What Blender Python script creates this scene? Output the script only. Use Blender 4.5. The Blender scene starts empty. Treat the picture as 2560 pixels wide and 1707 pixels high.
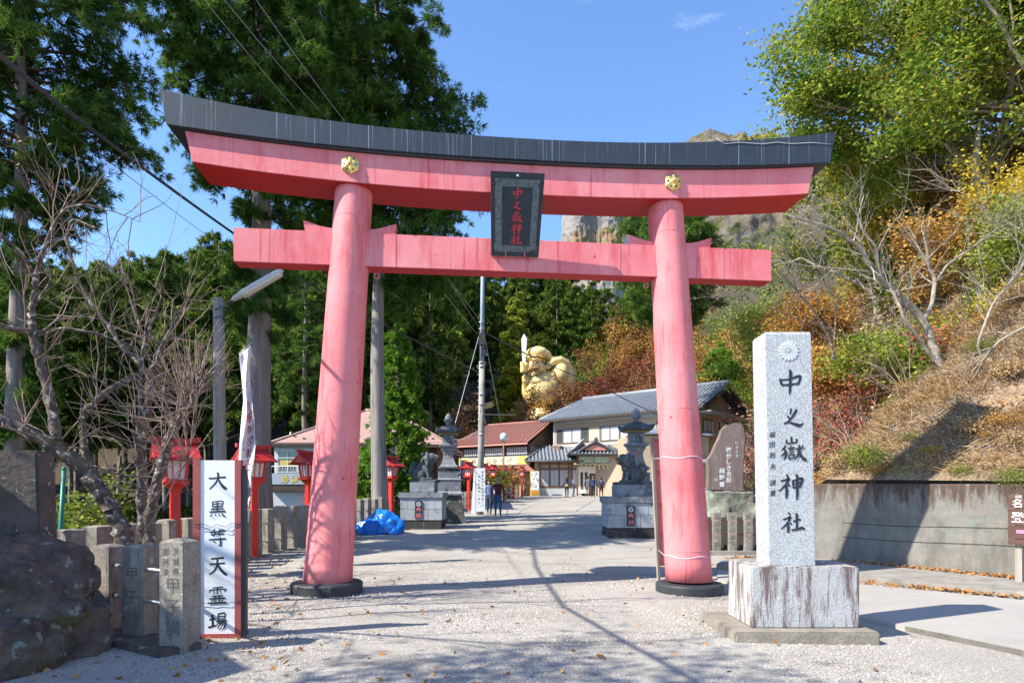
import bpy, bmesh, math, random
import numpy as np
from mathutils import Vector, Matrix, Quaternion
R = math.radians
SC = bpy.context.scene
COL = SC.collection
rnd = random.Random(7)
NR = np.random.default_rng(11)

# ------------------------------------------------------------------ camera
F = 1600.0            # focal length in photo pixels (photo is 2560 wide)
CX, HY = 1280.0, 1230.0   # centre column and horizon row of the photo
CAMZ = 1.6
cam_d = bpy.data.cameras.new('camera'); cam = bpy.data.objects.new('camera', cam_d); COL.objects.link(cam)
cam_d.sensor_width = 36; cam_d.lens = 36 * F / 2560
cam.location = (0, 0, CAMZ); cam.rotation_euler = (R(90), 0, 0)
cam_d.shift_y = (HY - 853.5) / 2560
cam_d.clip_end = 3000; cam_d.clip_start = .05
SC.camera = cam
# ------------------------------------------------------------------ light
AZ = R(24); EL = R(43)
SUND = Vector((math.cos(AZ) * math.cos(EL), math.sin(AZ) * math.cos(EL), -math.sin(EL)))
sl = bpy.data.lights.new('sun', 'SUN'); so = bpy.data.objects.new('sun', sl); COL.objects.link(so)
sl.energy = 5.0; sl.angle = R(.5); sl.color = (1, .935, .82)
so.rotation_euler = SUND.to_track_quat('-Z', 'Y').to_euler()
SC.view_settings.view_transform = 'Standard'; SC.view_settings.look = 'None'
SC.view_settings.exposure = 0.92; SC.view_settings.gamma = 1
W_ = bpy.data.worlds.new('World'); SC.world = W_; W_.use_nodes = True
nt = W_.node_tree; nt.nodes.clear()
def wn(t, **k):
    n = nt.nodes.new(t)
    for a, b in k.items(): setattr(n, a, b)
    return n
sky = wn('ShaderNodeTexSky', sky_type='NISHITA', sun_disc=False)
sky.sun_elevation = EL; sky.sun_rotation = math.atan2(-SUND.x, -SUND.y)
sky.altitude = 900; sky.air_density = 1.1; sky.dust_density = .6; sky.ozone_density = 2.2
bg = wn('ShaderNodeBackground'); bg.inputs[1].default_value = .14
out = wn('ShaderNodeOutputWorld')
tc = wn('ShaderNodeTexCoord'); mp = wn('ShaderNodeMapping'); mp.inputs['Scale'].default_value = (3.2, 3.2, 9)
nz = wn('ShaderNodeTexNoise'); nz.inputs['Scale'].default_value = 2.1; nz.inputs['Detail'].default_value = 7; nz.inputs['Roughness'].default_value = .62
cr = wn('ShaderNodeValToRGB'); cr.color_ramp.elements[0].position = .66; cr.color_ramp.elements[1].position = .92
cr.color_ramp.elements[1].color = (.55, .55, .55, 1)
mx = wn('ShaderNodeMixRGB'); mx.inputs[2].default_value = (4.6, 5.4, 6.6, 1)
L = nt.links.new
L(tc.outputs['Generated'], mp.inputs[0]); L(mp.outputs[0], nz.inputs[0]); L(nz.outputs[0], cr.inputs[0])
tn = wn('ShaderNodeMixRGB', blend_type='MULTIPLY'); tn.inputs[0].default_value = 1; tn.inputs[2].default_value = (.88, 1.06, 1.27, 1)
L(cr.outputs[0], mx.inputs[0]); L(sky.outputs[0], tn.inputs[1]); L(tn.outputs[0], mx.inputs[1]); L(mx.outputs[0], bg.inputs[0]); L(bg.outputs[0], out.inputs[0])
SC.cycles.max_bounces = 6; SC.cycles.diffuse_bounces = 3; SC.cycles.transparent_max_bounces = 6; SC.cycles.glossy_bounces = 2; SC.cycles.transmission_bounces = 3
SC.cycles.use_adaptive_sampling = True

# ------------------------------------------------------------------ terrain heights
def sst(x, a, b):
    t = np.clip((x - a) / (b - a), 0, 1); return t * t * (3 - 2 * t)
FX = (np.array([0, 8, 15, 23, 34, 58, 80.]), np.array([-6.6, -6.1, -5.9, -4.3, -2.4, .7, 2.]))
TX = (np.array([0, 9, 11.3, 14.3, 16, 18, 30, 40, 55, 70, 100.]), np.array([14, 10.4, 9.0, 7.15, 7.4, 8.2, 10, 14, 22, 25, 30.]))
def fencex(y): return np.interp(y, *FX)
def toex(y): return np.interp(y, *TX)
def gz(x, y):
    x = np.asarray(x, float); y = np.asarray(y, float)
    z = .028 * np.clip(y - 11, 0, 47)
    z = z - .016 * np.clip(x + 3, 0, 9) * (1 - sst(y, 13, 26))
    d = fencex(y) - x
    z = z - 2.6 * sst(d, .8, 5) * sst(y, 9, 17)
    return z
def hillz(x, y):
    """height of the steep right bank and the far slopes"""
    x = np.asarray(x, float); y = np.asarray(y, float)
    t = np.maximum(x - toex(y), 0)
    h = (t * .92 + 1.2 * sst(t, 2, 14)) / np.sqrt(1 + (t / 90) ** 2)
    h = h + .12 * np.sin(x * .9 + y * .35) * sst(t, 1, 5) + .3 * np.sin(x * .31 - y * .5 + 1) * sst(t, 4, 12)
    back = np.maximum(y - 78 - .12 * np.abs(x - 5), 0) * .5 / np.sqrt(1 + (np.maximum(y - 78, 0) / 120) ** 2)
    return h + back
def bankz(x, y): return 1.68 * (1 - sst(y, 15, 18)) * (np.asarray(x, float) > toex(y))
def Z(x, y): return float(gz(x, y) + hillz(x, y) + bankz(x, y))
def W(px, py, d): return Vector(((px - CX) / F * d, d, CAMZ - (py - HY) / F * d))
def G(px, d):
    x = (px - CX) / F * d; return Vector((x, d, Z(x, d)))

# ------------------------------------------------------------------ objects and props
def tag(o, label=None, cat=None, group=None, kind=None):
    if label: o['label'] = label
    if cat: o['category'] = cat
    if group: o['group'] = group
    if kind: o['kind'] = kind
    return o
def thing(name, label, cat, loc=(0, 0, 0), rz=0, group=None):
    o = bpy.data.objects.new(name, None); COL.objects.link(o); o.location = loc; o.rotation_euler = (0, 0, rz)
    o.empty_display_size = .2
    return tag(o, label, cat, group)
def copy_tree(o, parent=None):
    c = o.copy(); COL.objects.link(c)
    if parent is not None: c.parent = parent
    for ch in list(o.children): copy_tree(ch, c)
    return c
def npmesh(name, V, FQ=None, FT=None, mats=(), midx=None, tint=None, smooth=False):
    me = bpy.data.meshes.new(name)
    V = np.asarray(V, np.float32)
    me.vertices.add(len(V)); me.vertices.foreach_set('co', V.ravel())
    loops = []; starts = []; s = 0; n = 0
    if FQ is not None and len(FQ):
        FQ = np.asarray(FQ, np.int32); loops.append(FQ.ravel()); starts.append(s + 4 * np.arange(len(FQ))); s += FQ.size; n += len(FQ)
    if FT is not None and len(FT):
        FT = np.asarray(FT, np.int32); loops.append(FT.ravel()); starts.append(s + 3 * np.arange(len(FT))); s += FT.size; n += len(FT)
    lp = np.concatenate(loops)
    me.loops.add(len(lp)); me.loops.foreach_set('vertex_index', lp)
    me.polygons.add(n); me.polygons.foreach_set('loop_start', np.concatenate(starts).astype(np.int32))
    for m in mats: me.materials.append(m)
    if midx is not None: me.polygons.foreach_set('material_index', np.asarray(midx, np.int32))
    if smooth: me.polygons.foreach_set('use_smooth', np.ones(n, bool))
    me.update(calc_edges=True)
    if tint is not None:
        a = me.attributes.new('tint', 'FLOAT', 'FACE'); a.data.foreach_set('value', np.asarray(tint, np.float32))
    me.validate()
    return me
def link(name, me, parent=None, loc=None):
    o = bpy.data.objects.new(name, me); COL.objects.link(o)
    if parent is not None: o.parent = parent
    if loc is not None: o.location = loc
    return o

class MB:
    """mesh builder: collects shapes, links them as one mesh object"""
    def __init__(s): s.v = []; s.f = []; s.m = []; s.sm = []; s.M = Matrix.Identity(4)
    def add(s, vs, fs, m=0, sm=False):
        b = len(s.v)
        s.v += [tuple(s.M @ Vector(p)) for p in vs]
        s.f += [tuple(i + b for i in f) for f in fs]; s.m += [m] * len(fs); s.sm += [sm] * len(fs)
        return s
    def box(s, a, b, m=0, rz=0, c=None):
        x0, y0, z0 = a; x1, y1, z1 = b
        vs = [(x0, y0, z0), (x1, y0, z0), (x1, y1, z0), (x0, y1, z0), (x0, y0, z1), (x1, y0, z1), (x1, y1, z1), (x0, y1, z1)]
        if rz:
            c = c or ((x0 + x1) / 2, (y0 + y1) / 2); co, si = math.cos(rz), math.sin(rz)
            vs = [(c[0] + (x - c[0]) * co - (y - c[1]) * si, c[1] + (x - c[0]) * si + (y - c[1]) * co, z) for x, y, z in vs]
        return s.add(vs, [(0, 3, 2, 1), (4, 5, 6, 7), (0, 1, 5, 4), (1, 2, 6, 5), (2, 3, 7, 6), (3, 0, 4, 7)], m)
    def cbox(s, c, size, m=0, rz=0):
        h = [q / 2 for q in size]
        return s.box((c[0] - h[0], c[1] - h[1], c[2] - h[2]), (c[0] + h[0], c[1] + h[1], c[2] + h[2]), m, rz, (c[0], c[1]))
    def loft(s, rings, m=0, sm=False, cap=True, closed=True):
        n = len(rings[0]); vs = [p for r in rings for p in r]; fs = []
        for i in range(len(rings) - 1):
            for j in range(n if closed else n - 1):
                k = (j + 1) % n
                fs.append((i * n + j, i * n + k, (i + 1) * n + k, (i + 1) * n + j))
        if cap: fs += [tuple(reversed(range(n))), tuple(range((len(rings) - 1) * n, len(rings) * n))]
        return s.add(vs, fs, m, sm)
    def lathe(s, prof, c=(0, 0), n=24, m=0, sm=True, cap=True, sq=False, rot=0):
        """prof: (r,z) list; sq: n-gon ring with radius measured to the flats"""
        k = 1 / math.cos(math.pi / n) if sq else 1
        rings = [[(c[0] + r * k * math.cos(2 * math.pi * (j + .5 * sq) / n + rot), c[1] + r * k * math.sin(2 * math.pi * (j + .5 * sq) / n + rot), z) for j in range(n)] for r, z in prof]
        return s.loft(rings, m, sm, cap)
    def tube(s, pts, rad, n=8, m=0, sm=True, cap=True):
        pts = [Vector(p) for p in pts]
        if not hasattr(rad, '__len__'): rad = [rad] * len(pts)
        rings = []; up = None
        for i, p in enumerate(pts):
            t = (pts[min(i + 1, len(pts) - 1)] - pts[max(i - 1, 0)]).normalized()
            if up is None: up = Vector((0, 0, 1)) if abs(t.z) < .9 else Vector((1, 0, 0))
            a = t.cross(up)
            if a.length < 1e-5: a = t.cross(Vector((0, 1, 0)))
            a.normalize(); b = t.cross(a).normalized(); up = -b if False else up
            rings.append([tuple(p + (a * math.cos(q) + b * math.sin(q)) * rad[i]) for q in [2 * math.pi * j / n for j in range(n)]])
        return s.loft(rings, m, sm, cap)
    def prism(s, poly, z0, z1, m=0, sm=False, axis='z'):
        """poly of 2D points extruded; axis y: poly is (x,z), extruded in y; axis x: poly is (y,z)"""
        if axis == 'z': A = [(x, y, z0) for x, y in poly]; B = [(x, y, z1) for x, y in poly]
        elif axis == 'y': A = [(x, z0, z) for x, z in poly]; B = [(x, z1, z) for x, z in poly]
        else: A = [(z0, y, z) for y, z in poly]; B = [(z1, y, z) for y, z in poly]
        return s.loft([A, B], m, sm)
    def grid(s, fn, nu, nv, m=0, sm=True):
        vs = [fn(i / nu, j / nv) for i in range(nu + 1) for j in range(nv + 1)]
        fs = [(i * (nv + 1) + j, (i + 1) * (nv + 1) + j, (i + 1) * (nv + 1) + j + 1, i * (nv + 1) + j + 1) for i in range(nu) for j in range(nv)]
        return s.add(vs, fs, m, sm)
    def ball(s, c, r, m=0, n=12, k=8):
        if not hasattr(r, '__len__'): r = (r, r, r)
        rings = []
        for i in range(k + 1):
            th = math.pi * min(max(i / k, .02), .98)
            rings.append([(c[0] + r[0] * math.sin(th) * math.cos(2 * math.pi * j / n), c[1] + r[1] * math.sin(th) * math.sin(2 * math.pi * j / n), c[2] - r[2] * math.cos(th)) for j in range(n)])
        return s.loft(rings, m, True)
    def mesh(s, name, mats, bevel=0):
        me = bpy.data.meshes.new(name); me.from_pydata(s.v, [], s.f)
        mats = mats if isinstance(mats, (list, tuple)) else [mats]
        for x in mats: me.materials.append(x)
        me.polygons.foreach_set('material_index', s.m); me.polygons.foreach_set('use_smooth', s.sm)
        bm = bmesh.new(); bm.from_mesh(me); bmesh.ops.recalc_face_normals(bm, faces=bm.faces)
        if bevel:
            es = [e for e in bm.edges if len(e.link_faces) == 2 and e.calc_face_angle(0) > .6]
            bmesh.ops.bevel(bm, geom=es, offset=bevel, segments=2, affect='EDGES', clamp_overlap=True)
        bm.to_mesh(me); bm.free(); me.update()
        return me
    def build(s, name, mats, parent=None, origin=None, bevel=0):
        if origin is not None:
            o = Vector(origin); s.v = [tuple(Vector(p) - o) for p in s.v]
        me = s.mesh(name, mats, bevel)
        ob = link(name, me, parent)
        if parent is None and origin is not None: ob.location = origin
        return ob

def apply_mods(ob):
    dg = bpy.context.evaluated_depsgraph_get(); dg.update()
    me = bpy.data.meshes.new_from_object(ob.evaluated_get(dg)); old = ob.data
    ob.modifiers.clear(); ob.data = me; bpy.data.meshes.remove(old)
    return ob
def remesh(ob, vox, smooth=2, disp=0, dscale=.3, mats=None, fine=0):
    m = ob.modifiers.new('r', 'REMESH'); m.mode = 'VOXEL'; m.voxel_size = vox; m.use_smooth_shade = True
    if smooth: q = ob.modifiers.new('s', 'SMOOTH'); q.iterations = smooth; q.factor = .5
    if disp:
        tx = bpy.data.textures.new('t', 'CLOUDS'); tx.noise_scale = dscale; tx.noise_depth = 3
        d = ob.modifiers.new('d', 'DISPLACE'); d.texture = tx; d.strength = disp; d.texture_coords = 'LOCAL'
        if fine:
            t2 = bpy.data.textures.new('t', 'VORONOI'); t2.noise_scale = dscale * .45; d = ob.modifiers.new('e', 'DISPLACE'); d.texture = t2; d.strength = -disp * fine; d.texture_coords = 'LOCAL'
    ms = list(ob.data.materials)
    apply_mods(ob)
    if not len(ob.data.materials):
        for x in ms: ob.data.materials.append(x)
    return ob

# ------------------------------------------------------------------ materials
MATS = {}
def srgb(r, g, b):
    f = lambda c: (c / 255 / 12.92) if c / 255 <= .04045 else ((c / 255 + .055) / 1.055) ** 2.4
    return (f(r), f(g), f(b), 1)
def mat(name, c, c2=None, scale=3, rough=.7, bump=0, bscale=20, metal=0, stain=None, sscale=(2.5, 2.5, .25), samt=(.5, .66), spot=None, spscale=6, spamt=(.62, .68), grain=0, gscale=120, streak=None, stscale=(14, 14, .35), stamt=(.62, .7), spec=.4, aniso=(1, 1, 1), crack=0, coords='Object', top=None):
    """procedural surface: two tones of noise, downward stains, round spots, fine grain and a bump"""
    m = bpy.data.materials.new(name); MATS[name] = m; m.use_nodes = True; t = m.node_tree; t.nodes.clear()
    N = t.nodes.new; K = t.links.new
    o = N('ShaderNodeOutputMaterial'); b = N('ShaderNodeBsdfPrincipled'); K(b.outputs[0], o.inputs[0])
    b.inputs['Roughness'].default_value = rough; b.inputs['Metallic'].default_value = metal; b.inputs['Specular IOR Level'].default_value = spec
    tcn = N('ShaderNodeTexCoord'); src = tcn.outputs[coords]
    def noise(sc, det=5, ro=.6, mp3=None):
        n = N('ShaderNodeTexNoise'); n.inputs['Scale'].default_value = sc; n.inputs['Detail'].default_value = det; n.inputs['Roughness'].default_value = ro
        if mp3:
            q = N('ShaderNodeMapping'); q.inputs['Scale'].default_value = mp3; K(src, q.inputs[0]); K(q.outputs[0], n.inputs[0])
        else: K(src, n.inputs[0])
        return n.outputs[0]
    def ramp(s_, a, bb, lo=0, hi=1):
        r = N('ShaderNodeMapRange'); r.inputs[1].default_value = a; r.inputs[2].default_value = bb; r.inputs[3].default_value = lo; r.inputs[4].default_value = hi
        K(s_, r.inputs[0]); return r.outputs[0]
    def mix(fac, a, bcol):
        x = N('ShaderNodeMixRGB'); K(fac, x.inputs[0])
        if isinstance(a, tuple): x.inputs[1].default_value = a
        else: K(a, x.inputs[1])
        x.inputs[2].default_value = bcol; return x.outputs[0]
    col = tuple(c[:3]) + (1,)
    col_s = None
    if c2: col_s = mix(ramp(noise(scale, 6, .65, aniso), .35, .65), col, tuple(c2[:3]) + (1,))
    if spot:
        col_s = mix(ramp(noise(spscale, 3, .5), *spamt), col_s or col, tuple(spot[:3]) + (1,))
    if stain:
        col_s = mix(ramp(noise(1, 7, .7, sscale), *samt), col_s or col, tuple(stain[:3]) + (1,))
    if top:   # growth hanging from the top edge: (z_low, z_high, colour)
        sp = N('ShaderNodeSeparateXYZ'); K(src, sp.inputs[0]); ad = N('ShaderNodeMath'); ad.operation = 'ADD'; K(sp.outputs[2], ad.inputs[0]); K(ramp(noise(1, 6, .75, (5, 5, .9)), .3, .7, -.45, .45), ad.inputs[1])
        col_s = mix(ramp(ad.outputs[0], top[0], top[1]), col_s or col, tuple(top[2][:3]) + (1,))
    if streak:
        col_s = mix(ramp(noise(1, 3, .6, stscale), *stamt), col_s or col, tuple(streak[:3]) + (1,))
    if grain:
        x = N('ShaderNodeMixRGB'); x.blend_type = 'MULTIPLY'; x.inputs[0].default_value = 1
        if col_s is None: x.inputs[1].default_value = col
        else: K(col_s, x.inputs[1])
        r = ramp(noise(gscale, 2, .5), .3, .7, 1 - grain, 1 + grain * .4); K(r, x.inputs[2]); col_s = x.outputs[0]
    if col_s is None: b.inputs['Base Color'].default_value = col
    else: K(col_s, b.inputs['Base Color'])
    if bump:
        bn = N('ShaderNodeBump'); bn.inputs['Strength'].default_value = 1; bn.inputs['Distance'].default_value = bump
        K(noise(bscale, 6, .6, aniso if aniso != (1, 1, 1) else None), bn.inputs['Height']); K(bn.outputs[0], b.inputs['Normal'])
    return m
def leafmat(name, cols, trans=.35, nscale=.6, rough=.6):
    m = bpy.data.materials.new(name); MATS[name] = m; m.use_nodes = True; t = m.node_tree; t.nodes.clear()
    N = t.nodes.new; K = t.links.new
    o = N('ShaderNodeOutputMaterial'); at = N('ShaderNodeAttribute'); at.attribute_name = 'tint'
    cr = N('ShaderNodeValToRGB'); e = cr.color_ramp.elements
    for i, c in enumerate(cols):
        p = i / (len(cols) - 1)
        q = e[i] if i < 2 else e.new(p)
        q.position = p; q.color = tuple(c[:3]) + (1,)
    K(at.outputs['Fac'], cr.inputs[0])
    d = N('ShaderNodeBsdfDiffuse'); g = N('ShaderNodeBsdfTranslucent'); mx = N('ShaderNodeMixShader'); mx.inputs[0].default_value = trans
    K(cr.outputs[0], d.inputs[0]); K(cr.outputs[0], g.inputs[0]); K(d.outputs[0], mx.inputs[1]); K(g.outputs[0], mx.inputs[2]); K(mx.outputs[0], o.inputs[0])
    return m

# ------------------------------------------------------------------ plant geometry
def unit(v): return v / (np.linalg.norm(v, axis=-1, keepdims=True) + 1e-9)
def blades(C, D, ln, wd, rng, tint, tvar=.12, twist=None):
    """one rhombic leaf per row of C, pointing along D; returns V, F, tint"""
    n = len(C); D = unit(D); r = unit(rng.normal(size=(n, 3))); S = unit(np.cross(D, r))
    ln = np.asarray(ln).reshape(-1, 1) * rng.uniform(.7, 1.3, (n, 1)); wd = np.asarray(wd).reshape(-1, 1) * rng.uniform(.7, 1.3, (n, 1))
    V = np.stack([C, C + D * ln * .45 + S * wd * .5, C + D * ln, C + D * ln * .45 - S * wd * .5], 1).reshape(-1, 3)
    Fq = np.arange(4 * n).reshape(n, 4)
    T = np.clip(np.broadcast_to(tint, (n,)) + rng.normal(0, tvar, n), 0, 1)
    return V, Fq, T
def merge(parts):
    V = []; Fq = []; T = []; b = 0
    for v, f, t in parts: V.append(v); Fq.append(f + b); T.append(t); b += len(v)
    return np.concatenate(V), np.concatenate(Fq), np.concatenate(T)
def crown(parts, mats, name='crown'):
    V, Fq, T = merge(parts)
    return npmesh(name, V, FQ=Fq, mats=[mats], tint=T)
def tubes_mesh(polys, mt, name='trunk', sides=6, sm=True):
    """polys: list of (pts Nx3, radii N)"""
    V = []; Fq = []; b = 0
    for pts, rad in polys:
        pts = np.asarray(pts, float); rad = np.asarray(rad, float); n = len(pts)
        k = sides if rad[0] > .03 else (4 if rad[0] > .012 else 3)
        t = np.gradient(pts, axis=0); t = unit(t)
        ref = np.array([0, 0, 1.]) if abs(t[:, 2]).mean() < .8 else np.array([1., 0, 0])
        a = unit(np.cross(t, ref)); c = np.cross(t, a)
        q = 2 * np.pi * np.arange(k) / k
        ring = pts[:, None, :] + rad[:, None, None] * (np.cos(q)[None, :, None] * a[:, None, :] + np.sin(q)[None, :, None] * c[:, None, :])
        V.append(ring.reshape(-1, 3)); i = np.arange(n - 1)[:, None] * k; j = np.arange(k)[None, :]; j2 = (j + 1) % k
        Fq.append((np.stack([i + j, i + j2, i + k + j2, i + k + j], -1).reshape(-1, 4)) + b); b += n * k
    return npmesh(name, np.concatenate(V), FQ=np.concatenate(Fq), mats=[mt], smooth=sm)
def wob(p0, p1, n, amp, rng, sag=0):
    """wobbly polyline from p0 to p1"""
    p0 = np.asarray(p0, float); p1 = np.asarray(p1, float); t = np.linspace(0, 1, n)[:, None]
    L_ = np.linalg.norm(p1 - p0)
    o = np.cumsum(rng.normal(0, 1, (n, 3)), 0) / math.sqrt(n); o -= t * o[-1] + (1 - t) * o[0]
    p = p0 * (1 - t) + p1 * t + o * amp * L_; p[:, 2] -= (np.sin(np.pi * t[:, 0])) * sag * L_
    return p
def grow(p, d, ln, r, lvl, rng, out, tips, spread=.6, n=4, up=.15, shrink=.68, seg=5, amp=.06, kids=(3, 5), taper=.55, droop=0):
    """recursive limb"""
    d = d / np.linalg.norm(d); e = p + d * ln + np.array([0, 0, up * ln - droop * ln])
    P = wob(p, e, seg, amp, rng); rr = np.linspace(r, r * taper if lvl else r * .35, seg); out.append((P, rr))
    if lvl == 0: tips.append(P); return
    for i in range(rng.integers(kids[0], kids[1] + 1)):
        t = rng.uniform(.35, 1) if i else 1.0; q = P[min(int(t * (seg - 1)), seg - 1)]
        dd = unit((e - p) / ln + rng.normal(0, spread, 3)); k = shrink * rng.uniform(.75, 1.15)
        grow(q, dd, ln * k, r * taper * (.95 if i == 0 else .7), lvl - 1, rng, out, tips, spread, n, up, shrink, seg, amp, kids, taper, droop)
# ================================================================== materials
GRAVEL = mat('gravel', (.47, .435, .385), (.385, .355, .31), .7, .95, .009, 80, grain=.6, gscale=60, stain=(.28, .255, .22), sscale=(.35, 1.1, 1), samt=(.5, .72), spot=(.52, .49, .44), spscale=26, spamt=(.58, .66))
SOIL = mat('forest_soil', (.045, .035, .02), (.07, .055, .03), 2, .95, .05, 8)
CONC = mat('concrete_paving', (.40, .375, .34), (.34, .32, .29), .8, .9, .003, 60, grain=.15, gscale=90, stain=(.33, .31, .28), sscale=(.5, .9, 1), samt=(.55, .75))
KERB = mat('kerb_stone', (.36, .33, .29), (.22, .2, .17), 3, .92, .006, 40, grain=.3, gscale=60)
WALLC = mat('stained_concrete', (.25, .235, .205), (.15, .145, .13), 2.4, .92, .006, 25, stain=(.13, .115, .10), sscale=(2.2, 2.2, .5), samt=(.48, .66), spot=(.19, .21, .175), spscale=5, spamt=(.56, .66), grain=.2, gscale=70, top=(1.30, 1.66, (.085, .055, .04)))
RUSTC = mat('rusty_stain', (.20, .09, .045), (.12, .07, .05), 6, .95, .004, 30)
BANK = mat('dry_bank', (.34, .24, .15), (.19, .135, .085), 1.8, .95, .09, 7, spot=(.24, .2, .08), spscale=1.1, spamt=(.55, .7), grain=.5, gscale=16)
ROCK = mat('cliff_rock', (.32, .295, .27), (.17, .155, .14), .06, .95, 2.5, .09, stain=(.24, .15, .075), sscale=(.02, .02, .035), samt=(.52, .6), aniso=(1, 1, .5))
SCRUB = mat('scrub_slope', (.12, .085, .055), (.17, .145, .12), .09, .95, 2.5, .2, spot=(.09, .09, .03), spscale=.16, spamt=(.52, .6))
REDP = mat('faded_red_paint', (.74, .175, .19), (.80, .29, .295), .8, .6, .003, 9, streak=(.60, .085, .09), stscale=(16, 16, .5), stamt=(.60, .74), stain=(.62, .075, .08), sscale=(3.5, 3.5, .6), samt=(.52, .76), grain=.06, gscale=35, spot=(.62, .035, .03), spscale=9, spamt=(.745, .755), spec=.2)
REDU = mat('shaded_red_paint', (.50, .016, .022), (.42, .02, .022), 2.5, .5, .001, 18, spec=.3)  # beam undersides: deeper red, their shade put into the colour
BLK = mat('weathered_black_paint', (.036, .046, .060), (.028, .035, .046), 2.5, .5, .002, 20, streak=(.26, .33, .40), stscale=(34, .01, .3), stamt=(.59, .70), spec=.4)
BLKR = mat('scuffed_black_paint', (.045, .05, .056), (.03, .034, .04), 4, .55, .002, 20, stain=(.16, .15, .14), sscale=(4, 4, 2), samt=(.6, .72))
GOLD = mat('gilded_metal', (.85, .62, .22), None, 3, .35, 0, 10, metal=.75)
PLQ = mat('plaque_black', (.018, .024, .03), (.035, .04, .045), 8, .6, .002, 40)
PLQG = mat('plaque_grey', (.17, .19, .19), (.07, .08, .08), 22, .8, .003, 60, spot=(.03, .035, .035), spscale=5, spamt=(.6, .7))
TXRED = mat('red_lettering', (.55, .03, .045), None, 3, .6)
TXBLK = mat('black_lettering', (.02, .022, .03), None, 3, .55)
TXWHT = mat('white_lettering', (.75, .75, .75), None, 3, .6)
TXGREY = mat('engraved_lettering', (.13, .115, .10), None, 3, .9)
GRAN = mat('pale_granite', (.50, .51, .515), (.45, .46, .465), 2, .75, .001, 80, grain=.5, gscale=60, spec=.4)
PLINTH = mat('stained_plinth', (.50, .495, .485), (.44, .43, .42), 5, .85, .008, 45, stain=(.17, .12, .11), sscale=(9, 9, 1.1), samt=(.47, .56), grain=.3, gscale=60)
FOOT = mat('weathered_footing', (.33, .29, .23), (.22, .19, .155), 5, .95, .01, 30, grain=.3)
POST = mat('grey_stone_post', (.37, .33, .275), (.24, .21, .175), 5, .92, .006, 40, spot=(.44, .43, .39), spscale=14, spamt=(.64, .68), stain=(.15, .13, .115), sscale=(7, 7, 1.2), samt=(.50, .66), grain=.35, gscale=70)
DKST = mat('dark_lichen_stone', (.14, .11, .095), (.07, .057, .05), 4, .92, .02, 14, spot=(.34, .35, .33), spscale=7.5, spamt=(.645, .67), stain=(.16, .10, .05), sscale=(3, 3, 3), samt=(.62, .68), grain=.3)
MOSSR = mat('mossy_boulder', (.17, .12, .095), (.06, .045, .036), 5, .95, .05, 9, spot=(.24, .24, .21), spscale=9, spamt=(.60, .66), stain=(.11, .11, .03), sscale=(1.6, 1.6, 2.4), samt=(.60, .64), grain=.3)
GREENR = mat('greenish_rock', (.26, .25, .20), (.13, .125, .10), 2.6, .9, .05, 6, spot=(.24, .30, .22), spscale=3, spamt=(.55, .66))
STELE = mat('brown_stele', (.22, .165, .145), (.15, .11, .10), 2, .8, .012, 6, aniso=(4, 4, .6), spot=(.28, .25, .23), spscale=4, spamt=(.6, .75))
VERM = mat('vermilion_lacquer', (.66, .035, .02), (.58, .03, .018), 4, .42, 0, 10)
VERMR = mat('dark_red_roof_lacquer', (.50, .03, .035), (.42, .028, .03), 4, .45, 0, 10)
PAPER = mat('lantern_paper', (.78, .76, .72), None, 3, .8)
WHITE = mat('white_board', (.80, .82, .84), (.74, .77, .80), 2, .5, 0, 10, spot=(.6, .62, .64), spscale=12, spamt=(.7, .72))
MAROON = mat('maroon_frame', (.36, .085, .08), (.30, .06, .055), 6, .6, .001, 30)
STEEL = mat('galvanised_steel', (.42, .43, .44), None, 3, .4, metal=.6)
DARKM = mat('dark_metal', (.05, .05, .055), None, 3, .5)
CLOTH = mat('white_cloth', (.80, .79, .83), (.74, .73, .78), 6, .85)
WOODG = mat('grey_timber', (.40, .355, .305), (.22, .19, .16), 2.5, .85, .01, 7, aniso=(7, 7, .35), spot=(.09, .075, .06), spscale=2.6, spamt=(.70, .73))
BARKD = mat('dead_bark', (.34, .31, .28), (.16, .14, .13), 1.5, .9, .02, 5, aniso=(5, 5, .4))
BARKC = mat('cedar_bark', (.30, .265, .24), (.17, .145, .13), 2, .95, .03, 5, aniso=(5, 5, .3), spot=(.20, .19, .14), spscale=1.5, spamt=(.6, .75))
BARKL = mat('lichen_bark', (.16, .12, .10), (.085, .066, .056), 9, .95, .012, 18, spot=(.40, .42, .38), spscale=13, spamt=(.56, .66), stain=(.20, .15, .05), sscale=(5, 5, 5), samt=(.63, .68))
TWIG = mat('bare_twig', (.30, .215, .175), (.22, .155, .125), 6, .9)
BARKP = mat('pale_bark', (.36, .31, .24), (.24, .2, .155), 5, .9, .008, 16, spot=(.46, .43, .36), spscale=6, spamt=(.58, .66))
BARKF = mat('far_trunk', (.27, .235, .20), (.15, .13, .11), 1.5, .95, aniso=(2, 2, .4))
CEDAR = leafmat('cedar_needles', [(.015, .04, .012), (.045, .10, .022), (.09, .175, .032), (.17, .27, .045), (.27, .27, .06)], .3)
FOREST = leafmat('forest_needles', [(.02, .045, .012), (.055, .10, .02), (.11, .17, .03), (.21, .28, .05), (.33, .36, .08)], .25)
BRIGHT = leafmat('young_green', [(.03, .08, .012), (.07, .17, .02), (.13, .27, .03), (.24, .38, .06)], .4)
GINK = leafmat('yellow_green_leaf', [(.06, .11, .015), (.15, .22, .025), (.28, .34, .04), (.40, .42, .07)], .35)
OAK = leafmat('autumn_green_leaf', [(.05, .10, .015), (.11, .20, .025), (.21, .30, .04), (.36, .37, .06), (.60, .40, .06)], .42)
MAPLE = leafmat('dark_maple_leaf', [(.10, .055, .03), (.21, .065, .045), (.30, .10, .06), (.36, .19, .08)], .3)
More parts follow.
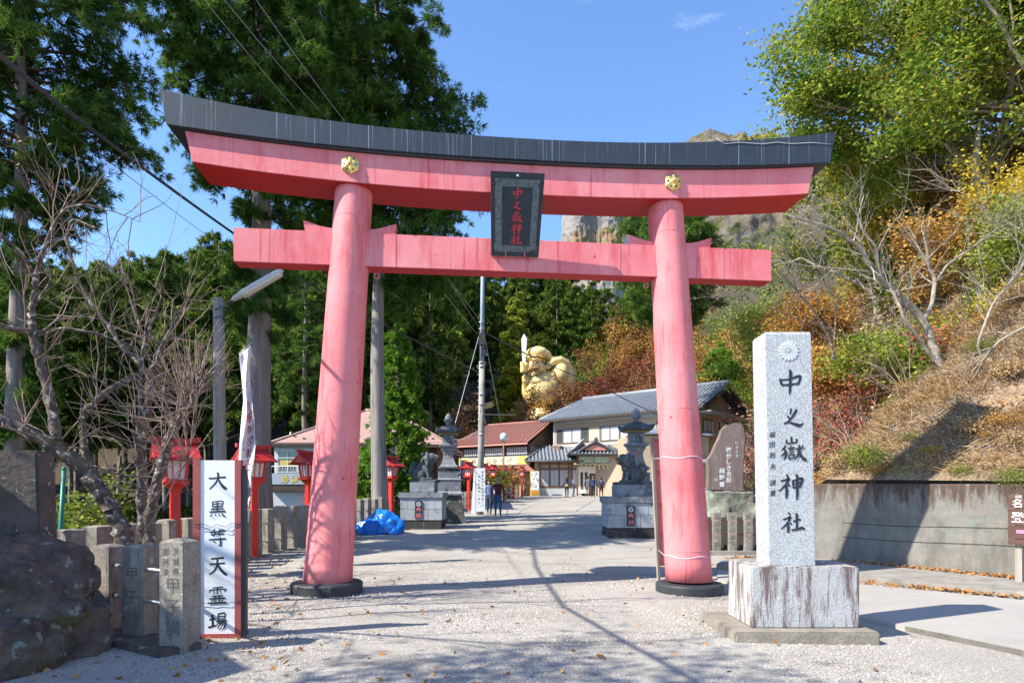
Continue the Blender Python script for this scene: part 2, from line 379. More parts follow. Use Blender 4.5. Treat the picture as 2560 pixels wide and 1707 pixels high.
ORANGE = leafmat('orange_leaf', [(.18, .11, .05), (.40, .20, .06), (.56, .33, .09), (.68, .48, .15)], .35)
RUSSET = leafmat('russet_leaf', [(.11, .10, .035), (.25, .12, .055), (.38, .18, .075), (.44, .31, .13)], .3)
CRIM = leafmat('crimson_leaf', [(.14, .03, .03), (.32, .05, .05), (.45, .10, .09), (.50, .22, .12)], .3)
YELLOW = leafmat('yellow_leaf', [(.22, .20, .03), (.50, .38, .04), (.68, .52, .06), (.75, .58, .12)], .4)
SHRUB = leafmat('shrub_leaf', [(.05, .09, .015), (.12, .19, .03), (.24, .30, .05), (.42, .42, .08)], .35)
DRYL = leafmat('dry_straw', [(.16, .10, .05), (.34, .22, .11), (.50, .35, .19), (.62, .48, .28)], .15)
LITTER = leafmat('fallen_leaf', [(.22, .10, .04), (.42, .20, .07), (.55, .32, .14)], .1)
PEB = leafmat('pebble', [(.18, .16, .14), (.40, .365, .32), (.58, .55, .49)], 0)

# ================================================================== ground
def axis(lo, hi, fine, coarse, a, b):
    """grid lines: fine spacing inside a..b, growing outside"""
    m = list(np.arange(a, b + 1e-6, fine)); st = fine; x = b
    while x < hi: st = min(st * 1.25, coarse); x += st; m.append(x)
    st = fine; x = a
    while x > lo: st = min(st * 1.25, coarse); x -= st; m.insert(0, x)
    return np.array(m)
gxs = axis(-700, 700, .35, 40, -9, 12); gys = axis(-60, 900, .4, 40, 3, 34)
X, Y = np.meshgrid(gxs, gys, indexing='ij')
Zg = gz(X, Y) + .012 * np.sin(X * 2.1 + np.sin(Y * 1.3)) * np.sin(Y * 1.7) + np.where((X > toex(Y) + 1.5) | (Y > 84), -1.0, 0)
nx, ny = X.shape; idx = np.arange(nx * ny).reshape(nx, ny)
Fq = np.stack([idx[:-1, :-1], idx[1:, :-1], idx[1:, 1:], idx[:-1, 1:]], -1).reshape(-1, 4)
xc = (X[:-1, :-1] + X[1:, 1:]).ravel() / 2; yc = (Y[:-1, :-1] + Y[1:, 1:]).ravel() / 2
mi = ((xc < fencex(yc) - .25) | (yc > 66) | (xc > toex(yc) + 1)).astype(int)
g = link('ground', npmesh('ground', np.stack([X, Y, Zg], -1).reshape(-1, 3), FQ=Fq, mats=[GRAVEL, SOIL], midx=mi, smooth=True))
tag(g, kind='structure')

# right bank and far slopes
def surf(name, fn, nu, nv, m):
    U, V_ = np.meshgrid(np.linspace(0, 1, nu), np.linspace(0, 1, nv), indexing='ij')
    P = fn(U, V_); i = np.arange(nu * nv).reshape(nu, nv)
    o = link(name, npmesh(name, P.reshape(-1, 3), FQ=np.stack([i[:-1, :-1], i[1:, :-1], i[1:, 1:], i[:-1, 1:]], -1).reshape(-1, 4), mats=[m], smooth=True))
    return tag(o, kind='structure')
from mathutils import noise as mn
def fnoise(x, y, z, s, octv=5, H=.8):
    x, y, z = np.broadcast_arrays(np.asarray(x, float), np.asarray(y, float), np.asarray(z, float))
    return np.array([mn.ridged_multi_fractal(Vector((a * s, b * s, c * s)), H, 2.1, octv, 1.0, 2.0) for a, b, c in zip(x.ravel(), y.ravel(), z.ravel())]).reshape(x.shape) - 1
def vnoise(x, y, s, seed=0):
    """cheap smooth noise"""
    v = 0; a = 1
    for k in range(4):
        v = v + a * np.sin(x * s * 1.0 * (1.9 ** k) + 1.7 * k + seed + 2 * np.sin(y * s * .7 * (1.9 ** k) + seed * 1.3)) * np.sin(y * s * (1.9 ** k) + 2.1 * k - seed)
        a *= .55
    return v
def bankfn(u, v):
    y = 3 + 100 * v ** 1.6; t = 110 * u ** 2.2; x = toex(y) + .12 + t
    z = gz(x, y) * 0 + .028 * np.clip(y - 11, 0, 47) + 1.68 * (1 - sst(y, 15, 18)) + hillz(x, y) + .12 * vnoise(x, y, 1.3) * sst(t, .2, 2) + .07 * fnoise(x, y, 0, 1.1, 4) * sst(t, .1, 1) * (t < 30)
    return np.stack([x, y, z], -1)
surf('hillside', bankfn, 150, 170, BANK)
def backfn(u, v):
    x = -260 + 520 * u; y = 74 + 230 * v ** 1.4
    z = gz(x, y) * 0 + 1.0 + hillz(x, y) * sst(y, 74, 84) - 1.6 * (1 - sst(y, 74, 80))
    return np.stack([x, y, z + .8 * vnoise(x, y, .2) * sst(y, 80, 90)], -1)
surf('far_slope', backfn, 120, 60, SOIL)

# rocky mountain
prof = [(1200, 1000), (1430, 900), (1450, 700), (1470, 560), (1500, 520), (1600, 430), (1690, 366), (1730, 352), (1765, 340), (1800, 343), (1822, 354), (1850, 346), (1868, 358), (1900, 356), (1950, 362), (2060, 330), (2200, 360), (2600, 420)]
def mtfn(u, v):
    px = 1150 + 1500 * u; top = np.interp(px, [p[0] for p in prof], [p[1] for p in prof])
    d = 330 + 90 * v - 60 * np.sin((px - 1150) / 200) * .3
    h = (HY - top) / F * 385
    x = (px - CX) / F * 385 - (1 - v) * 6
    k = np.minimum(v * 1.35, 1); z = -10 + (h + 11.6) * (k ** .8)
    y = 270 + 150 * v; y = np.where(v > .74, y + 60 * (v - .74), y)
    n1 = fnoise(x, y, z, .03); y = y - 7 * n1; z = z + 3.2 * fnoise(x, z, y, .06, 4) * (v > .2)
    return np.stack([x, y, z], -1)
surf('mountain', mtfn, 260, 110, SCRUB)
# the sheer crag in front of it
def crag(u, v):
    a = -math.pi * (.02 + .96 * u); cx, cy = 33.0, 262.0; z = 55 + 66 * v
    r = 11.5 + 1.4 * np.sin(5 * a) + (1 - v) * 3; r = np.where(v > .9, r * (1 - v) / .1, r)
    px, py = r * np.cos(a), r * np.sin(a); r2 = 1 + (1.3 * fnoise(px + 40, py, z * .35, .12, 6) + .5 * fnoise(px, py, z, .5, 3)) / 13
    return np.stack([cx + px * r2, cy + py * r2, z + .8 * fnoise(px, py, z, .25, 3)], -1)
surf('crag', crag, 170, 110, ROCK)
def crag2(u, v):
    a = -math.pi * u; z = 78 + 22 * v; r = 10 + 2 * np.sin(4 * a) + 5 * (1 - v); r = np.where(v > .85, r * (1 - v) / .15, r)
    px, py = 1.5 * r * np.cos(a), r * np.sin(a); n = fnoise(px, py, z * .5, .09, 6)
    return np.stack([94 + px + .8 * n, 262 + py - 4.5 * n, z + 1.5 * fnoise(px, py, z, .2, 3)], -1)
surf('cliff', crag2, 150, 60, ROCK)

# paving on the right
def sheet(name, poly, m, dz, zf=None, thick=None):
    b = MB(); zf = zf or (lambda x, y: Z(x, y) if False else float(gz(x, y)))
    top = [(x, y, zf(x, y) + dz) for x, y in poly]
    b.loft([[(x, y, z - (thick or .3)) for x, y, z in top], top], 0)
    return tag(b.build(name, m), kind='structure')
pvz = lambda x, y: -.065 + .01 * max(0, y - 9)
sheet('pavement', [(4.66, 8.62), (4.9, 7.98), (5.38, 6.75), (6.6, 3.4), (16, 2), (16, 6.5), (7.9, 9.83), (6.27, 11.62), (5.3, 12.9), (4.3, 13.4), (3.9, 12.2), (4.25, 10)], CONC, 0, pvz, .12)
b = MB()   # kerb lip along the near edge
tag(sheet('kerb', [(5.0, 7.74), (5.5, 6.5), (6.7, 3.2), (6.6, 3.4), (5.38, 6.75), (4.9, 7.98)], KERB, .004, pvz, .14), kind='structure')
sheet('sidewalk', [(5.35, 12.94), (6.32, 11.66), (7.95, 9.87), (16, 6.54), (16, 7.2), (9.5, 10.6), (8.95, 11.35), (7.1, 14.35), (6.2, 15.2), (4.9, 14.6), (4.3, 13.46)], KERB, .115, pvz, .25)

# retaining wall
def wallthing():
    base = [(6.75, 14.95), (7.12, 14.35), (8.98, 11.35)]
    t = thing('retaining_wall', 'long low grey concrete retaining wall with brown and black stains at the foot of the bank', 'wall', (7.12, 14.35, 0))
    b = MB(); P = base + [(9.6, 10.35)]
    n = 40; pts = []
    for (x0, y0), (x1, y1) in zip(P, P[1:]):
        for k in range(12): pts.append((x0 + (x1 - x0) * k / 12, y0 + (y1 - y0) * k / 12))
    pts.append(P[-1]); rings = []
    for x, y in pts:
        f = (14.9 - y) / 4; h = 1.80 - .06 * f
        dx, dy = .85, .52
        rings.append([(x, y, -.3), (x + .05 * dx, y + .05 * dy, h - .03), (x + .08 * dx, y + .08 * dy, h), (x + .36 * dx, y + .36 * dy, h), (x + .4 * dx, y + .4 * dy, -.3)])
    b.loft(rings, 0); b.build('wall_face', WALLC, t, t.location)
    # cast seams
    b = MB()
    for zc in (.62, .93):
        b.tube([(x - .004 + .05 * .85 * zc / 1.75, y - .002 + .05 * .5 * zc / 1.75, zc + .02 * math.sin(x * 3)) for x, y in pts[13:-6]], .006, 4)
    b.build('seam', DARKM, t, t.location)
    return t
wallthing()

# fallen leaves and loose pebbles on the gravel
def scatter_leaves(n, reg, size, name, matl, flat=.25, zoff=.015, rng=NR, tr=(0, 1)):
    P = np.array([reg() for _ in range(n)]); C = P.copy(); C[:, 2] += zoff
    D = unit(rng.normal(size=(n, 3)) * [1, 1, flat]); V, Fq, T = blades(C, D, size, size * .6, rng, rng.uniform(*tr, n), .1)
    o = link(name, npmesh(name, V, FQ=Fq, mats=[matl], tint=T)); return tag(o, kind='stuff')
def rg_ground():
    y = 3.6 + 22 * NR.uniform() ** 1.8; x = NR.uniform(-.75, .62) * y
    if NR.uniform() < .45: x = -.33 * y - abs(NR.normal(0, 1.2))
    x = max(x, float(fencex(y)) + .1); x = min(x, 4.5)
    return (x, y, float(gz(x, y)))
scatter_leaves(900, rg_ground, .075, 'fallen_leaves', LITTER)
def rg_kerb():
    u = NR.uniform() ** .7; c = NR.integers(0, 3)
    if c == 0: A, B, z = (7.16, 14.2), (9.0, 11.2), .09
    elif c == 1: A, B, z = (6.2, 11.6), (8.6, 9.45), -.03
    else: A, B, z = (4.9, 14.6), (6.9, 14.9), .09
    return (A[0] + (B[0] - A[0]) * u - abs(NR.normal(0, .07)), A[1] + (B[1] - A[1]) * u - abs(NR.normal(0, .05)), z)
scatter_leaves(1500, rg_kerb, .07, 'fallen_leaves', LITTER, .5, .02)
n = 30000
y = 3.4 + 11 * NR.uniform(size=n) ** 1.6; x = NR.uniform(-.62, .8, n) * y; ok = (x > fencex(y)) & (x < 4.75 - .0 * y); x = x[ok]; y = y[ok]; n = len(x)
C = np.stack([x, y, gz(x, y)], -1); r = NR.uniform(.005, .014, (n, 1)) * (1 + .4 * (y[:, None] > 7))
tet = np.array([[1, 0, -.2], [-.5, .87, -.2], [-.5, -.87, -.2], [.1, .05, .9]])
ang = NR.uniform(0, 6.28, n); co, si = np.cos(ang), np.sin(ang)
Rm = np.stack([np.stack([co, -si, 0 * co], -1), np.stack([si, co, 0 * co], -1), np.stack([0 * co, 0 * co, 1 + 0 * co], -1)], 1)
V = (C[:, None, :] + np.einsum('nij,kj->nki', Rm, tet) * r[:, None, :]).reshape(-1, 3)
Ft = (np.arange(n)[:, None, None] * 4 + np.array([[0, 1, 3], [1, 2, 3], [2, 0, 3]])[None]).reshape(-1, 3)
tag(link('pebbles', npmesh('pebbles', V, FT=Ft, mats=[PEB], tint=np.repeat(NR.uniform(0, 1, n), 3))), kind='stuff')

# undergrowth beyond the left fence
n = 60000; rgu = np.random.default_rng(2); y = 9 + 62 * rgu.uniform(size=n) ** 1.3; x = fencex(y) - 1.2 - rgu.uniform(size=n) ** .8 * (6 + .95 * y)
ok = ~((x > -13) & (y > 30) & (y < 43)) & ~((x > -6.5) & (y > 55)); x, y = x[ok], y[ok]; n = len(x)
D = rgu.normal(size=(n, 3)) * [1, 1, .5] + [0, 0, .8]; sc = .18 + .012 * y
V, Fq, T = blades(np.stack([x, y, gz(x, y) + .02], -1), D, sc * 1.6, sc * .35, rgu, np.clip(.35 + .25 * vnoise(x, y, .5), 0, 1), .2)
tag(link('undergrowth', npmesh('undergrowth', V, FQ=Fq, mats=[leafmat('undergrowth_leaf', [(.02, .03, .01), (.05, .07, .015), (.11, .12, .03), (.20, .13, .05)], .25)], tint=T)), kind='stuff')
# ================================================================== lettering
GLY = {}
def glyph(ch, bold=.012):
    """mesh data of one character, centred, 1 unit tall box"""
    k = (ch, bold)
    if k not in GLY:
        c = bpy.data.curves.new('t', 'FONT'); c.body = ch; c.offset = bold; c.resolution_u = 3
        o = bpy.data.objects.new('t', c); COL.objects.link(o)
        dg = bpy.context.evaluated_depsgraph_get(); dg.update()
        me = bpy.data.meshes.new_from_object(o.evaluated_get(dg))
        v = np.array([x.co[:] for x in me.vertices])[:, :2]; f = [tuple(p.vertices) for p in me.polygons]
        bpy.data.objects.remove(o); bpy.data.curves.remove(c); bpy.data.meshes.remove(me)
        v -= (v.max(0) + v.min(0)) / 2; GLY[k] = (v / .93, f)
    return GLY[k]
def write(b, ch, c, size, ux=(1, 0, 0), uz=(0, 0, 1), m=0, bold=.012, sx=1, slant=0, jit=0):
    v, f = glyph(ch, bold); ux = Vector(ux); uz = Vector(uz); c = Vector(c)
    b.add([c + ux * (x * size * sx + y * slant * size) + uz * (y * size + jit * x * size) for x, y in v], f, m)
def column(b, text, top, step, size, ux=(1, 0, 0), uz=(0, 0, 1), **k):
    p = Vector(top); uz_ = Vector(uz)
    for ch in text:
        if ch != ' ': write(b, ch, p, size, ux, uz, **k)
        p = p - uz_ * step
# brush strokes: each stroke is (x,y,width) points in a 100x100 box
def spl(pts, n=7):
    P = np.array(pts, float)
    if len(P) < 3: t = np.linspace(0, 1, n)[:, None]; return P[0] * (1 - t) + P[-1] * t
    Q = np.vstack([2 * P[0] - P[1], P, 2 * P[-1] - P[-2]]); o = []
    for i in range(1, len(Q) - 2):
        for t in np.linspace(0, 1, n, endpoint=False):
            a, b_, c, d = Q[i - 1:i + 3]
            o.append(.5 * ((2 * b_) + (-a + c) * t + (2 * a - 5 * b_ + 4 * c - d) * t * t + (-a + 3 * b_ - 3 * c + d) * t ** 3))
    o.append(P[-1]); return np.array(o)
def brush(b, strokes, c, size, ux=(1, 0, 0), uz=(0, 0, 1), m=0, ws=1, lift=(0, 0, 0)):
    ux = Vector(ux); uz = Vector(uz); c = Vector(c); nrm = ux.cross(uz)
    for si, st in enumerate(strokes):
        S = spl(st); xy = S[:, :2]; w = S[:, 2] * ws / 2; t = np.gradient(xy, axis=0); t /= (np.linalg.norm(t, axis=1, keepdims=True) + 1e-6); nn = np.stack([-t[:, 1], t[:, 0]], -1)
        Lh = xy + nn * w[:, None]; Rh = xy - nn * w[:, None]; vs = []; o = nrm * (.0004 * si)
        for p, q in zip(Lh, Rh):
            vs += [c + o + ux * (p[0] - 50) / 100 * size + uz * (50 - p[1]) / 100 * size, c + o + ux * (q[0] - 50) / 100 * size + uz * (50 - q[1]) / 100 * size]
        b.add(vs, [(2 * i, 2 * i + 1, 2 * i + 3, 2 * i + 2) for i in range(len(S) - 1)], m)
BR = {
 '中': [[(12, 36, 7), (17, 55, 10), (22, 66, 5)], [(14, 42, 6), (50, 38, 7), (84, 27, 10), (92, 32, 9), (86, 50, 9), (80, 62, 6)], [(20, 61, 6), (50, 60, 8), (80, 55, 6)], [(50, 2, 9), (54, 14, 12), (52, 50, 11), (50, 80, 9), (47, 100, 3)]],
 '之': [[(46, 8, 6), (44, 22, 9), (40, 38, 5)], [(28, 44, 8), (34, 54, 9), (40, 58, 4)], [(72, 12, 9), (66, 26, 12), (50, 50, 10), (30, 72, 8), (10, 84, 9)], [(12, 82, 6), (34, 76, 7), (60, 84, 13), (84, 90, 15), (104, 80, 3)]],
 '嶽': [[(50, 0, 7), (50, 24, 8)], [(30, 12, 6), (30, 26, 6), (50, 26, 6), (70, 22, 6)], [(70, 8, 7), (71, 24, 7)],
        [(26, 36, 7), (18, 46, 6), (8, 54, 3)], [(12, 48, 5), (24, 56, 9), (26, 76, 9), (16, 94, 4)], [(24, 60, 5), (14, 72, 6), (4, 80, 3)],
        [(44, 36, 6), (50, 40, 4)], [(34, 48, 6), (62, 44, 7)], [(38, 57, 5), (58, 54, 5)], [(38, 66, 5), (58, 63, 5)], [(37, 76, 5), (38, 92, 6)], [(37, 76, 5), (58, 73, 6), (56, 90, 6)], [(39, 90, 5), (56, 88, 5)],
        [(64, 52, 6), (96, 44, 8)], [(80, 34, 7), (80, 56, 10), (72, 78, 8), (62, 94, 3)], [(80, 58, 5), (88, 80, 12), (104, 94, 10), (110, 90, 3)], [(92, 34, 6), (96, 40, 5)]],
 '神': [[(34, 2, 7), (40, 12, 8), (42, 16, 3)], [(10, 30, 7), (30, 26, 8), (44, 20, 10), (34, 40, 9), (18, 58, 8), (2, 72, 4)], [(32, 44, 9), (34, 70, 12), (32, 96, 9), (30, 102, 2)], [(40, 44, 9), (48, 52, 6)],
        [(58, 26, 6), (60, 42, 8), (62, 62, 6)], [(58, 30, 7), (78, 24, 7), (98, 20, 11), (94, 40, 9), (88, 58, 6)], [(62, 42, 5), (92, 36, 6)], [(62, 58, 6), (90, 50, 6)], [(74, 2, 7), (78, 16, 10), (77, 60, 11), (76, 90, 9), (73, 108, 3)]],
 '社': [[(36, 2, 7), (42, 12, 8), (44, 16, 3)], [(10, 36, 7), (30, 30, 8), (44, 24, 10), (34, 46, 9), (18, 64, 8), (0, 80, 4)], [(32, 50, 9), (34, 74, 12), (32, 96, 8)], [(42, 50, 9), (50, 58, 6)],
        [(56, 44, 8), (76, 38, 8), (92, 34, 7)], [(70, 6, 8), (74, 18, 11), (72, 80, 10)], [(48, 84, 8), (76, 80, 10), (96, 74, 12), (110, 80, 7)]],
 '大': [[(8, 42, 8), (30, 42, 7), (60, 38, 8), (92, 36, 9)], [(50, 12, 8), (54, 22, 9), (52, 46, 7), (36, 72, 7), (12, 96, 6)], [(54, 44, 6), (68, 70, 10), (88, 92, 13), (98, 90, 4)]],
 '黒': [[(22, 8, 5), (24, 34, 5)], [(22, 8, 5), (80, 4, 5), (76, 32, 5)], [(26, 20, 5), (76, 17, 5)], [(20, 36, 7), (80, 32, 7)], [(50, 8, 6), (51, 66, 8)], [(14, 50, 7), (86, 46, 7)], [(6, 66, 8), (96, 62, 9)], [(20, 78, 6), (10, 94, 5)], [(38, 78, 6), (42, 90, 5)], [(58, 78, 6), (64, 90, 5)], [(76, 76, 7), (92, 94, 9)]],
 '尊': [[(8, 22, 6), (94, 14, 8)], [(32, 4, 6), (36, 18, 5)], [(66, 2, 6), (60, 16, 5)], [(16, 36, 6), (50, 30, 6), (86, 32, 8)], [(40, 22, 5), (30, 44, 5)], [(60, 22, 5), (64, 42, 5)], [(4, 62, 6), (96, 56, 8)], [(66, 50, 7), (68, 92, 8), (54, 90, 3)], [(30, 70, 7), (40, 78, 5)]],
 '天': [[(18, 14, 7), (84, 8, 9)], [(12, 42, 7), (88, 36, 8)], [(50, 14, 7), (48, 50, 8), (32, 78, 7), (8, 96, 5)], [(52, 42, 6), (68, 70, 10), (92, 94, 12), (100, 90, 3)]],
 '霊': [[(24, 8, 5), (80, 4, 6)], [(10, 20, 5), (8, 34, 4)], [(10, 20, 6), (92, 16, 6), (88, 30, 4)], [(50, 6, 5), (50, 42, 6)], [(28, 28, 4), (38, 30, 4)], [(28, 38, 4), (38, 39, 4)], [(62, 26, 4), (72, 28, 4)], [(62, 36, 4), (72, 37, 4)], [(24, 54, 6), (80, 50, 6)], [(8, 68, 7), (94, 64, 7)], [(38, 56, 6), (38, 86, 6)], [(62, 54, 6), (62, 86, 6)], [(20, 76, 5), (26, 84, 5)], [(82, 72, 5), (76, 82, 5)], [(2, 92, 9), (100, 88, 10)]],
 '場': [[(8, 40, 9), (40, 34, 9)], [(24, 12, 9), (26, 76, 10)], [(2, 82, 10), (42, 72, 8)], [(54, 8, 6), (55, 38, 5)], [(54, 8, 6), (90, 4, 6), (88, 36, 5)], [(56, 22, 5), (88, 20, 5)], [(56, 37, 5), (88, 34, 5)], [(44, 50, 6), (102, 44, 7)], [(58, 52, 6), (44, 76, 5)], [(58, 60, 6), (94, 56, 7), (88, 84, 8), (76, 92, 4)], [(70, 62, 5), (52, 90, 5)], [(82, 62, 5), (64, 98, 5)]],
}

# ================================================================== torii gate
TC = Vector((.026, 10.62, 0)); TA = R(6.08)
def torii():
    t = thing('torii_gate', 'huge faded red torii gate with black capped curved lintel spanning the gravel path', 'torii', TC, TA)
    zb = {-1: .0, 1: -.11}
    for s in (-1, 1):
        b = MB(); rings = []
        for i in range(22):
            f = i / 21; z = .1 + f * 6.55; x = s * (3.02 - .43 * (z / 6.5)); r = .395 - .1 * (z / 6.5) ** .8
            if abs(z - 5.85) < .2 or abs(z - .9) < .1: pass
            rings.append([(x + r * math.cos(a), r * math.sin(a), z) for a in [2 * math.pi * j / 48 for j in range(48)]])
        b.loft(rings, 0, True)
        for z in (.62, 3.0, 5.95) if s > 0 else (1.9, 5.98):       # sheet joints
            x = s * (3.02 - .43 * (z / 6.5)); r = .395 - .1 * (z / 6.5) ** .8 + .0015
            b.lathe([(r, z - .008), (r + .004, z), (r, z + .008)], (x, 0), 48, 0, cap=False)
        p = b.build('pillar', REDP, t)
        b = MB(); x = s * 3.02; h0 = zb[s] - .1
        b.lathe([(.56, h0), (.565, zb[s] + .14), (.545, zb[s] + .165), (.38, zb[s] + .175)], (x, 0), 48, 0, sm=False); b.build('foot_ring', BLKR, t)
    # tie beam
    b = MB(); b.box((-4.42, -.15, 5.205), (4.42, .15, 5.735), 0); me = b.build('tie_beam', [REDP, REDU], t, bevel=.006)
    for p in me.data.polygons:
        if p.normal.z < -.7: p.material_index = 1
    for x in (-1.93, 1.76, 3.55):                                # welded plate edges
        b = MB(); b.box((x, -.156, 5.21), (x + .012, -.1505, 5.73), 0); b.build('plate_joint', REDP, t)
    # wedges
    for s in (-1, 1):
        for q in (-1, 1):
            xc = s * 2.64; x0 = xc + q * .24; x1 = xc + q * .70; b = MB()
            n = 8; lo = [(x0 + (x1 - x0) * i / n, 5.737) for i in range(n + 1)]
            hi = [(x0 + (x1 - x0) * i / n, 5.80 + .11 * (i / n) ** 1.8) for i in range(n + 1)]
            hi[-1] = (x1 + q * .03, hi[-1][1])
            b.prism(lo + hi[::-1], -.12, .12, 0, axis='y'); w = b.build('wedge', REDP, t)
            if q < 0 and s > 0:
                w.data.materials.append(mat('white_end_paint', (.75, .75, .75)))
                for p in w.data.polygons:
                    if abs(p.normal.x) > .9 and p.center.x < x1 + .08: p.material_index = 1
    # lintel (shimaki) and black cap (kasagi), both curved up to the ends
    def curve(x, z0, dz, L_): return z0 + dz * (abs(x) / L_) ** 2.3
    n = 44
    def beam(Lb, Lt, zb0, dzb, zt0, dzt, y0, y1, y1t=None):
        rings = []
        for i in range(n + 1):
            u = -1 + 2 * i / n; xb = u * Lb; xt = u * Lt
            rings.append([(xb, y0, curve(xb, zb0, dzb, Lb)), (xb, y1, curve(xb, zb0, dzb, Lb)), (xt, y1, curve(xt, zt0, dzt, Lt)), (xt, y0, curve(xt, zt0, dzt, Lt))])
        return rings
    b = MB(); b.loft(beam(4.96, 5.07, 6.385, .245, 6.86, .235, -.35, .37), 0, False)
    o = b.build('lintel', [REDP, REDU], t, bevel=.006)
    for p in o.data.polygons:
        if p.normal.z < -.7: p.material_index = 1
    b = MB(); b.loft(beam(5.02, 5.10, 6.862, .235, 6.89, .235, -.40, .42), 0, False); b.build('cap_fillet', DARKM, t)
    b = MB(); b.loft(beam(5.30, 5.40, 6.892, .235, 7.235, .415, -.44, .46), 0, False); b.build('cap', BLK, t, bevel=.008)
    b = MB(); b.tube([(5.30, -.447, 7.43), (5.0, -.447, 7.44), (4.6, -.447, 7.40), (4.35, -.447, 7.41), (4.1, -.447, 7.365), (3.7, -.447, 7.37), (3.45, -.447, 7.33), (3.3, -.447, 7.42)], .006, 4)
    b.build('crack_line', mat('pale_crack', (.5, .53, .56)), t)
    b = MB(); b.box((-.72, -.352, 6.70), (.1, -.3505, 6.72)) if False else None
    for s in (-1, 1):
        c = Vector((s * 2.6, -.36, 6.70)); b = MB()
        def hexr(r, y): return [(c.x + r * math.cos(math.pi / 3 * j + .52) * (1 if 1 else 1), y, c.z + r * math.sin(math.pi / 3 * j + .52)) for j in range(6)]
        b.loft([hexr(.15, -.35), hexr(.15, -.375), hexr(.135, -.385), hexr(.05, -.42), hexr(.03, -.43)], 0)
        for j in range(6):
            a = math.pi / 3 * j + .52; b.tube([(c.x + .04 * math.cos(a), -.418, c.z + .04 * math.sin(a)), (c.x + .142 * math.cos(a), -.386, c.z + .142 * math.sin(a))], .007, 5)
            a += .52; b.lathe([(0.001, 0)], n=3) if False else None
        b.ball((c.x, -.44, c.z), (.032, .04, .032))
        for j in range(6):
            a = math.pi / 3 * j + 1.04; b.ball((c.x + .095 * math.cos(a), -.402, c.z + .095 * math.sin(a)), (.016, .012, .016), 1, n=6, k=4)
        b.build('gold_ornament', [GOLD, DARKM], t)
    for k in range(2):
        b = MB(); x = (-2.28, 2.30)[k]; b.tube([(x + (.05 if k == 0 else -.05) + .04 * math.cos(a), -.02, 5.10 + .045 * math.sin(a)) for a in np.linspace(0, 6.28, 14)], .009, 5)
        b.build('eye_ring', REDP, t)
    return t
torii()
# plaque hanging in front of the beams, leaning forward
def plaque():
    M = Matrix.Rotation(TA, 4, 'Z'); t = thing('shrine_plaque', 'black framed plaque with five red characters hanging from the middle of the gate', 'plaque', TC + M @ Vector((.0, -.17, 5.44)), TA)
    th = math.atan2(.40, 1.12); uy = Vector((0, -math.sin(th), math.cos(th))); nz_ = Vector((0, -math.cos(th), -math.sin(th)))
    def P(x, h, o): return Vector((x, 0, 0)) + uy * h + nz_ * o
    H = 1.24
    def slab(b, hw0, hw1, h0, h1, o0, o1, m=0):
        r = [[P(-hw0, h0, o), P(hw0, h0, o), P(hw1, h1, o), P(-hw1, h1, o)] for o in (o0, o1)]
        b.loft(r, m)
    b = MB(); slab(b, .385, .425, 0, H, -.02, .05); 
    b.build('back_board', PLQ, t, bevel=.006)
    b = MB(); fr = [(-.35, -.31), (.31, .35)]
    slab(b, .33, .36, .07, .17, .05, .062); slab(b, .33, .36, H - .21, H - .10, .05, .062)
    for s in (-1, 1):
        r = [[P(s * .33, .17, o), P(s * .225, .17, o), P(s * .245, H - .21, o), P(s * .352, H - .21, o)] for o in (.05, .062)]; b.loft(r)
    b.build('frame', PLQG, t)
    b = MB(); slab(b, .225, .245, .17, H - .21, .0505, .054); b.build('panel', PLQ, t)
    b = MB(); hs = [H - .30, H - .47, H - .64, H - .82, H - .985]
    for ch, h in zip('中之嶽神社', hs): b = MB(); brush(b, BR[ch], P(0, h, .0585), .17 if ch != '之' else .14, (1, 0, 0), uy, ws=1.25); b.build('character', TXRED, t)
    b = MB(); b.ball(P(0, H - .055, .075), .022); b.build('bolt', STEEL, t)
    for s in (-1, 1):
        b = MB(); b.tube([P(s * .15, .085, .056), P(s * .155, .0, .058), P(s * .155, -.02, .0)], .007, 5); b.build('retaining_hook', REDP, t)
plaque()

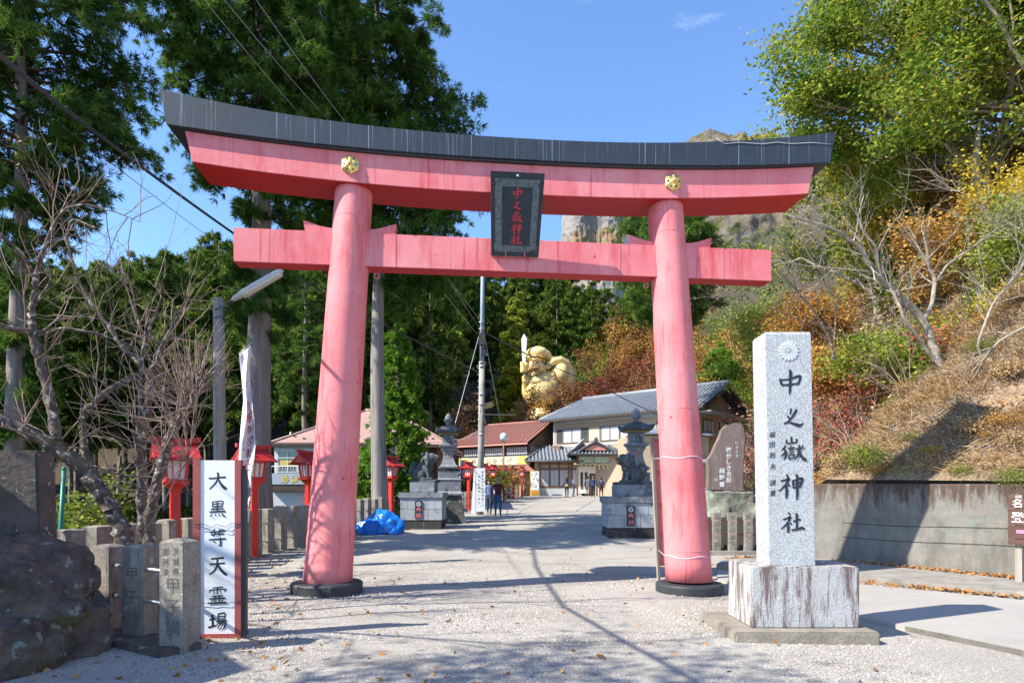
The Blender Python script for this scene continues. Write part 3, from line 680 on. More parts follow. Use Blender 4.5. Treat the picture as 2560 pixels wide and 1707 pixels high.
# ================================================================== granite name pillar
def monument():
    t = thing('stone_name_pillar', 'tall pale granite pillar with black brushed characters and a flower crest on a stained plinth', 'monument', (3.4, 7.9, -.1))
    o = t.location
    b = MB(); b.box((2.5, 7.18, -.25), (4.14, 8.45, .03)); b.build('footing', FOOT, t, o, bevel=.02)
    b = MB(); b.box((2.77, 7.4, .031), (4.02, 8.2, .735)); b.build('plinth', PLINTH, t, o, bevel=.012)
    # shaft leans a touch towards the road
    x0, x1, y0, y1 = 3.027, 3.565, 7.52, 7.92; lean = -.052
    def sh(x, y, z): return Vector((x + lean * (z - .736) / 2.75, y, z))
    b = MB(); zt = 3.485
    ring = lambda z, i=0: [tuple(sh(x0 + i, y0 + i, z)), tuple(sh(x1 - i, y0 + i, z)), tuple(sh(x1 - i, y1 - i, z)), tuple(sh(x0 + i, y1 - i, z))]
    b.loft([ring(.736), ring(zt - .03), ring(zt, .012)]); b.build('shaft', GRAN, t, o, bevel=.004)
    ux = Vector((1, 0, 0)); uz = Vector((lean / 2.75, 0, 1))
    def fp(px, py):  # photo point on the front face
        z = CAMZ - (py - HY) / F * (y0 - .004); return Vector(((px - CX) / F * y0, y0 - .004, z))
    b = MB()
    for ch, px, py, s in (('中', 1974, 955, .30), ('之', 1980, 1042, .245), ('嶽', 1979, 1122, .29), ('神', 1976, 1214, .285), ('社', 1979, 1306, .255)):
        b = MB(); brush(b, BR[ch], fp(px, py), s, ux, uz, ws=1.05); b.build('character', TXBLK, t, o)
    b = MB()
    for ch, px, py in zip('福田赳夫謹書', (1930, 1930, 1931, 1932, 1932, 1932), (1086, 1111, 1137, 1166, 1206, 1232)): write(b, ch, fp(px, py), .068, ux, uz, bold=.01, slant=.1, jit=.12)
    b.build('signature', TXBLK, t, o)
    c = fp(1971, 877); b = MB()
    for j in range(16):
        a = math.pi / 8 * j; pts = []
        d = Vector((math.cos(a), 0, math.sin(a))); e = Vector((-math.sin(a), 0, math.cos(a)))
        poly = [d * .02 + e * .001, d * .09 + e * .0165, d * .112 + e * .014, d * .122, d * .112 - e * .014, d * .09 - e * .0165, d * .02 - e * .001]
        b.loft([[tuple(c + p + Vector((0, .006, 0))) for p in poly], [tuple(c + p * .97 + Vector((0, -.006, 0))) for p in poly]])
    b.ball(tuple(c), (.016, .01, .016)); b.build('flower_crest', mat('crest_granite', (.56, .57, .57), (.52, .53, .53), 9, .7), t, o)
monument()
# ================================================================== left foreground
def signboard():
    """tall white board in a maroon frame"""
    p = W(546, 1590, 7.05); x, y = p.x, p.y; t = thing('upright_signboard', 'tall white board with six black brushed characters in a maroon frame beside the stone posts', 'signboard', (x, y, 0), R(4))
    w = .255; H = 1.95
    b = MB(); b.box((-w + .075, -.03, .05), (w - .065, .02, H), 0); b.build('white_panel', WHITE, t)
    b = MB(); b.box((-w, -.045, .0), (-w + .075, .03, H + .03)); b.box((w - .065, -.045, .0), (w, .03, H + .005)); b.box((-w + .0751, -.043, .0), (w - .0651, .028, .05)); b.build('frame', MAROON, t)
    b = MB(); b.box((w + .001, -.02, .02), (w + .045, .05, H - .1)); b.box((w - .02, .031, .02), (w + .02, .06, H - .05)); b.build('back_post', DARKM, t)
    b = MB(); zs = [1.70, 1.375, 1.05, .715, .385, .135]
    for ch, z, s in zip('大黒尊天霊場', [1.705, 1.385, 1.075, .765, .44, .155], (.215, .19, .20, .21, .20, .20)): b = MB(); brush(b, BR[ch], (.0, -.032, z + .03), s, (1, 0, 0), (0, 0, 1), ws=1.15); b.build('character', TXBLK, t)
    for z, sg in ((1.27, .04), (1.24, .05), (.40, .012)):
        b = MB(); b.tube([(-w - .004 + (2 * w + .008) * k / 10, -.05, z - sg * math.sin(math.pi * k / 10) * (1 + .6 * math.sin(k * 2.1))) for k in range(11)], .0028, 4); b.build('tie_wire', DARKM, t)
signboard()

def cap_post(b, x0, x1, y0, y1, z0, z1, m=0, cap=.03):
    ring = lambda z, i=0: [(x0 + i, y0 + i, z), (x1 - i, y0 + i, z), (x1 - i, y1 - i, z), (x0 + i, y1 - i, z)]
    b.loft([ring(z0), ring(z1 - cap), ring(z1, min(x1 - x0, y1 - y0) * .28)], m)
def near_fence():
    t = thing('stone_fence', 'short row of three weathered stone fence posts with engraved names joined by grey pipes', 'fence', (-3.75, 6.7, 0)); o = t.location
    for i, (px, d, w, h, nm) in enumerate([(450, 6.5, .27, 1.13, '茨城県'), (353, 6.98, .265, 1.03, ''), (271, 7.3, .26, 1.01, '')]):
        c = W(px, 1500, d); a = R(-10); b = MB()
        b.M = Matrix.Translation((c.x, c.y, 0)) @ Matrix.Rotation(a, 4, 'Z')
        cap_post(b, -w / 2, w / 2, -.13, .13, -.1, h); p = b.build('post', POST, t, o, bevel=.006)
        if i < 2:
            b = MB(); b.M = Matrix.Translation((c.x, c.y, 0)) @ Matrix.Rotation(a, 4, 'Z')
            yf = -.1325
            if i == 0:
                column(b, '茨城県', (.055, yf, h - .12), .10, .075, bold=.004); column(b, '那珂湊', (-.06, yf, h - .125), .10, .07, bold=.004)
                column(b, '甲子講', (.02, yf, h - .46), .21, .16, bold=.004)
            else: column(b, '甲子', (.0, yf, h - .3), .25, .14, bold=.004)
            b.build('engraving', TXGREY, p, o)
    for z in (.78, .44):
        b = MB(); b.tube([tuple(W(262, 1500, 7.33).xy) + (z,), tuple(W(450, 1500, 6.5).xy) + (z,)], .02, 10); b.build('rail', STEEL, t, o)
    b = MB(); b.M = Matrix.Translation((-3.95, 6.78, 0)) @ Matrix.Rotation(R(-30), 4, 'Z'); b.box((-.95, -.26, -.1), (.78, .2, .07)); b.build('base_slab', DKST, t, o, bevel=.015)
near_fence()
def near_rocks():
    t = thing('boulder', 'large dark mossy boulder patched with pale lichen at the left edge', 'boulder', (-4.95, 6.3, .3)); b = MB()
    b.ball((0, 0, .45), (.78, .62, .44), n=24, k=16); b.ball((-.5, .1, .5), (.6, .6, .42), n=20, k=12); b.ball((.35, -.1, .38), (.42, .45, .33), n=20, k=12); b.ball((.05, -.2, .15), (.9, .5, .32), n=20, k=12)
    o = b.build('boulder_body', MOSSR, t); remesh(o, .026, 2, .28, .5, fine=.4); o.name = 'rock'
    t = thing('rock_base', 'low dark mossy stone base under the boulder with a ledge of yellow moss', 'stone base', (-4.6, 6.0, 0)); b = MB()
    b.M = Matrix.Rotation(R(-14), 4, 'Z')
    b.box((-1.6, -.55, -.2), (.42, .65, .45)); b.ball((.12, -.2, .15), (.42, .5, .36), n=16, k=10)
    o = b.build('rock', MOSSR, t); remesh(o, .03, 2, .16, .35, fine=.5)
    b = MB(); b.M = Matrix.Translation((-5.18, 6.5, 0)) @ Matrix.Rotation(R(8), 4, 'Z')
    b.loft([[(x, y, z) for x, y in ((-.55, -.16), (.45 - .03 * (z - 1), -.16), (.45 - .03 * (z - 1), .16), (-.55, .16))] for z in (.95, 1.3, 1.7, 2.02)])
    tag(b.build('standing_slab', DKST, None, (-5.18, 6.5, 1), bevel=.03), 'dark upright stone slab speckled with white and orange lichen above the boulder', 'stone slab')
near_rocks()

# far stone fence along the left side of the road
def road_fence():
    t = thing('road_fence', 'long row of square grey stone posts along the left side of the path', 'fence', (-6, 12, 0)); o = t.location
    y = 7.6; k = 0; last = None; posts = []
    while y < 22.6:
        x = float(fencex(y)) + (.0 if y > 15 else 0); zz = float(gz(x + .6, y))
        h = 1.1 + .02 * math.sin(k * 2.3); w = .165 if y > 12 else .19
        b = MB(); b.M = Matrix.Translation((x, y, 0)) @ Matrix.Rotation(R(-11), 4, 'Z')
        cap_post(b, -w, w * .35, -w * .85, w * .85, zz - .25, zz + h + .006 * (k % 3), cap=.02)
        p = b.build('post', POST, t, o, bevel=.005); posts.append((x, y, zz)); k += 1
        y += .56 if y > 12 else .62
    for zr in (.32, .75):
        b = MB(); b.tube([(x + .0, y_, z + zr) for x, y_, z in posts], .016, 6); b.build('rail', STEEL, t, o)
    b = MB()
    for (x0, y0, z0), (x1, y1, z1) in zip(posts, posts[1:]):
        b.loft([[(x0 - .16, y0, z0 - .4), (x0 + .13, y0, z0 - .4), (x0 + .13, y0, z0 + .04), (x0 - .16, y0, z0 + .04)], [(x1 - .16, y1, z1 - .4), (x1 + .13, y1, z1 - .4), (x1 + .13, y1, z1 + .04), (x1 - .16, y1, z1 + .04)]])
    b.build('base_course', KERB, t, o)
road_fence()
def post_fence(name, label, P0, P1, n, h=1.05, w=.1, mt=POST):
    t = thing(name, label, 'fence', P0[:] + (0,)); o = t.location; a = math.atan2(P1[1] - P0[1], P1[0] - P0[0]); pp = []
    for i in range(n):
        f = i / (n - 1); x = P0[0] + (P1[0] - P0[0]) * f; y = P0[1] + (P1[1] - P0[1]) * f; z = float(gz(x + .5, y))
        b = MB(); b.M = Matrix.Translation((x, y, 0)) @ Matrix.Rotation(a, 4, 'Z'); cap_post(b, -w, w, -w, w, z - .2, z + h, cap=.015); b.build('post', mt, t, o); pp.append((x, y, z))
    for zr in (.3, .72):
        b = MB(); b.tube([(x, y, z + zr) for x, y, z in pp], .02, 6); b.build('rail', WOODG, t, o)
post_fence('far_stone_fence', 'thin stone fence behind the row of small red lanterns', (-2.75, 31), (.55, 57), 34, 1.0, .09)

# ------------------------------------------------------------------ red lanterns
def lantern(label, group='red lanterns lining the left side of the path'):
    t = thing('red_lantern', label, 'lantern', group=group)
    b = MB(); b.box((-.078, -.078, -.25), (.078, .078, 1.62)); b.box((-.10, -.10, -.25), (.10, .10, .04)); b.build('post', VERM, t, bevel=.008)
    b = MB(); b.loft([[(-r, -r, z), (r, -r, z), (r, r, z), (-r, r, z)] for r, z in ((.079, 1.60), (.09, 1.66), (.16, 1.74), (.205, 1.76), (.205, 1.80), (.17, 1.80))]); b.build('base_tray', VERM, t)
    h0, h1, r0, r1 = 1.80, 2.22, .145, .19
    b = MB()
    for sx in (-1, 1):
        for sy in (-1, 1):
            b.loft([[(sx * r + dx, sy * r + dy, z) for dx, dy in ((-.022, -.022), (.022, -.022), (.022, .022), (-.022, .022))] for r, z in ((r0, h0), (r1, h1))])
    for z, r in ((h0 + .02, r0), (h1 - .04, r1)):
        for q in range(4):
            c, s_ = math.cos(q * PI2), math.sin(q * PI2); m_ = b.M; b.M = Matrix.Rotation(q * PI2, 4, 'Z'); b.box((-r, -r - .02, z - .02), (r, -r + .016, z + .025)); b.M = m_
    for q in range(4):                                   # glazing bars
        m_ = b.M; b.M = Matrix.Rotation(q * PI2, 4, 'Z')
        for u in (-.06, .06): b.loft([[(u * k + dx, -r + dy, z) for dx, dy in ((-.007, -.012), (.007, -.012), (.007, .004), (-.007, .004))] for r, z, k in ((r0, h0 + .04, .9), (r1, h1 - .04, 1.05))])
        b.M = m_
    b.build('frame', VERM, t)
    b = MB(); b.loft([[(-r, -r, z), (r, -r, z), (r, r, z), (-r, r, z)] for r, z in ((r0 - .008, h0 + .01), (r1 - .008, h1 - .01))]); b.build('paper_pane', PAPER, t)
    # curved gable roof, ridge along x
    b = MB(); n = 8; pr = []
    for i in range(n + 1):
        u = i / n; pr.append((-.43 * (1 - u), 2.2 + .30 * u ** 1.35 + .02 * (1 - u) ** 6))
    up = pr + [(-x, z) for x, z in pr[::-1][1:]]; dn = [(x, z - .045) for x, z in up]
    b.prism([(y, z) for y, z in up] + [(y, z) for y, z in dn[::-1]], -.36, .36, 0, axis='x'); b.build('roof', VERMR, t)
    b = MB(); b.loft([[(x, -.05, 2.48 + e), (x, .05, 2.48 + e), (x, .06, 2.57 + e), (x, -.06, 2.57 + e)] for x, e in ((-.41, .03), (-.2, 0), (.2, 0), (.41, .03))]); b.build('ridge_beam', VERMR, t)
    b = MB()
    for s in (-1, 1):
        b = MB(); b.loft([[(s * (.26 + .09), y, z) for y, z in ((-.22, 2.23), (.22, 2.23), (0, 2.45))], [(s * .26, y, z) for y, z in ((-.22, 2.23), (.22, 2.23), (0, 2.45))]]); b.build('gable_board', VERM, t)
    return t
PI2 = math.pi / 2
L0 = lantern('largest red wooden lantern partly hidden behind bare cherry stems')
spots = [(438, 11.4, -38, None), (634, 14.6, -52, 'red lantern on a square post beside the white banner'),
 (772, 18.2, -52, 'red lantern half hidden behind the left gate pillar'), (978, 23.9, -60, 'red lantern standing above the blue tarpaulin'),
 (1172, 34, -62, 'red lantern just left of the tall white notice at the utility pole'), (1211, 39.5, -62, 'red lantern mostly hidden behind the tall white notice'), (1234, 43.5, -62, 'distant red lantern above the heads of the walking couple'),
 (1262, 47, -62, 'distant red lantern just right of the man in burgundy'), (1284, 50.5, -62, 'second to last of the distant red lanterns'), (1305, 54, -62, 'farthest red lantern at the end of the row')]
for i, (px, d, rz, lb) in enumerate(spots):
    q = L0 if i == 0 else copy_tree(L0); p = W(px, HY, d); q.location = (p.x, d, float(gz(max(p.x, float(fencex(d)) + .1), d)) + (.0 if i else -.02)); q.rotation_euler = (0, 0, R((35, 50, 58, 62)[i] if i < 4 else 66))
    if lb: q['label'] = lb
b = MB(); b.box((-.06, -.1, 1.15), (.06, .1, 1.5)); ob = b.build('switch_box', VERM, L0, bevel=.02); ob.location = (-.0, .2, 0)

# ------------------------------------------------------------------ banner on a pole
def banner():
    base = W(604, 1400, 12.6); t = thing('prayer_banner', 'tall twisted white cloth banner with red and black writing beside the cedar trunk', 'banner', (base.x, base.y, 0)); o = t.location
    d = 12.6
    b = MB(); b.tube([W(612, 1420, d + .12), W(616, 1100, d + .12), W(625, 862, d + .12)], .014, 8); b.tube([W(596, 884, d), W(630, 856, d + .12)], .008, 6); b.build('pole', STEEL, t, o)
    L_ = [(598, 884), (604, 940), (608, 1000), (602, 1060), (598, 1110), (595, 1160), (600, 1230), (605, 1302)]
    Rr = [(627, 864), (624, 920), (628, 1000), (636, 1060), (638, 1110), (632, 1160), (628, 1230), (622, 1304)]
    Ly = np.interp
    def fn(u, v):
        py = 884 + 420 * v; i = v * 7; a = np.interp(i, range(8), [q[0] for q in L_]); c = np.interp(i, range(8), [q[0] for q in Rr])
        if v == 0: pass
        px = a + (c - a) * u; dd = d + .10 * math.sin(u * 7 + v * 6) * (.6 + .4 * v) + .05 * math.sin(v * 22 + u * 3)
        p = W(px, py - 18 * u * (1 - v), dd); return tuple(p)
    b = MB(); b.grid(fn, 26, 80); c = b.build('cloth', CLOTH, t, o)
    sd = c.modifiers.new('s', 'SOLIDIFY'); sd.thickness = .004
    def on(u, v, n=1):
        p = Vector(fn(u, v)); px_ = (Vector(fn(min(u + .05, 1), v)) - p).normalized(); pz_ = (Vector(fn(u, max(v - .02, 0))) - p).normalized(); nn = px_.cross(pz_).normalized(); return p + nn * .012, px_, pz_
    for text, u, v0, dv, s, m in (('皆様のお幸せ', .62, .33, .068, .2, TXRED), ('じんじゃ', .30, .53, .04, .12, TXBLK), ('さいでございます', .86, .38, .075, .2, TXBLK), ('こくしん', .55, .84, .045, .14, TXRED), ('甲子神社', .3, .80, .05, .15, TXBLK)):
        b = MB()
        for k, ch in enumerate(text):
            if v0 + dv * k > .97: break
            p, ux, uz = on(u, v0 + dv * k); write(b, ch, p + Vector((0, -.03, 0)), s, ux * .75, uz, bold=.006)
        b.build('writing', m, t, o)
banner()

# ------------------------------------------------------------------ timber pole with a street light
def lamp_pole():
    d = 16.2; p = W(549, HY, d); t = thing('timber_lamp_pole', 'grey timber pole carrying a long slanted street light behind the white signboard', 'street lamp', (p.x, p.y, -1.0)); o = t.location
    b = MB(); b.tube([W(552, 1420, d), W(550, 1150, d), W(548, 950, d), W(546, 746, d)], [.165, .155, .142, .125], 16); b.build('pole', WOODG, t, o)
    b = MB(); a = W(560, 772, d - .08); e = W(580, 752, d - .12); b.tube([W(560, 800, d - .1), a, e, W(612, 725, d - .15)], .022, 8); b.tube([W(534, 775, d - .15), W(560, 765, d - .16), W(585, 755, d - .14)], .012, 5)
    b.tube([W(530, 795, d - .16), W(562, 788, d - .17)], .01, 5); b.build('bracket', DARKM, t, o)
    A = W(578, 752, d - .1); B = W(707, 676, d - .3); ax = (B - A).normalized(); sd = Vector((0, 1, 0)); up = sd.cross(ax) * -1
    if up.z < 0: up = -up
    def ring(f, w, h0, h1): c = A + (B - A) * f; return [tuple(c + sd * (w * math.cos(q)) + up * ((h1 if math.sin(q) > 0 else h0) * math.sin(q))) for q in [2 * math.pi * j / 16 for j in range(16)]]
    b = MB(); b.loft([ring(0, .03, .02, .02), ring(.06, .09, .05, .06), ring(.25, .13, .07, .10), ring(.6, .135, .08, .10), ring(.93, .12, .07, .085), ring(1, .06, .03, .04)], 0, True); b.build('lamp_housing', mat('enamel_housing', (.62, .60, .57), None, 3, .45), t, o)
    b = MB(); u0 = -up; off = up * -.045; b.loft([[tuple(Vector(q) + off) for q in ring(f, w, .075, .01)] for f, w in ((.22, .10), (.3, .118), (.9, .112), (.96, .08))], 0, True); b.build('diffuser', mat('lamp_diffuser', (.72, .66, .55), None, 3, .35), t, o)
    b = MB(); b.box((-.05, -.2, 0), (.05, -.1, .01)) if False else None
lamp_pole()
b = MB(); b.tube([(-6.85, 9.6, -.3), (-6.72, 9.6, 1.93)], .03, 8); b.ball((-6.718, 9.6, 1.95), .034)
tag(b.build('plant_stake', mat('green_plastic', (.03, .22, .17), None, 3, .4), None, (-6.8, 9.6, 0)), 'thin green garden stake standing behind the cherry trunk', 'stake')

# ------------------------------------------------------------------ bare cherry trees
def cherry(name, label, base_d, limbs, seed, dens=1.0, sprout=(), twl=(.35, .9)):
    rg = np.random.default_rng(seed); big = []; fine = []
    for L_ in limbs:
        P = np.array([W(px, py, d) for px, py, d, r in L_]); r = np.array([q[3] for q in L_])
        # refine and roughen
        n = len(P); t = np.linspace(0, n - 1, (n - 1) * 6 + 1); Q = np.stack([np.interp(t, range(n), P[:, i]) for i in range(3)], -1)
        Q[1:-1] = (Q[:-2] + 2 * Q[1:-1] + Q[2:]) / 4; Q[1:-1] = (Q[:-2] + 2 * Q[1:-1] + Q[2:]) / 4
        rr = np.interp(t, range(n), r); Q[1:-1] += rg.normal(0, .12, (len(Q) - 2, 3)) * rr[1:-1, None]
        rr = rr * .84 * (1 + .10 * np.sin(t * 7 + seed)); big.append((Q, rr))
        ln = np.linalg.norm(np.diff(Q, axis=0), axis=1).sum()
        for k in range(int(ln * 5.0 * dens)):
            i = rg.integers(len(Q) // 5, len(Q)); 
            if rr[i] > .10 and rg.uniform() < .7: continue
            d = unit(Q[min(i + 1, len(Q) - 1)] - Q[max(i - 1, 0)]) * .5 + rg.normal(0, .6, 3) + np.array([0, 0, .15])
            grow(Q[i], d, rg.uniform(*twl), max(.0075, min(rr[i] * .35, .014)), 2 if rg.uniform() < .55 else 1, rg, fine, [], spread=.5, up=.05, shrink=.62, seg=4, amp=.07, kids=(2, 4), taper=.6)
    for (px, py, d, n, ln) in sprout:                     # straight water shoots
        c = np.array(W(px, py, d))
        for k in range(n):
            dv = rg.normal(0, .42, 3) + np.array([0, -.1, 1.0 if rg.uniform() < .6 else .2]); dv = unit(dv); l = ln * rg.uniform(.5, 1.25)
            P = wob(c, c + dv * l, 6, .03, rg); fine.append((P, np.linspace(.009, .003, 6)))
            for q in range(rg.integers(0, 3)):
                i = rg.integers(1, 5); dd = unit(dv + rg.normal(0, .45, 3)); fine.append((wob(P[i], P[i] + dd * l * .35, 4, .03, rg), np.linspace(.005, .002, 4)))
    loc = np.array(W(limbs[0][0][0], limbs[0][0][1], limbs[0][0][2])); loc[2] = 0
    t = thing(name, label, 'tree', loc)
    link('trunk', tubes_mesh([(p - loc, r) for p, r in big], BARKL, sides=10), t); link('branches', tubes_mesh([(p - loc, r) for p, r in fine], TWIG), t)
    return t
# main leaning cherry (photo points, distance, radius)
cherry('cherry_tree', 'leafless lichen covered cherry tree leaning left with a thick curved trunk', 9,
 [[(318, 1365, 8.9, .15), (290, 1290, 8.9, .14), (262, 1240, 8.85, .135), (235, 1205, 8.8, .13), (185, 1150, 8.7, .12), (120, 1105, 8.6, .11), (50, 1070, 8.5, .10), (-10, 1045, 8.4, .095), (-120, 1010, 8.3, .08)],
  [(150, 1118, 8.65, .075), (140, 1090, 8.6, .085), (128, 1010, 8.7, .08), (108, 930, 8.7, .075), (88, 870, 8.6, .065), (78, 800, 8.6, .06), (84, 740, 8.6, .048), (92, 680, 8.6, .042), (112, 615, 8.5, .034), (145, 545, 8.4, .026), (165, 520, 8.3, .02), (215, 510, 8.2, .014), (290, 530, 8.1, .009), (350, 555, 8.0, .005)],
  [(78, 830, 8.6, .05), (40, 825, 8.3, .04), (0, 815, 8.1, .045), (-60, 800, 8, .04)], [(84, 690, 8.6, .03), (60, 640, 8.3, .03), (20, 600, 8.1, .028), (-40, 560, 8, .02)],
  [(92, 840, 8.6, .03), (150, 820, 8.9, .026), (230, 830, 9.1, .02), (290, 850, 9.2, .012), (360, 880, 9.3, .008)], [(88, 760, 8.6, .02), (130, 700, 8.5, .016), (118, 650, 8.4, .01)]], 5, .9, ((0, 1050, 8.4, 6, .7), (60, 1060, 8.5, 5, .8), (90, 900, 8.6, 6, .6)))
cherry('cherry_tree', 'bare multi stemmed cherry tree with pale lichened forks beside the red lantern', 9.4,
 [[(362, 1370, 9.3, .10), (356, 1300, 9.3, .085), (352, 1220, 9.3, .075), (356, 1130, 9.3, .07), (362, 1060, 9.3, .068), (374, 985, 9.3, .07), (372, 930, 9.3, .07), (392, 915, 9.3, .05), (400, 880, 9.2, .045), (425, 830, 9.2, .04), (445, 790, 9.1, .02), (470, 740, 9.1, .012)],
  [(374, 940, 9.3, .05), (340, 900, 9.25, .045), (300, 860, 9.2, .038), (262, 800, 9.2, .032), (228, 760, 9.1, .028), (195, 700, 9.1, .024), (180, 650, 9, .02), (165, 590, 9, .018), (180, 545, 9, .014), (240, 570, 8.9, .008)],
  [(352, 1225, 9.25, .05), (350, 1100, 9.15, .045), (352, 1010, 9.1, .04), (350, 940, 9.1, .035), (356, 880, 9.1, .03), (375, 820, 9, .026), (395, 770, 9, .02), (405, 735, 9, .012), (370, 700, 9, .007)],
  [(345, 935, 9.3, .035), (310, 955, 9.3, .05), (270, 975, 9.3, .055), (235, 1010, 9.3, .058), (205, 1035, 9.3, .06), (208, 1090, 9.3, .06), (214, 1150, 9.25, .062), (222, 1190, 9.2, .065)],
  [(270, 970, 9.3, .02), (262, 940, 9.2, .018), (268, 830, 9.1, .01)], [(368, 900, 9.2, .02), (345, 800, 9.2, .014), (330, 720, 9.2, .01), (290, 660, 9.1, .006)],
  [(262, 800, 9.2, .014), (200, 790, 9.1, .012), (130, 800, 9.0, .008), (60, 790, 8.9, .005)]], 9, .85, ((235, 1010, 9.3, 7, .5), (350, 1180, 9.2, 9, .7), (290, 1200, 9.1, 8, .8)))
cherry('cherry_tree', 'pollarded bare cherry stem with a spray of straight thin shoots near the timber pole', 9,
 [[(372, 1370, 8.9, .09), (374, 1290, 8.85, .085), (385, 1230, 8.8, .085), (405, 1160, 8.8, .08), (425, 1090, 8.8, .08), (448, 1045, 8.8, .075), (470, 1020, 8.8, .075), (485, 1000, 8.8, .07), (494, 960, 8.8, .055), (500, 935, 8.8, .045)]], 13, .35,
 ((468, 1020, 8.75, 40, 1.0), (490, 985, 8.75, 30, .8), (497, 940, 8.8, 16, .7), (440, 1060, 8.7, 16, 1.1), (470, 1150, 8.7, 22, 1.3), (410, 1140, 8.7, 10, .9)))
# ================================================================== guardian lions, stone lanterns
STONE = mat('blue_grey_stone', (.28, .30, .32), (.19, .205, .22), 3, .85, .01, 20, spot=(.36, .38, .39), spscale=7, spamt=(.62, .7), stain=(.06, .06, .065), sscale=(3, 3, 1.6), samt=(.54, .66), grain=.25)
LIONM = mat('dark_carved_stone', (.12, .135, .14), (.07, .08, .082), 5, .85, .012, 18, spot=(.24, .26, .26), spscale=9, spamt=(.6, .68), stain=(.05, .06, .035), sscale=(5, 5, 5), samt=(.55, .7), grain=.3)
BLOCKS = mat('block_stone', (.44, .46, .48), (.31, .33, .345), 2, .85, .006, 25, spot=(.18, .18, .18), spscale=4, spamt=(.6, .68), grain=.2)
def lion(face, label, group, open_mouth=False):
    """seated guardian lion facing +x (face=1) or -x, base at z=0"""
    t = thing('lion_statue', label, 'statue', group=group); s = face; b = MB()
    B = lambda x, y, z, r, **k: b.ball((s * x, y, z), r, n=14, k=10)
    def T(pts, rad): b.tube([(s * x, y, z) for x, y, z in pts], rad, 10)
    B(-.22, 0, .22, (.24, .20, .22)); B(-.10, 0, .36, (.22, .18, .24)); B(.06, 0, .50, (.19, .18, .26))       # haunch, back, chest
    B(-.2, .17, .16, (.2, .09, .17)); B(-.2, -.17, .16, (.2, .09, .17))                                             # thighs
    for q in (-1, 1):
        T([(.02, q * .12, .46), (.10, q * .13, .26), (.14, q * .13, .06)], [.085, .065, .06]); B(.19, q * .13, .045, (.09, .06, .045)); B(.0, q * .2, .04, (.14, .06, .04))
    B(.10, 0, .66, (.20, .24, .22)); B(.20, 0, .74, (.17, .17, .15)); B(.34, 0, .70 if not open_mouth else .73, (.10, .12, .06)); B(.31, 0, .62 if not open_mouth else .585, (.09, .10, .04))
    B(.26, .07, .82, (.05, .045, .035)); B(.26, -.07, .82, (.05, .045, .035)); B(.42, 0, .745, (.035, .06, .03))
    for k in range(34):                                                                                           # mane curls
        a = k * 2.4; h = k / 34; B(.03 - .12 * math.cos(a * .5) * 1.0 + .0, .24 * math.sin(a) * (1 - .3 * h), .48 + .4 * h, .055)
    T([(-.38, 0, .1), (-.46, 0, .3), (-.42, 0, .5), (-.36, 0, .62)], [.08, .13, .11, .03])
    for k in range(8): B(-.42 + .05 * math.cos(k), .11 * math.sin(k * 1.3), .2 + .05 * k, .05)
    o = b.build('body', LIONM, t); remesh(o, .018, 1, .03, .06)
    for q in (-1, 1):
        b = MB(); b.ball((s * .345, q * .065, .80), (.02, .022, .02), n=8, k=6); b.build('eye', PAPER, t)
    b = MB(); z = .655; b.ball((s * .35, 0, z + .0), (.075, .085, .012 if not open_mouth else .03), n=12, k=8); b.build('mouth', TXRED, t)
    if open_mouth:
        b = MB(); b.ball((s * .36, 0, z - .028), (.07, .08, .012)); b.ball((s * .37, 0, z + .03), (.06, .075, .01)); b.build('teeth', mat('gold_teeth', (.6, .42, .12)), t)
    b = MB(); b.box((-.47, -.24, -.07), (.42, .24, .02)); b.build('base_plate', LIONM, t, bevel=.02)
    return t
def blockwall(b, x0, x1, y0, y1, z0, z1, courses, cols, gap=.012):
    """coursed blocks standing proud of a core"""
    b.box((x0 + .01, y0 + .01, z0), (x1 - .01, y1 - .01, z1), 1)
    hz = (z1 - z0) / courses
    for c in range(courses):
        n = cols + (c % 2); e = [x0 + (x1 - x0) * q / n for q in range(n + 1)]
        if c % 2: e = [x0] + [x0 + (x1 - x0) * (q - .5) / (n - 1) for q in range(1, n)] + [x1]
        for i in range(n):
            for ya, yb in ((y0, y0 + .05), (y1 - .05, y1)): b.box((e[i] + gap / 2, ya, z0 + hz * c + gap / 2), (e[i + 1] - gap / 2, yb, z0 + hz * (c + 1) - gap / 2), 0)
        m = 2; f = [y0 + .051 + (y1 - y0 - .102) * q / m for q in range(m + 1)]
        for i in range(m):
            for xa, xb in ((x0, x0 + .05), (x1 - .05, x1)): b.box((xa, f[i] + gap / 2, z0 + hz * c + gap / 2), (xb, f[i + 1] - gap / 2, z0 + hz * (c + 1) - gap / 2), 0)
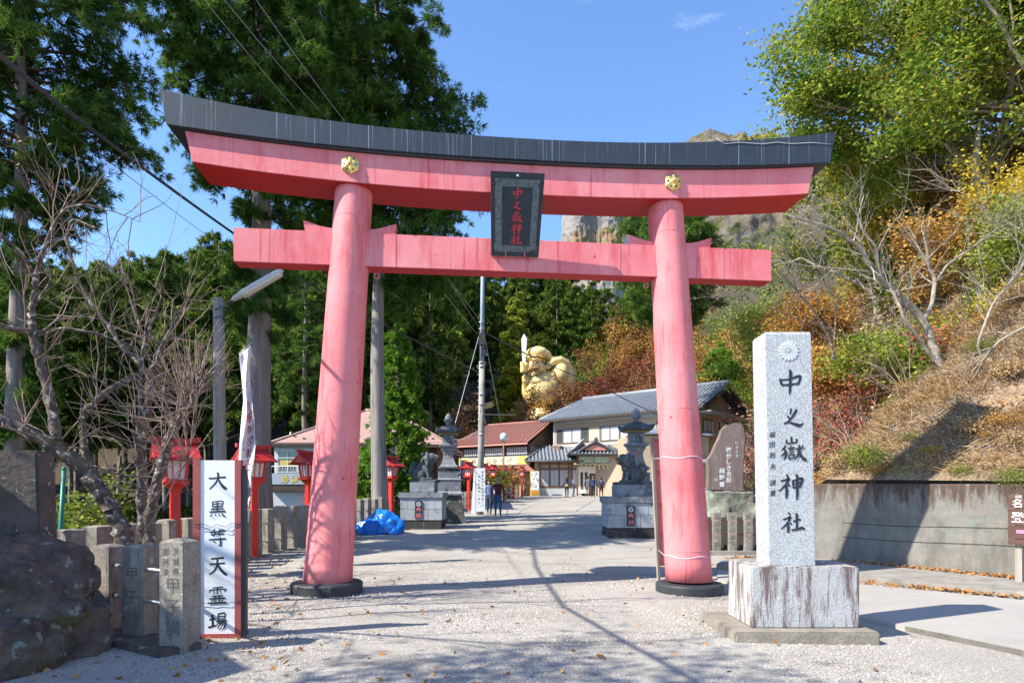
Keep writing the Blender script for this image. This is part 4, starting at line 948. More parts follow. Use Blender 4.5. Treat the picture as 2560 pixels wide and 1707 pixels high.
def pedestal(cx, cy, w, dp, label, tablet_x=0, side=1):
    z = float(gz(cx, cy)); t = thing('statue_pedestal', label, 'pedestal', (cx, cy, z), group=None); h = 1.26
    b = MB(); b.box((-w / 2 + .02, -dp / 2 + .02, -.2), (w / 2 - .02, dp / 2 - .02, .3)); b.build('dark_base', mat('soot_stone', (.06, .055, .055), (.03, .03, .03), 3, .9, .01, 20, stain=(.24, .2, .17), sscale=(2.5, 2.5, .5), samt=(.58, .68)) if 'soot_stone' not in MATS else MATS['soot_stone'], t, bevel=.01)
    b = MB(); blockwall(b, -w / 2, w / 2, -dp / 2, dp / 2, .30, 1.06, 2, 3); b.build('block_courses', [BLOCKS, DARKM], t)
    b = MB(); b.box((-w / 2 - .05, -dp / 2 - .05, 1.06), (w / 2 + .05, dp / 2 + .05, h)); b.build('cornice', STONE, t, bevel=.015)
    b = MB(); b.box((-w * .3, -dp * .33, h), (w * .3, dp * .33, h + .36)); b.build('upper_block', STONE, t, bevel=.015)
    y = -dp / 2 - .02; b = MB(); b.box((tablet_x - .125, y - .012, .36), (tablet_x + .125, y + .0195, .96)); tb = b.build('tablet', PLQ, t)
    b = MB()
    for j in range(16):
        a = math.pi / 8 * j; c0, s0 = math.cos(a), math.sin(a); b.add([(tablet_x + .02 * c0, y - .0135, .86 + .02 * s0), (tablet_x + .075 * math.cos(a - .13), y - .0135, .86 + .075 * math.sin(a - .13)), (tablet_x + .08 * c0, y - .0135, .86 + .08 * s0), (tablet_x + .075 * math.cos(a + .13), y - .0135, .86 + .075 * math.sin(a + .13))], [(0, 1, 2, 3)])
    b.build('crest', TXWHT, tb)
    b = MB(); column(b, '奉納', (tablet_x, y - .0145, .66), .19, .17, bold=.012); b.build('characters', mat('pink_lettering', (.62, .16, .16)) if 'pink_lettering' not in MATS else MATS['pink_lettering'], tb)
    return t, z + h + .36 + .07
pl = W(1060, HY, 22.9); pr_ = W(1569, HY, 20.3)
_, zl = pedestal(pl.x - .0, 22.9, 1.45, 1.5, 'block stone pedestal with a black tablet under the left guardian lion', -.08)
_, zr = pedestal(pr_.x, 20.2, 1.5, 1.4, 'block stone pedestal with a black tablet under the open mouthed guardian lion', -.05)
GL = 'pair of guardian lions flanking the path'
a = lion(1, 'dark carved guardian lion with closed mouth on the pedestal left of the path', GL); a.location = (pl.x + .08, 22.9, zl); a.scale = (1.1,) * 3; a.rotation_euler = (0, 0, R(-12))
a = lion(-1, 'dark carved guardian lion with open golden teeth on the pedestal right of the path', GL, True); a.location = (pr_.x + .03, 20.2, zr); a.scale = (1.02,) * 3; a.rotation_euler = (0, 0, R(10))

def stone_lantern(x, y, H, label):
    z0 = float(gz(x, y)); t = thing('stone_lantern', label, 'stone lantern', (x, y, z0), R(8), 'tall carved stone lanterns'); k = H / 4.35
    def sq(b, prof, m=0): b.loft([[(-r * k, -r * k, z * k), (r * k, -r * k, z * k), (r * k, r * k, z * k), (-r * k, r * k, z * k)] for r, z in prof], m)
    b = MB(); sq(b, [(.78, -.2), (.74, .0), (.62, .35), (.55, .75), (.52, 1.12)]); b.build('rough_base', mat('rough_base_stone', (.10, .10, .09), (.05, .05, .045), 3, .95, .04, 6, spot=(.2, .2, .17), spscale=5) if 'rough_base_stone' not in MATS else MATS['rough_base_stone'], t)
    b = MB(); sq(b, [(.60, 1.12), (.60, 1.2), (.56, 1.24), (.50, 1.28), (.50, 1.70), (.53, 1.76), (.48, 1.78), (.40, 1.82), (.40, 2.08), (.42, 2.12)]); b.build('lower_tier', STONE, t, bevel=.01)
    b = MB()
    for sx in (-1, 1):
        for sy in (-1, 1): b.cbox((sx * .2 * k, sy * .2 * k, 2.17 * k), (.11 * k, .11 * k, .1 * k))
    b.build('feet', STONE, t)
    b = MB(); sq(b, [(.34, 2.2), (.39, 2.24), (.39, 2.30), (.30, 2.38), (.235, 2.55), (.20, 2.75), (.22, 2.92), (.285, 3.0), (.285, 3.04)]); b.build('shaft', STONE, t, bevel=.008)
    b = MB(); sq(b, [(.26, 3.04), (.36, 3.12), (.365, 3.20), (.25, 3.235)]); b.build('platform', STONE, t, bevel=.006)
    b = MB(); sq(b, [(.235, 3.235), (.235, 3.60)]); fb = b.build('fire_box', STONE, t, bevel=.006)
    b = MB()
    for x_, z_ in ((0, 3.48), (-.055, 3.42), (.055, 3.42)): b.ball((x_ * k, -.236 * k, z_ * k), (.026 * k, .012, .026 * k), n=8, k=6)
    b.build('window_hole', DARKM, fb)
    b = MB()
    for q in range(4):
        b.M = Matrix.Rotation(q * PI2, 4, 'Z')
        for j in range(9): b.cbox(((-.32 + .08 * j) * k, -.35 * k, 3.63 * k), (.04 * k, .10 * k, .05 * k))
    b.M = Matrix.Identity(4); b.build('rafter_ends', mat('ochre_paint', (.5, .36, .1)) if 'ochre_paint' not in MATS else MATS['ochre_paint'], t)
    # roof with turned-up corners
    b = MB(); rings = []
    for r, z, up in ((.28, 3.60, 0), (.43, 3.66, .0), (.5, 3.70, .10), (.5, 3.76, .13), (.36, 3.82, .05), (.22, 3.92, .01), (.13, 4.0, 0)):
        ring = []
        for j in range(24):
            a_ = 2 * math.pi * j / 24 + math.pi / 24 * 0; c0, s0 = math.cos(a_), math.sin(a_); m_ = max(abs(c0), abs(s0)); q = (min(abs(c0), abs(s0)) / m_) ** 3
            ring.append((r * k * c0 / m_ * (1 + .06 * q), r * k * s0 / m_ * (1 + .06 * q), (z + up * q) * k))
        rings.append(ring)
    b.loft(rings, 0, False); b.build('roof', LIONM, t)
    b = MB(); b.lathe([(.10 * k, 3.98 * k), (.09 * k, 4.08 * k), (.13 * k, 4.12 * k), (.2 * k, 4.2 * k), (.19 * k, 4.24 * k), (.13 * k, 4.26 * k), (.14 * k, 4.33 * k), (.09 * k, 4.42 * k), (.02 * k, 4.5 * k)], n=12, m=0); b.build('finial', STONE, t)
    b = MB(); column(b, '奉納', (0, -.225 * k, 2.82 * k), .19 * k, .17 * k, bold=.01); b.build('characters', MATS['pink_lettering'], t)
p = W(1121, HY, 25.4); stone_lantern(p.x, 25.4, 4.18, 'tall stone lantern rising behind the left guardian lion')
p = W(1590, HY, 22.2); stone_lantern(p.x, 22.2, 4.08, 'tall stone lantern rising behind the right guardian lion')

# blue tarpaulin bundle
def tarp():
    p = W(960, HY, 20.6); t = thing('blue_tarpaulin', 'bright blue tarpaulin bundle lying against the stone fence', 'tarpaulin', (p.x, 20.6, float(gz(p.x, 20.6)))); b = MB()
    pts = [(-1.25, -.1), (-.9, -.35), (-.3, -.45), (.4, -.42), (.62, -.2), (.6, .3), (0, .45), (-.8, .3)]
    rr = random.Random(4); b2 = bmesh.new(); V = [Vector((x, y, 0)) for x, y in pts] + [Vector((.5, -.30, .28)), Vector((.25, -.2, .76)), Vector((-.2, .1, .82)), Vector((-.32, -.28, .42)), Vector((.62, .1, .3)), Vector((.1, .35, .5)), Vector((-.1, -.40, .48)), Vector((.72, -.25, .38)), Vector((-.05, -.05, .80))]
    for v in V[:]: b2.verts.new(v)
    bmesh.ops.convex_hull(b2, input=b2.verts); me = bpy.data.meshes.new('x'); b2.to_mesh(me); vs = [v.co[:] for v in me.vertices if True]; fs = [tuple(q.vertices) for q in me.polygons]
    b.add([(x, y, z) for x, y, z in vs], fs); b.ball((-.75, -.15, .1), (.62, .36, .30), n=14, k=10); b.ball((-.45, -.2, .12), (.5, .3, .38), n=10, k=8)
    b.ball((-1.2, 0, .05), (.3, .3, .2), n=14, k=10); o = b.build('sheet', mat('blue_tarp', (.0, .16, .62), (.0, .13, .52), 4, .32, .012, 7, spec=.6), t)
    remesh(o, .035, 1, .13, .22)
tarp()

# tall red plank board tied to the right gate pillar
def redboard():
    t = thing('red_plank_board', 'tall narrow faded red plank board on grey timber legs tied to the right gate pillar', 'board', (2.55, 10.9, -.1)); o = t.location
    A = W(1650, 1458, 10.45); 
    def P(px, py, d): return W(px, py, d)
    b = MB()
    T0 = W(1628, 1090, 11.7); B0 = W(1646, 1458, 11.7); dv = Vector((.95, .30, 0)).normalized()
    up = (T0 - B0); th = Vector((-dv.y, dv.x, 0)) * .05
    def q(u, f, e=0): return B0 + up * f + dv * u + th * e
    b.loft([[q(0, 0, 0), q(.05, 0, 0), q(.05, 0, 1), q(0, 0, 1)], [q(0, 1, 0), q(.05, 1, 0), q(.05, 1, 1), q(0, 1, 1)]]); b.loft([[q(.72, 0, 0), q(.77, 0, 0), q(.77, 0, 1), q(.72, 0, 1)], [q(.72, .98, 0), q(.77, .98, 0), q(.77, .98, 1), q(.72, .98, 1)]]); b.build('leg', WOODG, t, o)
    b = MB(); b.loft([[q(.05, .13, .2), q(.72, .13, .2), q(.72, .13, .6), q(.05, .13, .6)], [q(.05, .985, .2), q(.72, .985, .2), q(.72, .985, .6), q(.05, .985, .6)]]); b.build('panel', mat('faded_red_panel', (.52, .16, .16), (.56, .24, .24), 3, .7), t, o)
    for f in (.12, .33, .53, .75, .965):
        b = MB(); b.loft([[q(.051, f, .0), q(.719, f, .0), q(.719, f, .8), q(.051, f, .8)], [q(.051, f + .017, .0), q(.719, f + .017, .0), q(.719, f + .017, .8), q(.051, f + .017, .8)]]); b.build('batten', mat('brown_batten', (.34, .10, .07)) if 'brown_batten' not in MATS else MATS['brown_batten'], t, o)
    for z in (2.18, .52):
        b = MB(); c = TC + Vector((math.cos(TA), math.sin(TA), 0)) * (3.02 - .43 * z / 6.5); r = .395 - .1 * (z / 6.5) ** .8 + .006; pts = []
        for k in range(13):
            a = -math.pi * (1.0 - k / 12 * .95); pts.append((c.x + r * math.cos(a), c.y + r * math.sin(a), z + .02 * math.sin(k)))
        pts = [tuple(q(.02, (z + .03 - B0.z) / up.z, -.3))] + pts; b.tube(pts, .005, 5); b.build('tie_rope', CLOTH, t, o)
redboard()

# memorial stele on its rock, stone fence before it
def stele():
    o = G(1818, 18.2); o.z = .2
    t = thing('memorial_stele', 'brown upright memorial stone with white handwriting standing on a rock', 'memorial stone', o)
    d = 18.0
    out = [(1771, 1224), (1772, 1190), (1771, 1148), (1780, 1135), (1790, 1112), (1800, 1092), (1806, 1074), (1818, 1062), (1838, 1056), (1852, 1058), (1861, 1070), (1864, 1090), (1861, 1130), (1860, 1170), (1859, 1228)]
    pts = [((px - CX) / F * d, CAMZ - (py - HY) / F * d) for px, py in out]
    b = MB(); b.prism(pts, d, d + .26, 0, axis='y'); b.build('slab', STELE, t, o, bevel=.02)
    b = MB()
    def wz(px, py): return Vector(((px - CX) / F * (d - .006), d - .006, CAMZ - (py - HY) / F * (d - .006)))
    for k, ch in enumerate('いささか'): write(b, ch, wz(1842 + (k % 2), 1106 + 11 * k), .085, bold=.01)
    for k, ch in enumerate('懐かしき名前'): write(b, ch, wz(1822, 1124 + 15 * k), .15, bold=.014)
    for k, ch in enumerate('細野書'): write(b, ch, wz(1805, 1176 + 17 * k), .15, bold=.014)
    for k, ch in enumerate('山'): write(b, ch, wz(1790, 1198), .09, bold=.014)
    b.build('writing', TXWHT, t, o)
    b = MB(); c = W(1825, 1262, 18.3); b.box((c.x - .68, 17.8, -.1), (c.x + .5, 18.9, 1.62)); b.ball((c.x + .65, 18.2, .9), (.55, .5, .62), n=16, k=10); b.ball((c.x + .9, 18.2, .6), (.6, .5, .6), n=16, k=10); b.ball((c.x - .4, 17.95, .7), (.35, .4, .7), n=16, k=10)
    r = b.build('rock_pedestal', GREENR, t, o); remesh(r, .05, 2, .13, .4)
stele()
def rfence():
    t = thing('engraved_fence', 'row of pale engraved stone posts on horizontal bars in front of the memorial stone', 'fence', (5.6, 16.2, 0)); o = t.location; d = 16.2
    names = ['山田平一郎', 'ホテル魁平', '鈴木正一', '佐藤', '', '', '', '']
    for i in range(6):
        px = 1791 + 39.5 * i - 39.5; x = (px - CX) / F * d; b = MB(); b.box((x - .105, d - .06, .1), (x + .105, d + .08, 1.09)); p = b.build('post', POST, t, o, bevel=.006)
        b = MB()
        if 1 <= i <= 4: column(b, names[i - 1], (x, d - .0625, .97), .17, .12, bold=.003); b.build('engraving', TXGREY, p, o)
    for z in (.86, .52):
        b = MB(); b.tube([(4.5, d + .12, z), (7.4, d + .12, z)], .025, 8); b.build('rail', MATS['brown_batten'], t, o)
    b = MB(); b.box((4.2, d - .2, -.2), (7.6, d + .3, .12)); b.build('base_course', KERB, t, o)
    b = MB(); b.box((4.2, d + .45, -.2), (7.8, d + .6, .95)); 
    tag(b.build('low_wall', mat('dark_stone', (.10, .085, .07)), None, (6, d, 0)), 'low dark stone wall behind the engraved posts', 'wall')  # one even dark brown stone colour
rfence()

# hiking sign cut by the right edge of the photo
def hikesign():
    t = thing('trail_signboard', 'brown plank trail board with white characters at the right edge above the wall', 'signboard', (8.80, 10.86, .6), R(-56)); u = MB()
    o = None
    for i, (z0, z1) in enumerate(((0, .10), (.11, .33), (.34, .62), (.63, .80))):
        b = MB(); b.box((-.28, -.12, z0 + .1), (1.9, -.06, z1 + .1)); b.build('plank', mat('brown_plank', (.12, .055, .04), (.075, .04, .03), 2, .7, .004, 12, aniso=(.6, 3, 8)) if 'brown_plank' not in MATS else MATS['brown_plank'], t)
    b = MB()
    for k, ch in enumerate('名勝妙義山'): write(b, ch, (-.15 + .19 * k, -.125, .815), .15, bold=.01)
    for k, ch in enumerate('登山コース'): write(b, ch, (-.14 + .22 * k, -.125, .575), .18, bold=.012)
    b.build('characters', TXWHT, t)
    b = MB(); b.box((-.16, -.128, .30), (.3, -.122, .36)); b.build('pink_arrow', mat('pink_paint', (.6, .2, .3)), t)
    for x in (-.2, 1.6): b = MB(); b.box((x, -.059, -.55), (x + .1, .04, .95)); b.build('stake', WOODG, t)
hikesign()

# concrete utility pole with step bolts, stays and boxes
def upole():
    d = 30.5; p = W(1197, HY, d); t = thing('utility_pole', 'tall concrete utility pole with blue grey steel upper half', 'utility pole', (p.x, d, .5)); o = t.location
    b = MB(); b.tube([W(1200, 1285, d), W(1203, 1100, d), W(1205, 905, d)], [.165, .15, .135], 16); b.build('concrete_shaft', mat('pole_concrete', (.36, .345, .32), (.25, .24, .22), 2, .9, .004, 20, stain=(.14, .13, .12), sscale=(4, 4, .4), samt=(.58, .7)), t, o)
    b = MB(); b.tube([W(1205, 906, d), W(1206, 760, d), W(1208, 600, d)], [.115, .10, .09], 14); b.build('steel_shaft', mat('blue_steel', (.30, .38, .46), (.24, .31, .38), 3, .5), t, o)
    b = MB()
    for py in (805, 822, 840, 862, 905, 915, 985, 1010, 1085): b.tube([W(1197 - (1205 < 0), py, d - .15), W(1212, py, d - .15)], .03, 6)
    for py in range(920, 1180, 16): b.tube([W(1203, py, d), W(1193 if py % 32 else 1214, py, d)], .012, 4)
    b.build('clamp', STEEL, t, o)
    b = MB(); b.cbox(W(1205, 848, d - .28), (.3, .25, .55)); b.cbox(W(1209, 880, d - .2), (.22, .2, .3)); b.build('junction_box', DARKM, t, o)
upole()
def wire(name, label, pts, r=.012, sag=.0, m=DARKM):
    P = [Vector(p) for p in pts]; Q = []
    for a, c in zip(P, P[1:]):
        for k in range(14):
            f = k / 14; q = a.lerp(c, f); q.z -= sag * 4 * f * (1 - f); Q.append(q)
    Q.append(P[-1]); b = MB(); b.tube(Q, r, 6); o = b.build(name, m, None, tuple(P[0])); return tag(o, label, 'cable')
lamp_top = W(560, 790, 16)
# thick cable running from the upper left down past the gate to the pole
wire('overhead_cable', 'thick black cable descending from the upper left across the sky behind the gate', [(-2.5, -.8, 5.2), W(0, 140, 6.6), W(250, 340, 10.5), W(586, 585, 17.0), W(830, 745, 22), W(1196, 930, 30.2)], .03, .02)
wire('thin_cable', 'thin wire in the sky below the thick cable at upper left', [W(60, 235, 9), W(240, 378, 13), W(525, 595, 22), W(700, 715, 27), W(1196, 1010, 30.3)], .008, .02)
for k, (pa, pb) in enumerate((((560, 0), (1010, 640)), ((640, 0), (1090, 640)), ((510, 0), (960, 640)))):
    wire('tree_wire', ['grey wire crossing the big cedar crown toward the pole', 'right hand grey wire crossing the big cedar crown', 'left hand grey wire crossing the big cedar crown'][k], [W(pa[0] - 150, -220, 11), W(pa[0], 0, 12.5), W(930, 520 + 12 * k, 21) if False else W((pa[0] + 1196) / 2 + 30, 390 + 20 * k, 20), W(1200, 800 + 22 * k, 30.3)], .009, .1, STEEL)
wire('overhead_cable', 'black cable falling from the utility pole to the tiled house eaves', [W(1207, 828, 30.3), W(1480, 955, 42), W(1790, 1100, 52)], .03, .15)
wire('thin_cable', 'grey line joining the pole to the maple side at mid height', [W(1205, 1035, 30.3), W(1290, 1036, 45)], .02, .02, STEEL)
wire('thin_cable', 'drooping line from the pole down to the shop roof', [W(1203, 1075, 30.3), W(1110, 1090, 33)], .016, .3, STEEL)
for k, (a, c) in enumerate((((1200, 830, 30.4), (1135, 1070, 28)), ((1210, 830, 30.4), (1252, 1060, 34)), ((1211, 1040, 30.4), (1222, 1110, 34)))):
    wire('guy_wire', ['guy wire slanting left from the utility pole', 'guy wire slanting right from the utility pole', 'short guy wire low on the utility pole'][k], [W(*a), W(*c)], .014, 0, STEEL)
wire('low_cable', 'pale cable strung low across the road in front of the shops', [W(1100, 1125, 27), W(1150, 1128, 40), W(1262, 1122, 45)], .016, .1, STEEL)
wire('low_cable', 'second pale cable sagging low beside the globe lamp', [W(1125, 1128, 27), W(1200, 1142, 36), W(1258, 1126, 45)], .014, .15, STEEL)

# tall white notice leaning on the pole, globe lamp, purple flag
def notice():
    d = 29.6; A = W(1201, 1278, d); t = thing('white_notice', 'tall white notice board with small vertical writing leaning at the foot of the utility pole', 'notice board', (A.x, d, A.z)); 
    b = MB(); b.box((-.22, -.04, .0), (.22, .03, 2.0)); b.build('board', WHITE, t)
    b = MB(); b.box((-.28, -.05, -.15), (-.221, .04, 1.98)); b.loft([[(-.42, -.06, -.1), (-.29, -.06, -.1), (-.29, .0, -.1), (-.42, .0, -.1)], [(-.30, .1, 1.96), (-.285, .1, 1.96), (-.285, .13, 1.96), (-.30, .13, 1.96)]]); b.build('side_frame', WHITE, t)
    b = MB(); column(b, '厳島弁財天神社参道入口', (.1, -.043, 1.82), .155, .10, bold=.004); column(b, '無料休憩所ご案内', (-.06, -.043, 1.6), .17, .09, bold=.004); b.build('writing', TXGREY, t)
notice()
def globe():
    d = 45; p = W(1259, 1185, d); t = thing('globe_lamp', 'slim rusty lamp post with a silver glass globe on top', 'street lamp', (p.x, d, float(gz(p.x, d)))); h = W(1259, 1092, d).z - t.location.z
    b = MB(); b.tube([(0, 0, -.1), (0, 0, h - .25)], .055, 8); b.build('post', mat('rusty_post', (.24, .13, .09)), t)
    b = MB(); b.ball((0, 0, h), (.27, .27, .30), n=16, k=12); b.build('globe', mat('globe_glass', (.62, .68, .72), None, 3, .12, spec=.8), t); b = MB(); b.lathe([(.06, h - .38), (.15, h - .26), (.16, h - .22)], n=12); b.build('collar', STEEL, t)
globe()
def flag():
    d = 36; t = thing('purple_flag', 'narrow purple flag with pale writing on a white pole behind the stone lantern', 'flag', W(1152, 1225, d)); o = t.location
    b = MB(); b.tube([W(1152, 1240, d), W(1151, 1145, d)], .03, 6); b.build('pole', TXWHT, t, o)
    b = MB(); b.grid(lambda u, v: tuple(W(1153 + 14 * u, 1150 + 48 * v, d + .08 * math.sin(u * 5 + v * 5))), 8, 14); b.build('cloth', mat('purple_cloth', (.11, .05, .30)), t, o)
    b = MB(); column(b, '妙義神社', W(1160, 1157, d - .12), .24, .2, bold=.01); b.build('writing', TXWHT, t, o)
flag()
# ================================================================== buildings
TILE = mat('grey_roof_tile', (.27, .29, .32), (.20, .215, .24), 1.2, .45, .01, 9, spot=(.36, .37, .38), spscale=2.4, spamt=(.6, .7), spec=.5)
TILED = mat('dark_tile_gap', (.10, .11, .125), None, 3, .6)
REDR = mat('red_metal_roof', (.36, .165, .125), (.29, .125, .095), 1, .6, 0, 5, spot=(.46, .30, .26), spscale=2, spamt=(.6, .75))
PINKR = mat('brown_pink_roof', (.40, .25, .21), (.36, .22, .185), .8, .55, 0, 5)
CREAM = mat('cream_render', (.46, .345, .245), (.42, .31, .22), .6, .85)
TANW = mat('tan_siding', (.46, .36, .25), (.42, .33, .23), .8, .8, .02, 2.2, aniso=(9, 9, .2))
BROWNW = mat('brown_boards', (.20, .11, .07), (.15, .085, .055), 1.4, .75, aniso=(6, 6, .3))
DKBR = mat('dark_timber', (.075, .045, .035), (.05, .03, .025), 2, .7)
WSID = mat('white_siding', (.54, .55, .55), (.48, .50, .50), 1, .6, .01, 5, aniso=(16, 16, .1))
BLUEP = mat('blue_grey_panel', (.36, .41, .46), (.32, .37, .42), 1, .6, .008, 5, aniso=(18, 18, .1))
FRAMEW = mat('white_frame', (.50, .53, .56), None, 3, .4)
GLASS = mat('window_glass', (.05, .06, .065), (.09, .10, .10), .8, .06, spec=.9)
CURT = mat('pale_curtain', (.52, .52, .54), (.40, .41, .43), 5, .8, aniso=(5, 5, .1))
YEL = mat('yellow_paint', (.52, .43, .12), None, 3, .6)
PALEY = mat('pale_yellow_sign', (.52, .50, .40), (.50, .46, .32), .8, .6)
PINKP = mat('salmon_fascia', (.55, .24, .19), None, 3, .6)
CREAMSH = mat('cream_shutter', (.66, .52, .36), None, 3, .7)
INTER = mat('dim_interior', (.10, .07, .05), (.05, .035, .03), 1, .9)
def ribroof(b, A, B, C, D, sp=.3, r=.06, m=0, mr=0, th=.12, seg=0, steps=0):
    """roof plane: A,B on the eave, C,D on the ridge side (C above B); ribs run down the slope"""
    A, B, C, D = map(Vector, (A, B, C, D)); n = (B - A).cross(D - A).normalized(); n = n if n.z > 0 else -n
    b.loft([[tuple(p - n * th) for p in (A, B, C, D)], [tuple(p) for p in (A, B, C, D)]], m)
    L_ = (B - A).length; e = (B - A) / L_; up = n.cross(e); up = up if up.z > 0 else -up; uD = (D - A).dot(e); uC = (C - A).dot(e); h = (D - A).dot(up)
    k = max(1, int(L_ / sp))
    for i in range(k + 1):
        u = L_ * i / k; v = h
        if uD > 0 and u < uD: v = h * u / uD
        if uC < L_ and u > uC: v = h * (L_ - u) / (L_ - uC)
        if v < .05: continue
        p0 = A + e * u; p1 = p0 + up * v
        if steps:
            q = max(1, int(v / steps))
            for j in range(q):
                f0, f1 = p0.lerp(p1, j / q), p0.lerp(p1, (j + 1) / q); b.tube([f0 + n * r * .55, f1 + n * r * .1], [r, r * .85], 6, mr, False, True)
        else: b.tube([p0 + n * r * .3, p1 + n * r * .3], r, 6, mr, False, True)
def hiproof(t, name, x0, x1, y0, y1, ze, zr, rl, rr, mt, sp, r, o=None, steps=0, gr=False, ridge=.14, oh=0):
    """hip roof over a rectangle; rl/rr: how far the ridge ends stand in from the left/right eave (0 = gable)"""
    ym = (y0 + y1) / 2; b = MB(); R0 = (x0 + rl, ym, zr); R1 = (x1 - rr, ym, zr)
    mr = 1 if isinstance(mt, list) else 0; ribroof(b, (x0, y0, ze), (x1, y0, ze), R1, R0, sp, r, 0, mr, steps=steps); ribroof(b, (x1, y1, ze), (x0, y1, ze), R0, R1, sp, r, 0, mr)
    if rl > 0: ribroof(b, (x0, y1, ze), (x0, y0, ze), R0, R0, sp, r, 0, mr)
    if rr > 0: ribroof(b, (x1, y0, ze), (x1, y1, ze), R1, R1, sp, r, 0, mr, steps=steps)
    rf = b.build(name, mt, t)
    if isinstance(mt, list): mt = [mt[1]]
    b = MB(); b.tube([Vector(R0) + Vector((0, 0, ridge * .5)), Vector(R1) + Vector((0, 0, ridge * .5))], ridge, 8)
    if rl > 0: b.tube([R0, (x0, y0, ze + .05)], ridge * .8, 8); b.tube([R0, (x0, y1, ze + .05)], ridge * .8, 8)
    if rr > 0: b.tube([R1, (x1, y0, ze + .05)], ridge * .8, 8); b.tube([R1, (x1, y1, ze + .05)], ridge * .8, 8)
    b.build('ridge_cap', mt[0] if isinstance(mt, list) else mt, rf); return rf
def window(t, x0, x1, z0, z1, y, n=2, fm=FRAMEW, pm=GLASS, rz=0, fr=.06, curt=None, name='window'):
    b = MB()
    b.box((x0 - fr, y - .07, z0 - fr), (x1 + fr, y - .002, z0)); b.box((x0 - fr, y - .07, z1), (x1 + fr, y - .002, z1 + fr))
    for i in range(n + 1): x = x0 + (x1 - x0) * i / n; b.box((x - fr * .5 - (fr * .5 if i == 0 else 0), y - .068, z0), (x + fr * .5 + (fr * .5 if i == n else 0), y - .004, z1))
    w = b.build(name, fm, t)
    b = MB(); b.box((x0, y - .03, z0), (x1, y - .006, z1)); b.build('pane', pm, w)
    if curt:
        b = MB()
        for i in range(n):
            if i in curt:
                xa = x0 + (x1 - x0) * i / n + .05; xb = x0 + (x1 - x0) * (i + 1) / n - .05; k = 12
                b.loft([[(xa + (xb - xa) * j / k, y - .045 + .012 * (j % 2), z) for j in range(k + 1)] for z in (z0 + .02, z1 - .02)], cap=False, closed=False)
        b.build('curtain', CURT, w)
    return w
def main_house():
    t = thing('shrine_office', 'large two storey shrine office with grey tiled roofs, cream walls and a tiled entrance porch', 'building', (4.05, 61, 1.2), R(-41.6))
    # local frame: x along the upper front wall, y backwards
    z = lambda q: q - 1.2
    b = MB(); b.box((0, 0, -.8), (14.45, 8, z(8.35))); b.build('upper_wall', CREAM, t)
    b = MB(); b.box((-.12, -.04, z(5.85)), (14.5, .0 - .002, z(6.02))); b.box((-.1, -.05, z(8.0)), (14.5, -.003, z(8.34))); b.box((-.1, -.06, -.8), (.05, .03, z(8.3))); b.build('wall_band', FRAMEW, t)
    hiproof(t, 'tiled_roof', -1.0, 15.4, -1.0, 9.0, z(8.4), z(10.75), 1.5, 0, [TILED, TILE], .36, .095, steps=0, ridge=.2)
    b = MB(); b.prism([(-.2, z(8.3)), (8.2, z(8.3)), (4, z(10.3))], 14.40, 14.44, axis='x'); b.build('gable_wall', CREAM, t)
    b = MB()
    for s in (-1, 1): b.loft([[(x, 4 + s * 5.05, z(8.26)), (x, 4, z(10.62)), (x, 4, z(10.32)), (x, 4 + s * 4.7, z(8.1))] for x in (15.3, 15.45)])
    b.build('barge_board', DKBR, t)
    b = MB(); b.box((-.85, -.95, z(8.2)), (15.3, -.85, z(8.33))); b.build('eave_board', DKBR, t)
    b = MB(); b.box((14.5, -.6, z(7.95)), (15.9, 8.5, z(8.05))); b.build('side_eave', TILE, t)
    zt, zb = z(7.45), z(6.25)
    FB = mat('bronze_frame', (.12, .10, .09), None, 3, .5)
    window(t, .35, .95, zb, zt, 0, 1, fm=FB); window(t, 1.05, 3.1, zb, zt, 0, 2, pm=CURT, fm=FB, fr=.08); window(t, 3.2, 3.9, zb, zt, 0, 1, fm=FB); 
    b = MB(); b.box((4.0, -.05, zb), (5.1, -.003, zt)); [b.box((4.02 + .13 * i, -.058, zb + .02), (4.05 + .13 * i, -.0505, zt - .02)) for i in range(8)]; b.build('shutter', CREAMSH, t)
    window(t, 5.3, 7.2, zb, zt, 0, 2, pm=CURT, fm=FB, fr=.08); window(t, 7.3, 8.9, zb, zt, 0, 2, curt=(0, 1), fm=FB, fr=.08); window(t, 10.9, 13.6, z(6.5), z(7.5), 0, 4, curt=(0, 2, 3), fm=FB, fr=.08)
    window(t, .35, 2.2, z(2.2), z(4.0), 0, 2)
    # end wall windows (towards the bank)
    o2 = t
    b = MB()
    for y0_ in (1.0, 4.2): b.box((14.46, y0_, z(6.3)), (14.53, y0_ + 2.2, z(7.6)))
    e = b.build('end_window', DKBR, t)
    b = MB()
    for y0_ in (1.0, 4.2):
        for k in range(3): b.box((14.535, y0_ + .1 + .7 * k, z(6.4)), (14.55, y0_ + .65 + .7 * k, z(7.5)))
    b.build('pane', CURT, e)
    # single storey front wing, turned to face the road
    T2 = Matrix.Rotation(R(41.6), 4, 'Z'); inv = lambda wx, wy, wz=0: T2 @ Vector((wx - 4.05, wy - 61, wz - 1.2))
    M2 = Matrix.Rotation(R(41.6), 4, 'Z') @ Matrix.Translation((-4.05, -61, -1.2))
    def B2(): b = MB(); b.M = M2; return b
    b = B2(); b.box((2.07, 58, .6), (6.6, 61.5, 4.5)); b.build('front_wall', CREAM, t)
    b = B2(); b.box((2.05, 57.95, .8), (6.3, 57.995, 1.98)); b.build('white_plinth', WSID, t)
    b = B2(); b.box((2.5, 57.93, 1.98), (6.3, 57.998, 2.14)); b.box((2.5, 57.93, 3.62), (6.3, 57.998, 3.78)); b.box((2.5, 57.93, 4.12), (6.3, 57.998, 4.2))
